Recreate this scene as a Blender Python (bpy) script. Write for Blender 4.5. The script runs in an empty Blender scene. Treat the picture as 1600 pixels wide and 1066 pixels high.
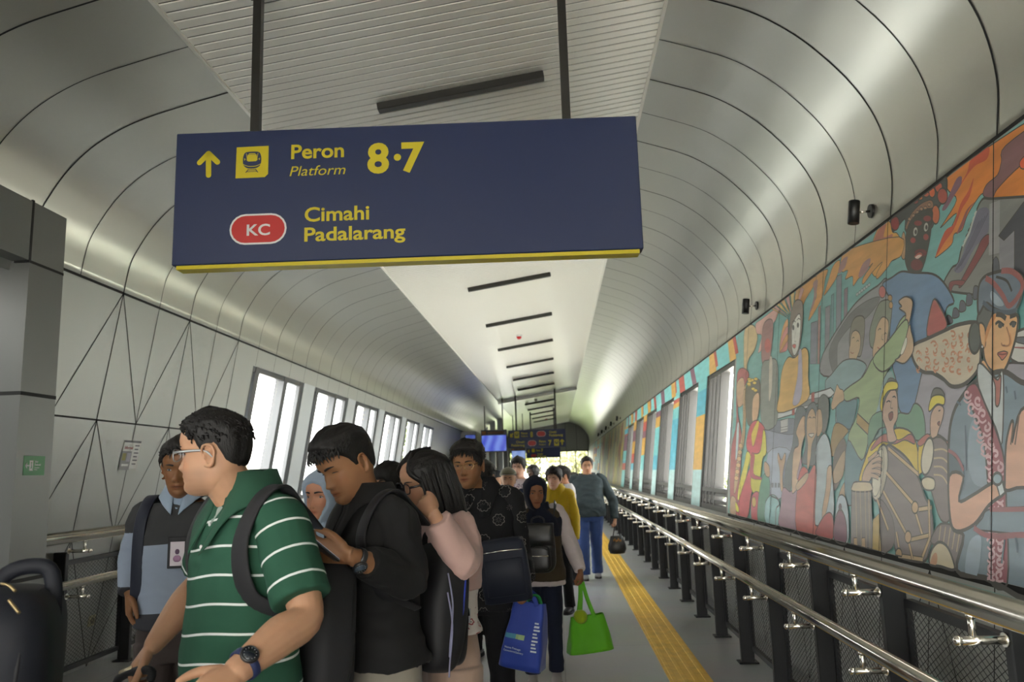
import bpy, math, random
import numpy as np
from mathutils import Vector, Matrix, noise as mnoise
from mathutils.geometry import tessellate_polygon

PI = math.pi
rng = random.Random(7)
sc = bpy.context.scene
col = sc.collection

# ------------------------------------------------------------------ camera
FPX = 1244.4
PITCH, AZ, ROLL, EYE = math.radians(9.314), math.radians(-2.938), math.radians(1.77), 1.5
def _axes():
    sa, ca, sp, cp = math.sin(AZ), math.cos(AZ), math.sin(PITCH), math.cos(PITCH)
    right = np.array([ca, -sa, 0.0]); up = np.array([-sa*sp, -ca*sp, cp]); fwd = np.array([sa*cp, ca*cp, sp])
    c, s = math.cos(ROLL), math.sin(ROLL)
    return c*right - s*up, s*right + c*up, fwd
CR, CU, CF = _axes()
CO = np.array([0.0, 0.0, EYE])
cam_data = bpy.data.cameras.new('camera')
cam = bpy.data.objects.new('camera', cam_data)
col.objects.link(cam)
cam_data.sensor_width = 36.0
cam_data.lens = 36.0*FPX/1600.0
cam_data.clip_end = 500
cam.matrix_world = Matrix(((CR[0], CU[0], -CF[0], 0), (CR[1], CU[1], -CF[1], 0), (CR[2], CU[2], -CF[2], EYE), (0, 0, 0, 1)))
cam_data.dof.use_dof = True
cam_data.dof.focus_distance = 3.3
cam_data.dof.aperture_fstop = 4.5
sc.camera = cam

# ------------------------------------------------------------------ light: overcast daylight all around the bridge
world = bpy.data.worlds.new('world'); sc.world = world
world.use_nodes = True
wn = world.node_tree.nodes; wl = world.node_tree.links
bg = wn['Background']
wtc = wn.new('ShaderNodeTexCoord'); wsep = wn.new('ShaderNodeSeparateXYZ')
wramp = wn.new('ShaderNodeValToRGB')
wl.new(wtc.outputs['Generated'], wsep.inputs[0]); wl.new(wsep.outputs['Z'], wramp.inputs[0])
wramp.color_ramp.elements[0].position = 0.0; wramp.color_ramp.elements[0].color = (1.0, 0.972, 0.90, 1)
wramp.color_ramp.elements[1].position = 0.7; wramp.color_ramp.elements[1].color = (0.93, 0.95, 0.97, 1)
wl.new(wramp.outputs[0], bg.inputs['Color'])
bg.inputs['Strength'].default_value = 5.0
sun_data = bpy.data.lights.new('sun', 'SUN'); sun_data.energy = 9.0; sun_data.angle = math.radians(3); sun_data.color = (1.0, 0.95, 0.86)
sun = bpy.data.objects.new('sun', sun_data); col.objects.link(sun)
sun.rotation_euler = (math.radians(6), math.radians(13), 0)
sc.view_settings.view_transform = 'Standard'
sc.view_settings.look = 'None'
sc.view_settings.gamma = 1.0
sc.view_settings.use_curve_mapping = False
sc.view_settings.exposure = 1.72
sc.cycles.max_bounces = 10
sc.cycles.diffuse_bounces = 6
sc.cycles.glossy_bounces = 5
sc.cycles.transparent_max_bounces = 16
sc.cycles.sample_clamp_indirect = 6.0
sc.cycles.caustics_reflective = False
sc.cycles.caustics_refractive = False

# ------------------------------------------------------------------ points from the photograph
def ray(px, py): return CF*FPX + CR*(px-800.0) - CU*(py-533.0)
def atY(px, py, Y): d = ray(px, py); return CO + d*(Y/d[1])
def atX(px, py, X): d = ray(px, py); return CO + d*(X/d[0])
def atZ(px, py, Z): d = ray(px, py); return CO + d*((Z-EYE)/d[2])
def atPlane(px, py, n, k): n = np.array(n, float); d = ray(px, py); return CO + d*((k - n@CO)/(n@d))
def project(p):
    v = np.asarray(p, float)-CO; z = v@CF
    return 800+FPX*(v@CR)/z, 533-FPX*(v@CU)/z

# ------------------------------------------------------------------ materials
def lin(c):
    if isinstance(c, str):
        c = c.lstrip('#'); c = [int(c[i:i+2], 16)/255 for i in (0, 2, 4)]
        return tuple(x/12.92 if x <= 0.04045 else ((x+0.055)/1.055)**2.4 for x in c)
    return tuple(c[:3])
MATS = {}
def mat(name, color, rough=0.5, metal=0.0, bump=0.0, bscale=40.0, var=0.0, vscale=6.0, emit=None, estr=1.0, sss=0.0, spec=0.5, stretch=None, coat=0.0, attr=None, sheen=0.0):
    if name in MATS: return MATS[name]
    m = bpy.data.materials.new(name); m.use_nodes = True
    nt = m.node_tree; b = nt.nodes['Principled BSDF']; L = nt.links
    c = lin(color)
    b.inputs['Base Color'].default_value = (*c, 1)
    b.inputs['Roughness'].default_value = rough
    b.inputs['Metallic'].default_value = metal
    b.inputs['Specular IOR Level'].default_value = spec
    if coat: b.inputs['Coat Weight'].default_value = coat; b.inputs['Coat Roughness'].default_value = 0.1
    if sheen: b.inputs['Sheen Weight'].default_value = sheen
    if sss:
        b.inputs['Subsurface Weight'].default_value = sss
        b.inputs['Subsurface Radius'].default_value = (0.010, 0.004, 0.002); b.inputs['Subsurface Scale'].default_value = 1.0
    tc = nt.nodes.new('ShaderNodeTexCoord'); mp = nt.nodes.new('ShaderNodeMapping')
    L.new(tc.outputs['Object'], mp.inputs[0])
    if stretch: mp.inputs['Scale'].default_value = stretch
    src = None
    if attr:
        a = nt.nodes.new('ShaderNodeAttribute'); a.attribute_name = attr; src = a.outputs['Color']
        L.new(src, b.inputs['Base Color'])
    if var:
        n = nt.nodes.new('ShaderNodeTexNoise'); n.inputs['Scale'].default_value = vscale; n.inputs['Detail'].default_value = 4
        L.new(mp.outputs[0], n.inputs['Vector'])
        mx = nt.nodes.new('ShaderNodeMix'); mx.data_type = 'RGBA'; mx.blend_type = 'MULTIPLY'
        mx.inputs['Factor'].default_value = 1.0
        r = nt.nodes.new('ShaderNodeMapRange'); r.inputs['From Min'].default_value = 0.3; r.inputs['From Max'].default_value = 0.7
        r.inputs['To Min'].default_value = 1-var; r.inputs['To Max'].default_value = 1+var
        L.new(n.outputs['Fac'], r.inputs['Value'])
        if src is not None: L.new(src, mx.inputs['A'])
        else: mx.inputs['A'].default_value = (*c, 1)
        L.new(r.outputs[0], mx.inputs['B'])
        L.new(mx.outputs['Result'], b.inputs['Base Color'])
    if bump:
        n2 = nt.nodes.new('ShaderNodeTexNoise'); n2.inputs['Scale'].default_value = bscale; n2.inputs['Detail'].default_value = 3
        L.new(mp.outputs[0], n2.inputs['Vector'])
        bp = nt.nodes.new('ShaderNodeBump'); bp.inputs['Strength'].default_value = min(1.0, bump); bp.inputs['Distance'].default_value = 0.02*bump
        L.new(n2.outputs['Fac'], bp.inputs['Height']); L.new(bp.outputs[0], b.inputs['Normal'])
    if emit is not None:
        b.inputs['Emission Color'].default_value = (*lin(emit), 1); b.inputs['Emission Strength'].default_value = estr
    MATS[name] = m
    return m
def glass_mat():
    if 'window glass' in MATS: return MATS['window glass']
    m = bpy.data.materials.new('window glass'); m.use_nodes = True
    nt = m.node_tree; nt.nodes.remove(nt.nodes['Principled BSDF']); out = nt.nodes['Material Output']
    t = nt.nodes.new('ShaderNodeBsdfTransparent'); t.inputs[0].default_value = (0.93, 0.95, 0.95, 1)
    g = nt.nodes.new('ShaderNodeBsdfGlossy'); g.inputs['Roughness'].default_value = 0.02
    f = nt.nodes.new('ShaderNodeFresnel'); f.inputs[0].default_value = 1.45
    mx = nt.nodes.new('ShaderNodeMixShader')
    cl = nt.nodes.new('ShaderNodeMath'); cl.operation = 'MINIMUM'; cl.inputs[1].default_value = 0.10; nt.links.new(f.outputs[0], cl.inputs[0]); nt.links.new(cl.outputs[0], mx.inputs[0]); nt.links.new(t.outputs[0], mx.inputs[1]); nt.links.new(g.outputs[0], mx.inputs[2])
    nt.links.new(mx.outputs[0], out.inputs[0])
    MATS['window glass'] = m
    return m

# ------------------------------------------------------------------ mesh builder
class MB:
    def __init__(s): s.v = []; s.f = []; s.m = []; s.mats = []; s.sm = []
    def mi(s, m):
        if m not in s.mats: s.mats.append(m)
        return s.mats.index(m)
    def add(s, V, F, m, smooth=False):
        o = len(s.v); k = s.mi(m)
        s.v.extend([tuple(map(float, p)) for p in V])
        for f in F: s.f.append([i+o for i in f]); s.m.append(k); s.sm.append(smooth)
    def quad(s, a, b, c, d, m): s.add([a, b, c, d], [(0, 1, 2, 3)], m)
    def box(s, lo, hi, m, M=None):
        x0, y0, z0 = lo; x1, y1, z1 = hi
        V = [(x0,y0,z0),(x1,y0,z0),(x1,y1,z0),(x0,y1,z0),(x0,y0,z1),(x1,y0,z1),(x1,y1,z1),(x0,y1,z1)]
        if M is not None: V = [tuple(M @ Vector(p)) for p in V]
        s.add(V, [(0,3,2,1),(4,5,6,7),(0,1,5,4),(1,2,6,5),(2,3,7,6),(3,0,4,7)], m)
    def bbox(s, lo, hi, m, bev=0.005, M=None):
        # box with chamfered edges
        c = [(a+b)/2 for a, b in zip(lo, hi)]; h = [abs(b-a)/2 for a, b in zip(lo, hi)]; bev = min(bev, min(h)*0.9)
        rings = []
        for dz, ins in ((-h[2], bev), (-h[2]+bev, 0), (h[2]-bev, 0), (h[2], bev)):
            x, y = h[0]-ins, h[1]-ins; k = bev
            r = [(-x+k,-y),(x-k,-y),(x,-y+k),(x,y-k),(x-k,y),(-x+k,y),(-x,y-k),(-x,-y+k)]
            rings.append([(c[0]+p[0], c[1]+p[1], c[2]+dz) for p in r])
        s.loft(rings, m, cap=True, M=M, smooth=False)
    def loft(s, rings, m, cap=True, closed=True, M=None, smooth=True):
        n = len(rings[0]); V = [p for r in rings for p in r]; F = []
        for i in range(len(rings)-1):
            for j in range(n if closed else n-1):
                k = (j+1) % n
                F.append((i*n+j, i*n+k, (i+1)*n+k, (i+1)*n+j))
        if M is not None: V = [tuple(M @ Vector(p)) for p in V]
        s.add(V, F, m, smooth)
        if cap:
            b = len(s.v)-len(V)
            k = s.mi(m)
            s.f.append([b+i for i in range(n)][::-1]); s.m.append(k); s.sm.append(False)
            s.f.append([b+(len(rings)-1)*n+i for i in range(n)]); s.m.append(k); s.sm.append(False)
    def tube(s, pts, r, m, n=10, cap=True, flat=None, up=None):
        pts = [np.array(p, float) for p in pts]; R = r if hasattr(r, '__len__') else [r]*len(pts)
        rings = []; prev = None
        for i, p in enumerate(pts):
            t = pts[min(i+1, len(pts)-1)] - pts[max(i-1, 0)]; t = t/(np.linalg.norm(t)+1e-12)
            if prev is None:
                a = np.array(up, float) if up is not None else (np.array([0, 0, 1.0]) if abs(t[2]) < 0.9 else np.array([1.0, 0, 0]))
            else: a = prev
            u = a - t*(a@t); u /= np.linalg.norm(u)+1e-12; w = np.cross(t, u); prev = u
            fl = flat if flat else 1.0
            rings.append([tuple(p + R[i]*(math.cos(q)*u*fl + math.sin(q)*w)) for q in [2*PI*k/n for k in range(n)]])
        s.loft(rings, m, cap=cap)
    def lathe(s, prof, m, n=24, M=None, axis='z'):
        rings = []
        for r, z in prof:
            ring = []
            for k in range(n):
                q = 2*PI*k/n; p = (r*math.cos(q), r*math.sin(q), z)
                if axis == 'x': p = (p[2], p[0], p[1])
                if axis == 'y': p = (p[1], p[2], p[0])
                ring.append(p)
            rings.append(ring)
        s.loft(rings, m, cap=True, M=M)
    def sphere(s, c, r, m, n=16, h=10, M=None):
        rx, ry, rz = r if hasattr(r, '__len__') else (r, r, r)
        rings = []
        for i in range(1, h):
            a = PI*i/h - PI/2
            rings.append([(c[0]+rx*math.cos(a)*math.cos(2*PI*k/n), c[1]+ry*math.cos(a)*math.sin(2*PI*k/n), c[2]+rz*math.sin(a)) for k in range(n)])
        s.loft(rings, m, cap=True, M=M)
    def prism(s, poly, d0, d1, m, M):
        # poly in local (u,v), extruded along local w from d0 to d1, M maps (u,v,w)
        n = len(poly); V = [tuple(M @ Vector((u, v, d0))) for u, v in poly] + [tuple(M @ Vector((u, v, d1))) for u, v in poly]
        tri = tessellate_polygon([[Vector((u, v, 0)) for u, v in poly]])
        F = [tuple(t) for t in tri] + [tuple(i+n for i in t) for t in tri] + [(i, (i+1) % n, (i+1) % n+n, i+n) for i in range(n)]
        s.add(V, F, m)
    def mesh(s, name, loc=(0, 0, 0)):
        me = bpy.data.meshes.new(name)
        L = np.array(loc, float)
        me.from_pydata([tuple(np.array(p)-L) for p in s.v], [], s.f)
        for m in s.mats: me.materials.append(m)
        if s.f:
            me.polygons.foreach_set('material_index', s.m); me.polygons.foreach_set('use_smooth', s.sm)
        me.update()
        return me
def link(name, data, parent=None):
    o = bpy.data.objects.new(name, data); col.objects.link(o)
    if parent is not None: o.parent = parent
    return o
def tag(o, label=None, cat=None, group=None, kind=None):
    if label: o['label'] = label
    if cat: o['category'] = cat
    if group: o['group'] = group
    if kind: o['kind'] = kind
    return o
ORIG = {}
def thing(name, label, cat, loc=(0, 0, 0), group=None, rz=0.0):
    o = bpy.data.objects.new(name, None); col.objects.link(o)
    o.empty_display_size = 0.1
    o.location = loc; o.rotation_euler = (0, 0, rz)
    ORIG[o.name] = tuple(loc)
    return tag(o, label, cat, group)
def part(name, mb, parent, local=False, label=None):
    """mesh given in world coordinates (or the thing's own when local)"""
    root = parent
    while root.parent is not None: root = root.parent
    me = mb.mesh(name, (0, 0, 0) if local else ORIG.get(root.name, (0, 0, 0)))
    o = link(name, me, parent)
    if label: o['label'] = label
    return o
def solo(name, mb, label, cat, loc=(0, 0, 0), group=None, kind=None):
    o = link(name, mb.mesh(name, loc)); o.location = loc
    ORIG[o.name] = tuple(loc)
    return tag(o, label, cat, group, kind)
def structure(name, mb, label=None, cat=None):
    o = link(name, mb.mesh(name)); ORIG[o.name] = (0, 0, 0)
    return tag(o, label, cat, None, 'structure')
def copy_tree(o, parent=None):
    c = o.copy(); col.objects.link(c); c.parent = parent
    for ch in list(o.children): copy_tree(ch, c)
    return c
def crom(pts, k=6, closed=False):
    P = [np.array(p, float) for p in pts]; n = len(P); out = []
    rngi = range(n) if closed else range(n-1)
    for i in rngi:
        if closed: a, b, c, d = P[i-1], P[i], P[(i+1) % n], P[(i+2) % n]
        else: a, b, c, d = P[max(i-1, 0)], P[i], P[i+1], P[min(i+2, n-1)]
        for j in range(k):
            t = j/k
            out.append(0.5*((2*b)+(c-a)*t+(2*a-5*b+4*c-d)*t*t+(3*b-a-3*c+d)*t**3))
    if not closed: out.append(P[-1])
    return out
def text_geo(body, bold=0.0, shear=0.0, spacing=1.0):
    cu = bpy.data.curves.new('text', 'FONT'); cu.body = body; cu.size = 1.0; cu.offset = bold; cu.shear = shear; cu.space_character = spacing
    cu.resolution_u = 4
    o = bpy.data.objects.new('text', cu); col.objects.link(o)
    bpy.context.view_layer.update()
    me = bpy.data.meshes.new_from_object(o.evaluated_get(bpy.context.evaluated_depsgraph_get()))
    V = np.array([v.co[:2] for v in me.vertices]); F = [tuple(p.vertices) for p in me.polygons]
    bpy.data.objects.remove(o); bpy.data.curves.remove(cu); bpy.data.meshes.remove(me)
    return V, F
def add_text(mb, body, place, m, bold=0.0, shear=0.0, cap=None, width=None, x=0.0, y=0.0, w=0.0, align='l', spacing=1.0):
    """place(u,v,w) -> point; cap = letter height, width optional total width"""
    V, F = text_geo(body, bold, shear, spacing)
    if len(V) == 0: return
    s = cap/0.727
    x0, x1 = V[:, 0].min(), V[:, 0].max()
    sx = s if width is None else width/(x1-x0)
    off = x - (x0*sx if align == 'l' else (x0+x1)/2*sx if align == 'c' else x1*sx)
    mb.add([place(off+p[0]*sx, y+p[1]*s, w) for p in V], F, m)
# ================================================================== THE SETTING
M_panel = mat('silver aluminium panel', (0.52, 0.515, 0.46), rough=0.30, metal=0.78, bump=0.16, bscale=1.3, stretch=(1, 0.7, 1))
M_wallp = mat('satin grey wall panel', (0.40, 0.41, 0.385), rough=0.42, metal=0.35, bump=0.03, bscale=1.2)
M_seam = mat('dark joint', (0.018, 0.018, 0.017), rough=0.8)
M_slat = mat('ivory ceiling slat', (0.84, 0.82, 0.75), rough=0.28, metal=0.1, bump=0.02, bscale=3, stretch=(0.5, 6, 1))
M_slatgap = mat('ceiling slat groove', (0.05, 0.048, 0.04), rough=0.8)
M_dark = mat('charcoal metal', (0.018, 0.019, 0.021), rough=0.45, metal=0.3)
M_frame = mat('dark window aluminium', (0.085, 0.083, 0.08), rough=0.4, metal=0.5)
M_framel = mat('grey window aluminium', (0.08, 0.083, 0.088), rough=0.4, metal=0.5)
M_pil = mat('pale pilaster panel', (0.52, 0.55, 0.57), rough=0.4, metal=0.2)
M_steel = mat('polished stainless steel', (0.76, 0.73, 0.66), rough=0.17, metal=1.0)
M_yellow_tac = mat('yellow tactile paving', (0.80, 0.50, 0.06), rough=0.55, var=0.12, vscale=9)
M_end = mat('grey end wall panel', (0.17, 0.17, 0.155), rough=0.6)
M_white = mat('white paint', (0.75, 0.75, 0.73), rough=0.5)
M_glass = glass_mat()

# floor with joints
def floor_mat():
    m = bpy.data.materials.new('grey floor tile'); m.use_nodes = True
    nt = m.node_tree; b = nt.nodes['Principled BSDF']; L = nt.links
    tc = nt.nodes.new('ShaderNodeTexCoord')
    br = nt.nodes.new('ShaderNodeTexBrick'); br.offset = 0.0
    br.inputs['Scale'].default_value = 1.0; br.inputs['Brick Width'].default_value = 0.9; br.inputs['Row Height'].default_value = 1.8
    br.inputs['Mortar Size'].default_value = 0.003
    br.inputs['Color1'].default_value = (0.44, 0.45, 0.445, 1); br.inputs['Color2'].default_value = (0.42, 0.43, 0.425, 1); br.inputs['Mortar'].default_value = (0.22, 0.22, 0.22, 1)
    n = nt.nodes.new('ShaderNodeTexNoise'); n.inputs['Scale'].default_value = 2.3; n.inputs['Detail'].default_value = 6
    mx = nt.nodes.new('ShaderNodeMix'); mx.data_type = 'RGBA'; mx.blend_type = 'MULTIPLY'; mx.inputs['Factor'].default_value = 0.25
    L.new(tc.outputs['Object'], br.inputs['Vector']); L.new(tc.outputs['Object'], n.inputs['Vector'])
    L.new(br.outputs['Color'], mx.inputs['A']); L.new(n.outputs['Color'], mx.inputs['B']); L.new(mx.outputs['Result'], b.inputs['Base Color'])
    b.inputs['Roughness'].default_value = 0.3
    return m
Y0, Y1 = -7.0, 52.0
mb = MB()
mb.box((-4.6, Y0, -0.25), (2.4, Y1+0.4, 0.0), floor_mat())
floor = structure('floor', mb)

# wall and ceiling outline (x, z), floor to ceiling edge
def xl(z): return -4.0 + 0.165*z
def xr(z): return 1.714 + 0.13*z
PL = [(xl(2.6), 2.6), (xl(3.04), 3.04), (-3.45, 3.29), (-3.36, 3.47), (-3.24, 3.64), (-3.06, 3.805), (-2.80, 3.945), (-2.45, 4.05), (-2.135, 4.13)]
PR = [(xr(2.6), 2.6), (xr(2.96), 2.96), (2.135, 3.26), (2.09, 3.57), (1.96, 3.84), (1.745, 4.10), (1.535, 4.28), (1.29, 4.42), (0.848, 4.577)]
CL = [tuple(p) for p in crom(PL, 5)[5:]]
CRR = [tuple(p) for p in crom(PR, 5)[5:]]
def sweep(mb, prof, ya, yb, m, smooth=True):
    n = len(prof); V = [(x, ya, z) for x, z in prof]+[(x, yb, z) for x, z in prof]
    mb.add(V, [(i, i+1, n+i+1, n+i) for i in range(n-1)], m, smooth)
def inset(prof, d, side):
    out = []
    for i, (x, z) in enumerate(prof):
        a = prof[max(i-1, 0)]; b = prof[min(i+1, len(prof)-1)]
        t = np.array([b[0]-a[0], b[1]-a[1]]); t /= np.linalg.norm(t)
        nx, nz = (t[1], -t[0]) if side == 'l' else (-t[1], t[0])
        out.append((x+nx*d, z+nz*d))
    return out
def ring_seam(mb, prof, y, w, side):
    p = inset(prof, 0.002, side)
    sweep(mb, p, y-w/2, y+w/2, M_seam)
def seam(mb, plane, a, b, w):
    """thin joint between two (y,z) points on the wall plane x = plane(z)"""
    d = np.array([b[0]-a[0], b[1]-a[1]], float); d /= np.linalg.norm(d)+1e-9; n = np.array([-d[1], d[0]])*w/2
    sg = 0.002 if plane is xl else -0.002
    q = [np.array(a)+n, np.array(a)-n, np.array(b)-n, np.array(b)+n]
    mb.quad(*[(plane(p[1])+sg, p[0], p[1]) for p in q], M_seam)
def wall_quad(mb, plane, ya, yb, za, zb, m):
    mb.quad((plane(za), ya, za), (plane(za), yb, za), (plane(zb), yb, zb), (plane(zb), ya, zb), m)

WZ0, WZ1 = 1.2, 2.83                     # left window sill and head
LW = [(9.14+2.42*k, 11.06+2.42*k) for k in range(6)]
LWB = [(-6.4+2.42*k, -4.6+2.42*k) for k in range(3)]      # unseen windows added behind the camera to bring in daylight
mb = MB()
EXTL = 30.0
def solid_with_openings(mb, plane, ya, yb, za, zb, zs0, zs1, ops, m):
    wall_quad(mb, plane, ya, yb, za, zs0, m); wall_quad(mb, plane, ya, yb, zs1, zb, m)
    y = ya
    for a, b in ops: wall_quad(mb, plane, y, a, zs0, zs1, m); y = b
    wall_quad(mb, plane, y, yb, zs0, zs1, m)
solid_with_openings(mb, xl, Y0, 0.8, 0, 3.04, WZ0, WZ1, LWB, M_wallp)
wall_quad(mb, xl, 0.8, 4.87, 2.9, 3.04, M_wallp)
mb.quad((-4.58, 0.8, 0), (-4.58, 4.87, 0), (-4.58, 4.87, 2.96), (-4.58, 0.8, 2.96), M_wallp)        # recess under the portal header
mb.quad((-4.6, 0.8, 0), (-3.5, 0.8, 0), (-3.5, 0.8, 3.0), (-4.6, 0.8, 3.0), M_wallp)
solid_with_openings(mb, xl, 4.87, Y1, 0, 3.04, WZ0, WZ1, LW, M_wallp)
for a, b in LWB+LW:
    d = 0.30
    for ya in (a, b):
        mb.quad((xl(WZ0), ya, WZ0), (xl(WZ1), ya, WZ1), (xl(WZ1)-d, ya, WZ1), (xl(WZ0)-d, ya, WZ0), M_pil)
    mb.quad((xl(WZ1), a, WZ1), (xl(WZ1), b, WZ1), (xl(WZ1)-d, b, WZ1), (xl(WZ1)-d, a, WZ1), M_pil)
    mb.quad((xl(WZ0)+0.03, a, WZ0+0.002), (xl(WZ0)+0.03, b, WZ0+0.002), (xl(WZ0)-d, b, WZ0+0.002), (xl(WZ0)-d, a, WZ0+0.002), M_pil)
    mb.box((xl(WZ0)-0.01, a-0.02, WZ0-0.03), (xl(WZ0)+0.03, b+0.02, WZ0+0.001), M_pil)
for a, b in LW[:-1]:   # pale pilaster facings between the windows
    wall_quad(mb, lambda z: xl(z)+0.004, b, b+0.50, WZ0, WZ1, M_pil)
sweep(mb, [(xl(3.04), 3.04)]+CL, Y0, Y1, M_panel)
kk = 0
y = 6.2-0.6*18
while y < Y1:
    ring_seam(mb, [(xl(3.04), 3.04)]+CL, y, 0.013 if kk % 2 == 0 else 0.008, 'l')
    y += 0.6; kk += 1
seam(mb, xl, (Y0, 3.04), (Y1, 3.04), 0.02)
seam(mb, xl, (5.2, 2.01), (9.05, 2.01), 0.014)
seam(mb, xl, (5.2, 1.08), (9.05, 1.08), 0.012)
for k in range(0, 5):
    y = 6.2+1.2*k; last = k >= 3
    T = (y, 3.04)
    if y < 9:
        for z0_, z1_, flip in ((3.04, 2.01, 0), (2.01, 1.08, 0), (1.08, 0.0, 0)):
            top, bot = z0_, z1_
            ye = y if flip == 0 else y+0.6
            seam(mb, xl, (ye, top), (ye, bot), 0.010)
            seam(mb, xl, (ye, top), (ye-0.6, bot), 0.010)
            if y+0.6 < 9.1:
                seam(mb, xl, (ye, top), (ye+0.6, bot), 0.010)
                seam(mb, xl, (ye+0.6, top), (ye+0.6, bot), 0.009)
for k in range(0, 35):
    y = 9.2+0.6*k
    seam(mb, xl, (y, 3.04), (y, WZ1+0.005), 0.007)
wall_left = structure('wall_left', mb)

# left windows
def make_window(name, plane, a, b, z0, z1, d, fm, mull, side, louvre=False):
    s = -1 if side == 'l' else 1
    mbf = MB()
    def fx(z, k): return plane(z)+s*k
    def bar_v(y0, y1, k0, k1):
        V = []
        for z in (z0, z1):
            V += [(fx(z, k0), y0, z), (fx(z, k0), y1, z), (fx(z, k1), y1, z), (fx(z, k1), y0, z)]
        mbf.add(V, [(0,1,2,3),(4,5,6,7),(0,1,5,4),(1,2,6,5),(2,3,7,6),(3,0,4,7)], fm)
    def bar_h(za, zb, k0, k1):
        V = []
        for y in (a, b):
            V += [(fx(za, k0), y, za), (fx(zb, k0), y, zb), (fx(zb, k1), y, zb), (fx(za, k1), y, za)]
        mbf.add(V, [(0,1,2,3),(4,5,6,7),(0,1,5,4),(1,2,6,5),(2,3,7,6),(3,0,4,7)], fm)
    w0_ = 0.10 if side == 'r' else 0.05
    bar_v(a, a+0.06, d-w0_, d); bar_v(b-(0.06 if side == 'r' else 0.14), b, d-w0_, d)
    for ym in mull:
        if side == 'r': bar_v(ym-0.03, ym+0.03, d-0.09, d+0.02)
        else: bar_v(ym-0.065, ym+0.065, d-0.05, d+0.07)
    bar_h(z1-0.06, z1, d-w0_*0.9, d); bar_h(z0, z0+0.06, d-w0_*0.9, d)
    if louvre:
        for zz in (z0+0.17, z0+0.08): bar_h(zz, zz+0.035, d-0.08, d)
        bar_h(z0+0.21, z0+0.26, d-0.09, d)
    w = structure(name, MB())
    f = part('window_frame', mbf, w)
    mg = MB()
    k = d-0.012
    mg.quad((fx(z0, k), a, z0), (fx(z0, k), b, z0), (fx(z1, k), b, z1), (fx(z1, k), a, z1), M_glass)
    part('glass_pane', mg, w)
    return w
n = 1
for a, b in LW+LWB:
    make_window('window_%d' % n, xl, a, b, WZ0, WZ1, 0.06, M_framel, (a+0.19, a+1.20), 'l'); n += 1

# right wall
RZ0, RZ1 = 0.97, 2.68
RW = [(9.08, 10.78)]+[(11.43+2.42*k, 13.2+2.42*k) for k in range(5)]
RW2 = [(36.8+1.7*k, 37.5+1.7*k) for k in range(5)]
RWB = []
mb = MB()
solid_with_openings(mb, xr, Y0, Y1, 0, 2.96, RZ0, RZ1, RWB+RW+RW2, M_wallp)
for a, b in RWB+RW+RW2:
    d = 0.30
    for z in (RZ0, RZ1):
        mb.quad((xr(z), a, z), (xr(z), b, z), (xr(z)+d, b, z), (xr(z)+d, a, z), M_frame)
    for ya in (a, b):
        mb.quad((xr(RZ0), ya, RZ0), (xr(RZ1), ya, RZ1), (xr(RZ1)+d, ya, RZ1), (xr(RZ0)+d, ya, RZ0), M_frame)
sweep(mb, [(xr(2.96), 2.96)]+CRR, Y0, Y1, M_panel)
kk = 0
y = 4.82-0.6*16
while y < Y1:
    ring_seam(mb, [(xr(2.96), 2.96)]+CRR, y, 0.015 if kk % 2 == 0 else 0.009, 'r')
    y += 0.6; kk += 1
seam(mb, xr, (Y0, 2.965), (Y1, 2.965), 0.022)
seam(mb, xr, (Y0, 0.965), (9.0, 0.965), 0.03)
for k in range(-9, 8):
    y = 4.22+0.6*k
    seam(mb, xr, (y, 0.95), (y, 0.0), 0.009)
    if k % 2 == 0:
        seam(mb, xr, (y, 0.95), (y-0.6, 0.0), 0.009); seam(mb, xr, (y, 0.95), (y+0.6, 0.0), 0.009)
wall_right = structure('wall_right', mb)
for a, b in RW:
    make_window('window_%d' % n, xr, a, b, RZ0, RZ1, 0.10, M_frame, (a+0.84, a+1.08, a+1.32, a+1.56), 'r', True); n += 1
for a, b in RW2+RWB:
    make_window('window_%d' % n, xr, a, b, RZ0, RZ1, 0.10, M_frame, ((a+b)/2,), 'r'); n += 1

# slatted ceiling strip, tilted up to the right
def zc(x): return 4.13+0.15*(x+2.135)
mb = MB()
xa, xb = -2.135, 0.848
mb.quad((xa, Y0, zc(xa)+0.008), (xb, Y0, zc(xb)+0.008), (xb, Y1, zc(xb)+0.008), (xa, Y1, zc(xa)+0.008), M_slatgap)
y = Y0; SW = 0.0885
while y < Y1:
    mb.add([(xa, y, zc(xa)+0.006), (xb, y, zc(xb)+0.006), (xb, y+0.004, zc(xb)), (xa, y+0.004, zc(xa)), (xb, y+SW-0.015, zc(xb)), (xa, y+SW-0.015, zc(xa)), (xb, y+SW-0.011, zc(xb)+0.006), (xa, y+SW-0.011, zc(xa)+0.006)],
           [(0, 1, 2, 3), (3, 2, 4, 5), (5, 4, 6, 7)], M_slat)
    y += SW
for x in (xa, xb):
    mb.box((x-0.012, Y0, zc(x)-0.012), (x+0.012, Y1, zc(x)+0.01), M_slat)
ceiling = structure('ceiling', mb)
mb = MB()
V = [(xa, 30.0, zc(xa)-0.10), (xb, 30.0, zc(xb)-0.10), (xb, 30.5, zc(xb)-0.10), (xa, 30.5, zc(xa)-0.10), (xa, 30.0, zc(xa)), (xb, 30.0, zc(xb)), (xb, 30.5, zc(xb)), (xa, 30.5, zc(xa))]
mb.add(V, [(0,3,2,1),(0,1,5,4),(1,2,6,5),(2,3,7,6),(3,0,4,7)], M_slat)
structure('trim_1', mb)

# outer roof so that no daylight leaks through the ceiling joints
mb = MB()
mb.box((-4.3, Y0, 4.85), (2.6, Y1+0.3, 4.95), M_end)
structure('roof', mb)

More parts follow.
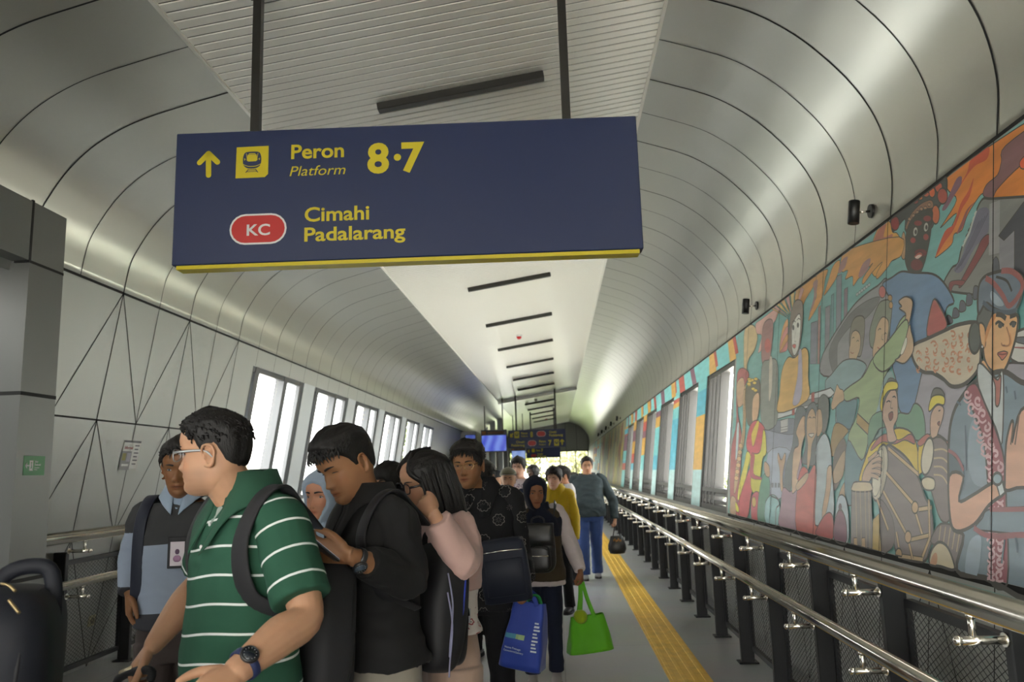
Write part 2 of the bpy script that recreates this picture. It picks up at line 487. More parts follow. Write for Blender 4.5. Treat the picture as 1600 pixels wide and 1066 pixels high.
# far end: panelled wall with glazing under it
mb = MB()
YE = Y1
mb.quad((-4.2, YE, 2.72), (2.5, YE, 2.72), (2.5, YE, 5.0), (-4.2, YE, 5.0), M_end)
mb.quad((-4.2, YE, 0), (-3.05, YE, 0), (-3.05, YE, 2.72), (-4.2, YE, 2.72), M_end)
mb.quad((-3.05, YE, 0), (2.5, YE, 0), (2.5, YE, 0.3), (-3.05, YE, 0.3), M_end)
for k in range(9): mb.quad((-3.6+k*0.7, YE-0.01, 2.72), (-3.58+k*0.7, YE-0.01, 2.72), (-3.58+k*0.7, YE-0.01, 4.7), (-3.6+k*0.7, YE-0.01, 4.7), M_seam)
structure('wall_end', mb)
mb = MB()
for x in (-3.05, -1.1, 0.2, 1.2, 2.0): mb.box((x-0.03, YE-0.05, 0.3), (x+0.03, YE+0.05, 2.72), M_dark)
for z in (0.3, 1.0, 2.7): mb.box((-3.05, YE-0.05, z-0.03), (2.2, YE+0.05, z+0.03), M_dark)
w = structure('window_%d' % n, MB()); n += 1
part('window_frame', mb, w)
mg = MB(); mg.quad((-3.05, YE, 0.3), (2.2, YE, 0.3), (2.2, YE, 2.7), (-3.05, YE, 2.7), M_glass); part('glass_pane', mg, w)

mb = MB()
mb.quad((-4.4, Y0, 2.6), (2.6, Y0, 2.6), (2.6, Y0, 5.0), (-4.4, Y0, 5.0), M_end)
mb.quad((-4.4, Y0, 0), (2.6, Y0, 0), (2.6, Y0, 0.4), (-4.4, Y0, 0.4), M_end)
for x in (-3.9, -2.2, -0.6, 1.0, 2.2): mb.box((x-0.15, Y0-0.05, 0.4), (x+0.15, Y0, 2.6), M_dark)
structure('wall_back', mb)  # unseen back wall, its open band added to let daylight in from behind

# wall box at the near left (jamb and header of a side opening)
M_box = mat('grey portal cladding', (0.17, 0.175, 0.165), rough=0.45, metal=0.35, bump=0.02, bscale=2)
mb = MB()
XP = -3.39
mb.box((-4.05, 4.87, 0.0), (XP, 5.23, 2.96), M_box)
mb.box((-4.6, 4.87, 0.0), (-4.05, 5.0, 2.96), M_box)
zt = 3.36
mb.box((-4.3, Y0, 2.96), (XP, 5.23, zt), M_box)
mb.box((XP-0.1, 4.862, 2.945), (XP+0.002, 5.232, 2.962), M_seam)
for zz in (2.09, 0.92):
    mb.box((-4.0, 4.867, zz-0.012), (XP+0.003, 5.232, zz+0.012), M_seam)
mb.box((XP-0.01, 4.86, 2.96), (XP+0.003, 4.88, 3.37), M_seam)
structure('wall_portal', mb)


# projecting wall bay far left, beyond the windows
mb = MB()
mb.bbox((-4.2, 29.6, 0.0), (-2.95, 34.0, 3.02), mat('pale bay panel', (0.42, 0.43, 0.42), rough=0.5), 0.02)
mb.box((-4.0, 29.592, 2.2), (-2.95, 29.6, 2.215), M_seam)
structure('wall_bay', mb)
mb = MB()
for x in (-3.35, -3.0, -2.65): mb.bbox((x-0.12, 37.8, 0), (x+0.12, 38.1, 4.0), M_pil, 0.02)
structure('trim_2', mb)
mb = MB(); mb.bbox((-4.3, 42.0, 0), (-2.55, 42.3, 2.7), M_end, 0.02)
structure('wall_screen', mb)

# tactile strip: blocks with raised bars, laid on the floor
mb = MB()
TX0, TX1 = 0.735, 1.035
mb.box((TX0, Y0, 0.0), (TX1, 50.0, 0.004), M_yellow_tac)
for k in range(4):
    x = TX0+0.0375+k*0.075
    mb.bbox((x-0.017, Y0, 0.003), (x+0.017, 50.0, 0.0095), M_yellow_tac, 0.003)
y = Y0
tj = mat('tactile block joint', (0.35, 0.19, 0.02), rough=0.8)
while y < 50:
    mb.box((TX0, y-0.0015, 0.0), (TX1, y+0.0015, 0.0043), tj); y += 0.3
tag(solo('tactile_strip', mb, 'yellow tactile guide strip with raised bars running along the grey floor', 'tactile paving', (0.885, 5, 0)))

# ------------------------------------------------------------------ handrails
M_mesh = mat('dark wire mesh', (0.05, 0.05, 0.05), rough=0.6, metal=0.3)
def wire_panel(L, H):
    mb = MB(); p = 0.026; t = 0.0016
    import itertools
    # diamond mesh: wires at 35 deg both ways, clipped to the panel (local y, z)
    for sgn in (1, -1):
        tg = 0.62*sgn
        c0 = -abs(tg)*L-0.01 if sgn > 0 else 0
        c = -L*0.62 if sgn > 0 else 0.0
        while c < (H if sgn > 0 else H+L*0.62):
            # z = c + tg*y  -> clip 0<=z<=H, 0<=y<=L
            ya, yb = 0.0, L
            z_a, z_b = c, c+tg*L
            def cl(zlim): return (zlim-c)/tg
            lo, hi = sorted((cl(0), cl(H)))
            ya, yb = max(0, lo), min(L, hi)
            if yb-ya > 0.004:
                a = np.array([0, ya, c+tg*ya]); b = np.array([0, yb, c+tg*yb])
                d = (b-a)/np.linalg.norm(b-a); nn = np.cross(d, [1, 0, 0])*t
                x = np.array([t, 0, 0])
                mb.add([a+nn, a-x, a-nn, a+x, b+nn, b-x, b-nn, b+x], [(0,1,5,4),(1,2,6,5),(2,3,7,6),(3,0,4,7)], M_mesh)
            c += p*1.15
    return mb
def handrail(side, label, ys, xpost, xrail, zt, zl, rt, rl, yend, ystart):
    s = 1 if side == 'r' else -1
    root = thing('handrail', label, 'handrail', (xpost, ys[0], 0))
    mb = MB(); mb.tube([(xrail, ystart, zt), (xrail, yend, zt)], rt, M_steel, n=28); part('top_rail', mb, root, label='thick polished steel top rail')
    mb = MB(); mb.tube([(xrail, ystart, zl), (xrail, yend, zl)], rl, M_steel, n=24); part('lower_rail', mb, root, label='thinner polished steel lower rail')
    gap = ys[1]-ys[0]
    pm = MB()
    pm.bbox((-0.05, -0.022, 0.0), (0.05, 0.022, 1.0), M_dark, 0.004)
    pm.bbox((-0.075, -0.06, 0.0), (0.075, 0.06, 0.012), M_dark, 0.003)
    post_me = pm.mesh('post')
    dx = (xrail-xpost); br_me = []
    for zz, rr in ((zt, rt), (zl, rl)):
        bm_ = MB()
        zb = zz-rr-0.075
        bm_.tube([(-s*0.045, 0, zb), (dx-s*0.045, 0, zb)], 0.0135, M_steel, n=12)
        bm_.sphere((dx-s*0.045, 0, zb), 0.0165, M_steel, 10, 8)
        bm_.tube([(-s*0.052, 0, zb), (-s*0.06, 0, zb)], 0.022, M_steel, n=12)
        bm_.tube([(dx, 0, zb), (dx, 0, zz-rr+0.004)], 0.011, M_steel, n=12)
        bm_.tube([(dx, 0, zz-rr-0.008), (dx, 0, zz-rr+0.003)], 0.016, M_steel, n=12)
        br_me.append(bm_.mesh('bracket'))
    L, H = gap-0.10, 0.76
    wp = wire_panel(L, H).mesh('wire')
    fm = MB()
    fm.box((-0.015, 0, H), (0.015, L, H+0.035), M_dark); fm.box((-0.015, 0, -0.035), (0.015, L, 0), M_dark)
    fm.box((-0.012, -0.02, -0.03), (0.012, 0.0, H+0.03), M_dark); fm.box((-0.012, L, -0.03), (0.012, L+0.02, H+0.03), M_dark)
    fr_me = fm.mesh('frame')
    for i, y in enumerate(ys):
        p = link('post', post_me, root); p.location = (0, y-ys[0], 0)
        for bme, bl in zip(br_me, ('upper', 'lower')): b = link('bracket', bme, p); b['label'] = 'polished steel %s rail bracket' % bl
        if i < len(ys)-1:
            f = link('infill_panel', fr_me, root); f.location = (0.045*s, y-ys[0]+0.05, 0.13)
            w_ = link('wire_mesh', wp, f)
    return root
YR = [3.60+0.972*k for k in range(-3, 34)]
handrail('r', 'polished steel double handrail on dark posts along the mural wall', YR, 1.40, 1.25, 1.066, 0.734, 0.044, 0.030, 36.0, -1.0)
YLp = [6.02+0.972*k for k in range(0, 19)]
handrail('l', 'polished steel double handrail on black posts along the left panelled wall', YLp, -3.78, -3.60, 1.125, 0.780, 0.043, 0.031, 23.5, 5.235)

# ------------------------------------------------------------------ ceiling lamps
M_lamp = mat('dark grey lamp housing', (0.035, 0.034, 0.030), rough=0.5, metal=0.2)
M_diff = mat('unlit opal diffuser', (0.55, 0.55, 0.52), rough=0.4)
ordn = ['nearest', 'second', 'third', 'fourth', 'fifth', 'sixth', 'seventh', 'eighth', 'ninth', 'tenth', 'eleventh', 'twelfth', 'thirteenth', 'fourteenth', 'fifteenth']
def make_lamp():
    t = thing('ceiling_lamp', '', 'lamp', (0, 0, 0), 'linear lamps on the slatted ceiling')
    ang = math.atan(0.15); Mx = Matrix.Rotation(-ang, 4, 'Y')
    mb = MB(); mb.bbox((-0.635, -0.037, -0.058), (0.635, 0.037, 0.0), M_lamp, 0.004, M=Mx); part('lamp_housing', mb, t, True)
    mb = MB(); mb.bbox((-0.62, 0.0375, -0.054), (0.62, 0.045, -0.012), M_diff, 0.003, M=Mx); part('diffuser_strip', mb, t, True)
    return t
proto = make_lamp()
for k in range(14):
    o = proto if k == 0 else copy_tree(proto)
    y = 5.58+3.07*k
    o.location = (-0.62, y, zc(-0.62)-0.001)
    o['label'] = ('dark linear lamp on the slatted ceiling just above the big platform sign' if k == 0 else
                  'dark linear ceiling lamp, %s of the row seen below the big platform sign' % ordn[k-1].replace('nearest', 'nearest'))

# spotlights on the right wall
M_spot = mat('black spotlight', (0.012, 0.012, 0.012), rough=0.4)
def make_spot():
    t = thing('wall_spotlight', '', 'spotlight', (0, 0, 0), 'spotlights over the mural wall')
    mb = MB(); mb.tube([(0.0, 0, 0), (-0.02, 0, 0)], 0.045, M_spot, n=20); part('wall_plate', mb, t, True)
    mb = MB(); mb.tube([(-0.018, 0, 0), (-0.09, 0, -0.005)], 0.008, M_steel, n=10); part('arm', mb, t, True, 'chrome arm')
    mb = MB(); mb.lathe([(0.030, -0.075), (0.036, -0.075), (0.036, 0.075), (0.034, 0.078), (0.0, 0.078)], M_spot, 22, Matrix.Translation((-0.122, 0, -0.005)) @ Matrix.Rotation(math.radians(8), 4, 'Y')); lh = part('lamp_head', mb, t, True)
    mb = MB(); mb.lathe([(0.0, -0.070), (0.029, -0.070), (0.029, -0.0745), (0.0, -0.0745)], M_diff, 22, Matrix.Translation((-0.122, 0, -0.005)) @ Matrix.Rotation(math.radians(8), 4, 'Y')); part('lens', mb, lh, True)
    return t
proto = make_spot()
spots = [(5.13, 'black wall spotlight above the masked figure of the mural, nearest of the row'), (8.165, 'black wall spotlight above the near end of the painted windows band'),
         (26.2, 'small far black spotlight, first over the distant ochre mural'), (29.2, 'small far black spotlight, second over the distant ochre mural'),
         (32.2, 'small far black spotlight, third over the distant ochre mural'), (35.2, 'small far black spotlight, fourth over the distant ochre mural'), (38.2, 'farthest small black spotlight past the distant ochre mural')]
for i, (y, lb) in enumerate(spots):
    o = proto if i == 0 else copy_tree(proto)
    o.location = (xr(3.05)+0.014, y, 3.11); o['label'] = lb

# fire alarms on the ceiling
M_red = mat('red plastic', (0.55, 0.02, 0.02), rough=0.35)
for i, (x, y, lb) in enumerate([(-0.70, 16.6, 'red and white fire alarm on the ceiling between the second and third lamp'), (-0.75, 31.8, 'small white smoke detector just past the ceiling beam'), (-0.5, 44.5, 'far small red alarm at the end of the lamp row')]):
    t = thing('fire_alarm' if i != 1 else 'smoke_detector', lb, 'alarm', (x, y, zc(x)))
    mb = MB(); mb.lathe([(0.07, 0.0), (0.07, -0.02), (0.05, -0.035), (0.0, -0.035)], M_white, 20, Matrix.Translation((x, y, zc(x)))); part('base_plate', mb, t)
    mb = MB(); mb.lathe([(0.055, -0.034), (0.05, -0.06), (0.03, -0.085), (0.0, -0.09)], M_red if i != 1 else M_white, 20, Matrix.Translation((x, y, zc(x)))); part('sounder', mb, t)

# ------------------------------------------------------------------ outside
M_ground = mat('outside ground', (0.62, 0.60, 0.55), rough=0.9, var=0.2, vscale=0.2)
mb = MB(); mb.box((-90, -60, -7.3), (90, 140, -7.0), M_ground); structure('ground', mb)
mb = MB(); mb.box((-60, 53.5, -7.0), (60, 139, -6.95), mat('outside lawn', (0.10, 0.13, 0.05), rough=0.95, var=0.3, vscale=0.5)); structure('added_lawn', mb)  # unseen dark green sheet added to dim the glare mirrored in the far panels
def leaf_tree(x, y, zbase, h, rad, colr, label, seed):
    r = random.Random(seed)
    t = thing('tree', label, 'tree', (x, y, zbase), 'trees beyond the glazed end')
    mb = MB(); bark = mat('bark', (0.10, 0.07, 0.05), rough=0.9)
    mb.tube([(x, y, zbase), (x+0.1, y, zbase+h*0.4), (x-0.1, y+0.1, zbase+h*0.75)], [0.22, 0.16, 0.07], bark, 8)
    for k in range(5):
        a = r.uniform(0, 2*PI); z = zbase+h*r.uniform(0.4, 0.65)
        mb.tube([(x, y, z), (x+math.cos(a)*rad*0.6, y+math.sin(a)*rad*0.6, z+h*0.18)], [0.08, 0.03], bark, 6)
    part('trunk', mb, t)
    mb = MB(); lm = mat('leaves '+str(colr), colr, rough=0.6, var=0.35, vscale=1.5)
    blobs = [(r.uniform(-.6, .6)*rad, r.uniform(-.6, .6)*rad, h*r.uniform(0.5, 0.92), rad*r.uniform(0.35, 0.6)) for _ in range(14)]
    for k in range(3000):
        bx, by, bz, br = r.choice(blobs)
        d = np.array([r.gauss(0, 1), r.gauss(0, 1), r.gauss(0, 1)]); d /= np.linalg.norm(d)
        c = np.array([x+bx, y+by, zbase+bz]) + d*br*(r.random()**0.4)
        u = np.array([r.gauss(0, 1), r.gauss(0, 1), r.gauss(0, 1)]); u /= np.linalg.norm(u); w = np.cross(u, d); w /= np.linalg.norm(w)+1e-9
        s_ = r.uniform(0.05, 0.1)*rad*.62
        mb.add([c-u*s_, c+w*s_*0.5, c+u*s_, c-w*s_*0.5], [(0, 1, 2, 3)], lm)
    part('crown', mb, t)
tc_ = [(0.13, 0.15, 0.03), (0.19, 0.19, 0.05), (0.09, 0.12, 0.035), (0.18, 0.18, 0.08)]
wh0 = ['yellow green leafy tree behind the left of the glazed end', 'pale green tree behind the middle of the glazed end', 'dark green tree behind the glazed end beside the right wall', 'bright leafy tree filling the centre of the far glazing', 'tall pale tree seen behind the far left glazing', 'green tree close outside the far right glazing']
wh = wh0+['tall pale tree closing the far view on the left', 'tall pale tree closing the far view in the middle', 'tall pale tree closing the far view on the right', 'broad pale tree far off beyond the right wall', 'broad pale tree far off beyond the left bay']
for i, (x, y, h, rad) in enumerate([(-9.5, 70, 12, 4), (-0.5, 78, 13, 4.0), (5.0, 70, 11.5, 3.2), (0.2, 64, 9.5, 2.6), (-5.0, 61, 9.5, 2.4), (5.2, 60, 9.0, 2.3), (-7.5, 88, 17, 4.6), (2.2, 90, 17, 4.6), (5.5, 104, 18, 4.6), (-3, 104, 18, 4.6), (-18, 98, 17, 4.6)]):
    leaf_tree(x, y, -7.0, h+1.5, rad, tc_[i % 4], wh[i], i)
def building(x0, x1, y0, y1, z1, wallc, label, fy, fx_):
    t = thing('building', label, 'building', ((x0+x1)/2, (y0+y1)/2, -7))
    mb = MB(); wm = mat('render '+str(wallc), wallc, rough=0.8); mb.box((x0, y0, -7), (x1, y1, z1), wm); part('wall', mb, t)
    mb = MB(); mb.box((x0-0.3, y0-0.3, z1), (x1+0.3, y1+0.3, z1+0.4), mat('roof edge', (0.5, 0.46, 0.36), rough=0.8)); part('roof', mb, t)
    wm2 = mat('window dark glass', (0.16, 0.20, 0.24), rough=0.2)
    if fx_ < 0:
        for zz in (-5.2, -2.2, 0.8, 3.0):
            for q in range(5):
                mb = MB(); xx = x0+1.2+3.5*q; mb.box((xx, y0-0.05, zz), (xx+2.2, y0-0.01, zz+1.2), wm2); part('window', mb, t)
    xw = x0-0.02 if fx_ < 0 else x1+0.02
    k = 0
    for zz in (-5.2, -2.2, 0.8):
        if zz+1.4 > z1: continue
        yy = y0+1
        while yy < y1-2 and k < 60:
            mb = MB(); mb.box((min(xw, xw+0.04*fx_), yy, zz), (max(xw, xw+0.04*fx_), yy+1.6, zz+1.4), wm2); part('window', mb, t); yy += 3.2; k += 1
building(11, 30, 58, 90, 5.0, (0.62, 0.58, 0.47), 'cream building with rows of windows seen through the right windows', 1, -1)
building(-34, -20, 22, 58, 2.2, (0.70, 0.71, 0.72), 'pale white building outside the left windows', 1, 1)
for i, (x, y, h, lb) in enumerate([(9.2, 43, 8.3, 'green tree outside the right windows in front of the cream building'), (12.8, 36, 7.2, 'leafy tree seen through the near right window pane')]):
    leaf_tree(x, y, -7.0, h, 2.4, tc_[(i*2+2) % 4], lb, 40+i)
# ================================================================== SIGNS
M_navy = mat('navy sign face', (0.009, 0.019, 0.072), rough=0.42, spec=0.35)
M_syel = mat('sign yellow', (0.62, 0.50, 0.012), rough=0.45)
M_swhite = mat('sign white', (0.72, 0.72, 0.70), rough=0.45)
M_sred = mat('sign red', (0.50, 0.018, 0.016), rough=0.4)
M_pole = mat('dark bronze pole', (0.022, 0.021, 0.018), rough=0.35, metal=0.4)

def pill(cx, cy, hw, hh, n=10):
    out = []
    for k in range(n+1):
        a = -PI/2+PI*k/n; out.append((cx+hw-hh+hh*math.cos(a), cy+hh*math.sin(a)))
    for k in range(n+1):
        a = PI/2+PI*k/n; out.append((cx-hw+hh+hh*math.cos(a), cy+hh*math.sin(a)))
    return out
class Face:
    """a flat sign face: origin, u (right), v (up), n (towards the viewer)"""
    def __init__(s, o, u, n):
        s.o = np.array(o, float); s.u = np.array(u, float)/np.linalg.norm(u); s.n = np.array(n, float)/np.linalg.norm(n); s.v = np.cross(s.n, s.u)
        s.M = Matrix(((s.u[0], s.v[0], s.n[0], s.o[0]), (s.u[1], s.v[1], s.n[1], s.o[1]), (s.u[2], s.v[2], s.n[2], s.o[2]), (0, 0, 0, 1)))
    def at(s, u, v, w=0.0): return s.o+s.u*u+s.v*v+s.n*w
    def uv(s, px, py):
        p = atPlane(px, py, s.n, s.n@s.o)-s.o
        return p@s.u, p@s.v
    def poly(s, mb, pts, m, w=0.0015):
        tri = tessellate_polygon([[Vector((a, b, 0)) for a, b in pts]])
        out = []
        for t in tri:
            a, b, c = [pts[i] for i in t]
            if (b[0]-a[0])*(c[1]-a[1])-(b[1]-a[1])*(c[0]-a[0]) < 0: t = (t[0], t[2], t[1])
            out.append(tuple(t))
        mb.add([s.at(a, b, w) for a, b in pts], out, m)
    def stroke(s, mb, a, b, wd, m, w=0.0015, round_=True):
        a, b = np.array(a, float), np.array(b, float); d = b-a; L = np.linalg.norm(d); d /= L; n = np.array([-d[1], d[0]])*wd/2
        pts = []
        if round_:
            for k in range(7):
                q = -PI/2+PI*k/6; pts.append(tuple(b+d*math.cos(q)*wd/2+(-n)*0+n*math.sin(q)))
            for k in range(7):
                q = PI/2+PI*k/6; pts.append(tuple(a+d*math.cos(q)*wd/2+n*math.sin(q)))
        else: pts = [tuple(a-n), tuple(b-n), tuple(b+n), tuple(a+n)]
        s.poly(mb, pts, m, w)
def rrect(x0, y0, x1, y1, r=0.0, cut=None):
    return [(x0, y0), (x1, y0), (x1, y1), (x0, y1)]

def train_icon(F, mb, cx, cy, h, w0):
    """front of a train, drawn in navy on the yellow square (h = icon height)"""
    k = h/1.0
    P = lambda x, y: (cx+x*k, cy+y*k)
    body = crom([(-0.30, 0.47), (0.0, 0.50), (0.30, 0.47), (0.40, 0.30), (0.42, 0.02), (0.36, -0.18), (0.16, -0.30), (-0.16, -0.30), (-0.36, -0.18), (-0.42, 0.02), (-0.40, 0.30)], 4, True)
    F.poly(mb, [P(*p) for p in body], M_navy, w0)
    wind = [(-0.20, 0.36), (0.20, 0.36), (0.25, 0.10), (0.17, 0.03), (-0.17, 0.03), (-0.25, 0.10)]
    F.poly(mb, [P(*p) for p in wind], M_syel, w0+0.0006)
    F.poly(mb, [P(*p) for p in [(-0.14, 0.42), (0.14, 0.42), (0.16, 0.38), (-0.16, 0.38)]], M_syel, w0+0.0006)
    for sx in (-1, 1):
        F.poly(mb, [P(sx*a, b) for a, b in [(0.29, 0.14), (0.36, 0.20), (0.35, 0.07)]], M_syel, w0+0.0006)
        F.stroke(mb, P(sx*0.27, 0.42), P(sx*0.20, 0.05), 0.025*k, M_syel, w0+0.0008, False)
        F.stroke(mb, P(sx*0.16, -0.34), P(sx*0.28, -0.50), 0.035*k, M_navy, w0, False)
    arc = crom([(-0.41, -0.10), (-0.2, -0.19), (0, -0.21), (0.2, -0.19), (0.41, -0.10)], 4)
    for a, b in zip(arc[:-1], arc[1:]): F.stroke(mb, P(*a), P(*b), 0.03*k, M_syel, w0+0.0006, False)
    F.stroke(mb, P(-0.19, -0.37), P(0.19, -0.37), 0.03*k, M_navy, w0, False); F.stroke(mb, P(-0.24, -0.45), P(0.24, -0.45), 0.03*k, M_navy, w0, False)

# --- the big platform sign
yaw = math.radians(1.8)
so = np.array([-0.745, 4.0, 2.99]); su = np.array([math.cos(yaw), math.sin(yaw), 0]); sn = np.array([math.sin(yaw), -math.cos(yaw), 0])
F = Face(so, su, sn)
HW, HH = 1.238, 0.367
sg = thing('platform_sign', 'big navy hanging sign with yellow lettering for platforms 8 and 7', 'sign', tuple(so))
mb = MB(); mb.bbox((-HW, -HH, -0.10), (HW, HH, 0.0), M_navy, 0.004, M=F.M); part('panel', mb, sg)
mb = MB(); mb.box((-HW+0.02, -HH-0.020, -0.098), (HW-0.02, -HH+0.001, -0.012), M_syel, M=F.M); part('bottom_strip', mb, sg, label='yellow underside strip')
for px in (395, 886):
    u = F.uv(px, 190)[0]
    p = F.at(u, HH, -0.05); mb = MB()
    mb.box((-0.023, -0.023, 0), (0.023, 0.023, zc(p[0])-p[2]-0.002), M_pole, M=Matrix.Translation(tuple(p)))
    mb.box((-0.07, -0.07, zc(p[0])-p[2]-0.012), (0.07, 0.07, zc(p[0])-p[2]-0.002), M_pole, M=Matrix.Translation(tuple(p)))
    part('hanging_pole', mb, sg)
pl = lambda u, v, w: F.at(u, v, 0.0015+w)
def T(mb, F, body, px0, py, px1, capx, m, bold=0.0, shear=0.0, n=None):
    u0, v0 = F.uv(px0, py); u1, _ = F.uv(px1, py)
    _, v1 = F.uv(px0, py-capx)
    add_text(mb, body, lambda u, v, w: F.at(u, v, 0.0015+w), m, bold, shear, cap=abs(v1-v0), width=u1-u0, x=u0, y=v0)
mb = MB()
T(mb, F, 'Peron', 455, 248.3, 537.5, 22.5, M_syel, 0.022)
T(mb, F, 'Platform', 452.5, 275.5, 540, 16, M_syel, 0.0, 0.22)
T(mb, F, '8', 574, 269.5, 608, 45.5, M_syel, 0.035)
T(mb, F, '7', 627.5, 267.3, 663.5, 45, M_syel, 0.035)
uc, vc = F.uv(621, 246); F.poly(mb, pill(uc, vc, 0.0195, 0.0195), M_syel)
T(mb, F, 'Cimahi', 476, 346.3, 577, 22.5, M_syel, 0.02)
T(mb, F, 'Padalarang', 475.5, 377.3, 633.5, 22, M_syel, 0.02)
part('lettering', mb, sg, label='yellow lettering')
mb = MB()
c = F.uv(326, 240); b = F.uv(326, 274); l = F.uv(312, 254.5); r = F.uv(340, 253.5)
F.stroke(mb, b, c, 0.029, M_syel); F.stroke(mb, l, c, 0.029, M_syel); F.stroke(mb, r, c, 0.029, M_syel)
part('arrow', mb, sg, label='yellow upward arrow')
mb = MB()
q = [F.uv(*p) for p in [(368, 279), (413.5, 277), (419, 272), (420, 228), (370, 230.5)]]
F.poly(mb, q, M_syel, 0.0012); cu_, cv_ = F.uv(394, 253.5); train_icon(F, mb, cu_, cv_, 0.118, 0.0018)
part('train_pictogram', mb, sg, label='yellow square with a navy train front')
mb = MB()
cu_, cv_ = F.uv(403.3, 358); F.poly(mb, pill(cu_, cv_, 0.152, 0.084), M_swhite, 0.0012); F.poly(mb, pill(cu_, cv_, 0.142, 0.074), M_sred, 0.0018)
V0 = F.uv(385.5, 368.3); V1 = F.uv(422, 367)
add_text(mb, 'KC', lambda u, v, w: F.at(u, v, 0.0025), M_swhite, 0.02, cap=0.062, width=V1[0]-V0[0], x=V0[0], y=V0[1])
part('route_badge', mb, sg, label='red pill badge reading KC')

# --- distant signs
def far_sign(px, Y, label, polepx=None, build=None):
    (xa_, ya_), (xb_, yb_) = px
    a = atY(xa_, ya_, Y); b = atY(xb_, yb_, Y)
    cx, cz = (a[0]+b[0])/2, (a[2]+b[2])/2; hw, hh = (b[0]-a[0])/2, (a[2]-b[2])/2
    t = thing('platform_sign', label, 'sign', (cx, Y, cz), 'navy signs in the distance')
    Fs = Face((cx, Y, cz), (1, 0, 0), (0, -1, 0))
    mb = MB(); mb.bbox((-hw, -hh, -0.12), (hw, hh, 0), M_navy, 0.006, M=Fs.M); part('panel', mb, t)
    return t, Fs, hw, hh
def pole(t, x, y, z0):
    mb = MB(); mb.box((x-0.03, y-0.03, z0), (x+0.03, y+0.03, zc(x)-0.002), M_pole); part('hanging_pole', mb, t)
Yf = 29.0
t, Fs, hw, hh = far_sign(((794, 673), (884, 684)), Yf, 'upper of the two small distant navy signs, with an 8 and a red badge')
mb = MB(); S = lambda a, b: (-hw+2*hw*a, -hh+2*hh*b)
F0 = Fs
def ptxt(mb, Fs, hw, hh, body, a0, a1, b, capf, m, bold=0.02):
    add_text(mb, body, lambda u, v, w: Fs.at(u, v, 0.004), m, bold, cap=capf*2*hh, width=(a1-a0)*2*hw, x=-hw+2*hw*a0, y=-hh+2*hh*b)
ptxt(mb, Fs, hw, hh, 'Peron', 0.225, 0.335, 0.52, 0.27, M_syel); ptxt(mb, Fs, hw, hh, 'Platform', 0.225, 0.335, 0.22, 0.2, M_syel, 0)
ptxt(mb, Fs, hw, hh, '8', 0.385, 0.43, 0.2, 0.6, M_syel, 0.04); ptxt(mb, Fs, hw, hh, 'Cimahi', 0.715, 0.84, 0.56, 0.27, M_syel); ptxt(mb, Fs, hw, hh, 'Padalarang', 0.715, 0.95, 0.2, 0.27, M_syel)
part('lettering', mb, t, label='yellow lettering')
mb = MB(); F0.stroke(mb, S(0.075, 0.62), S(0.04, 0.3), 0.05, M_syel, 0.004); F0.stroke(mb, S(0.04, 0.3), S(0.04, 0.55), 0.05, M_syel, 0.004); F0.stroke(mb, S(0.04, 0.3), S(0.068, 0.3), 0.05, M_syel, 0.004); part('arrow', mb, t, label='yellow diagonal arrow')
mb = MB(); Fs.poly(mb, [S(0.105, 0.12), S(0.19, 0.12), S(0.19, 0.86), S(0.105, 0.86)], M_syel, 0.004); train_icon(Fs, mb, *S(0.1475, 0.5), 0.14, 0.006); part('train_pictogram', mb, t)
mb = MB(); Fs.poly(mb, pill(*S(0.575, 0.52), 0.165, 0.10), M_swhite, 0.004); Fs.poly(mb, pill(*S(0.575, 0.52), 0.155, 0.09), M_sred, 0.006); part('route_badge', mb, t)
for px in (806.5, 868.5):
    p = atY(px, 665, Yf); pole(t, p[0], Yf+0.06, Fs.at(0, hh)[2])
t, Fs, hw, hh = far_sign(((794, 687), (884, 698)), Yf, 'lower of the two small distant navy signs, with a 7 and an upward arrow')
S = lambda a, b: (-hw+2*hw*a, -hh+2*hh*b)
mb = MB()
ptxt(mb, Fs, hw, hh, 'Cimahi', 0.14, 0.285, 0.55, 0.27, M_syel); ptxt(mb, Fs, hw, hh, 'Padalarang', 0.055, 0.285, 0.2, 0.27, M_syel)
ptxt(mb, Fs, hw, hh, 'Peron', 0.54, 0.655, 0.55, 0.27, M_syel); ptxt(mb, Fs, hw, hh, 'Platform', 0.54, 0.655, 0.22, 0.2, M_syel, 0); ptxt(mb, Fs, hw, hh, '7', 0.70, 0.755, 0.2, 0.6, M_syel, 0.04)
part('lettering', mb, t, label='yellow lettering')
mb = MB(); Fs.stroke(mb, S(0.94, 0.25), S(0.94, 0.78), 0.05, M_syel, 0.004); Fs.stroke(mb, S(0.915, 0.6), S(0.94, 0.78), 0.05, M_syel, 0.004); Fs.stroke(mb, S(0.965, 0.6), S(0.94, 0.78), 0.05, M_syel, 0.004); part('arrow', mb, t, label='yellow upward arrow')
mb = MB(); Fs.poly(mb, [S(0.80, 0.12), S(0.885, 0.12), S(0.885, 0.86), S(0.80, 0.86)], M_syel, 0.004); train_icon(Fs, mb, *S(0.8425, 0.5), 0.14, 0.006); part('train_pictogram', mb, t)
mb = MB(); Fs.poly(mb, pill(*S(0.415, 0.5), 0.155, 0.10), M_swhite, 0.004); Fs.poly(mb, pill(*S(0.415, 0.5), 0.145, 0.09), M_sred, 0.006); part('route_badge', mb, t)
for a in (-0.83, 0.83):
    p = Fs.at(a*hw, hh); mb = MB(); mb.box((p[0]-0.03, Yf+0.03, p[2]-0.01), (p[0]+0.03, Yf+0.09, p[2]+0.09), M_pole); part('hanging_bracket', mb, t)
Yg = 38.0
t, Fs, hw, hh = far_sign(((822, 699.5), (876, 714.5)), Yg, 'farthest navy sign, hanging below and behind the two-row sign')
S = lambda a, b: (-hw+2*hw*a, -hh+2*hh*b)
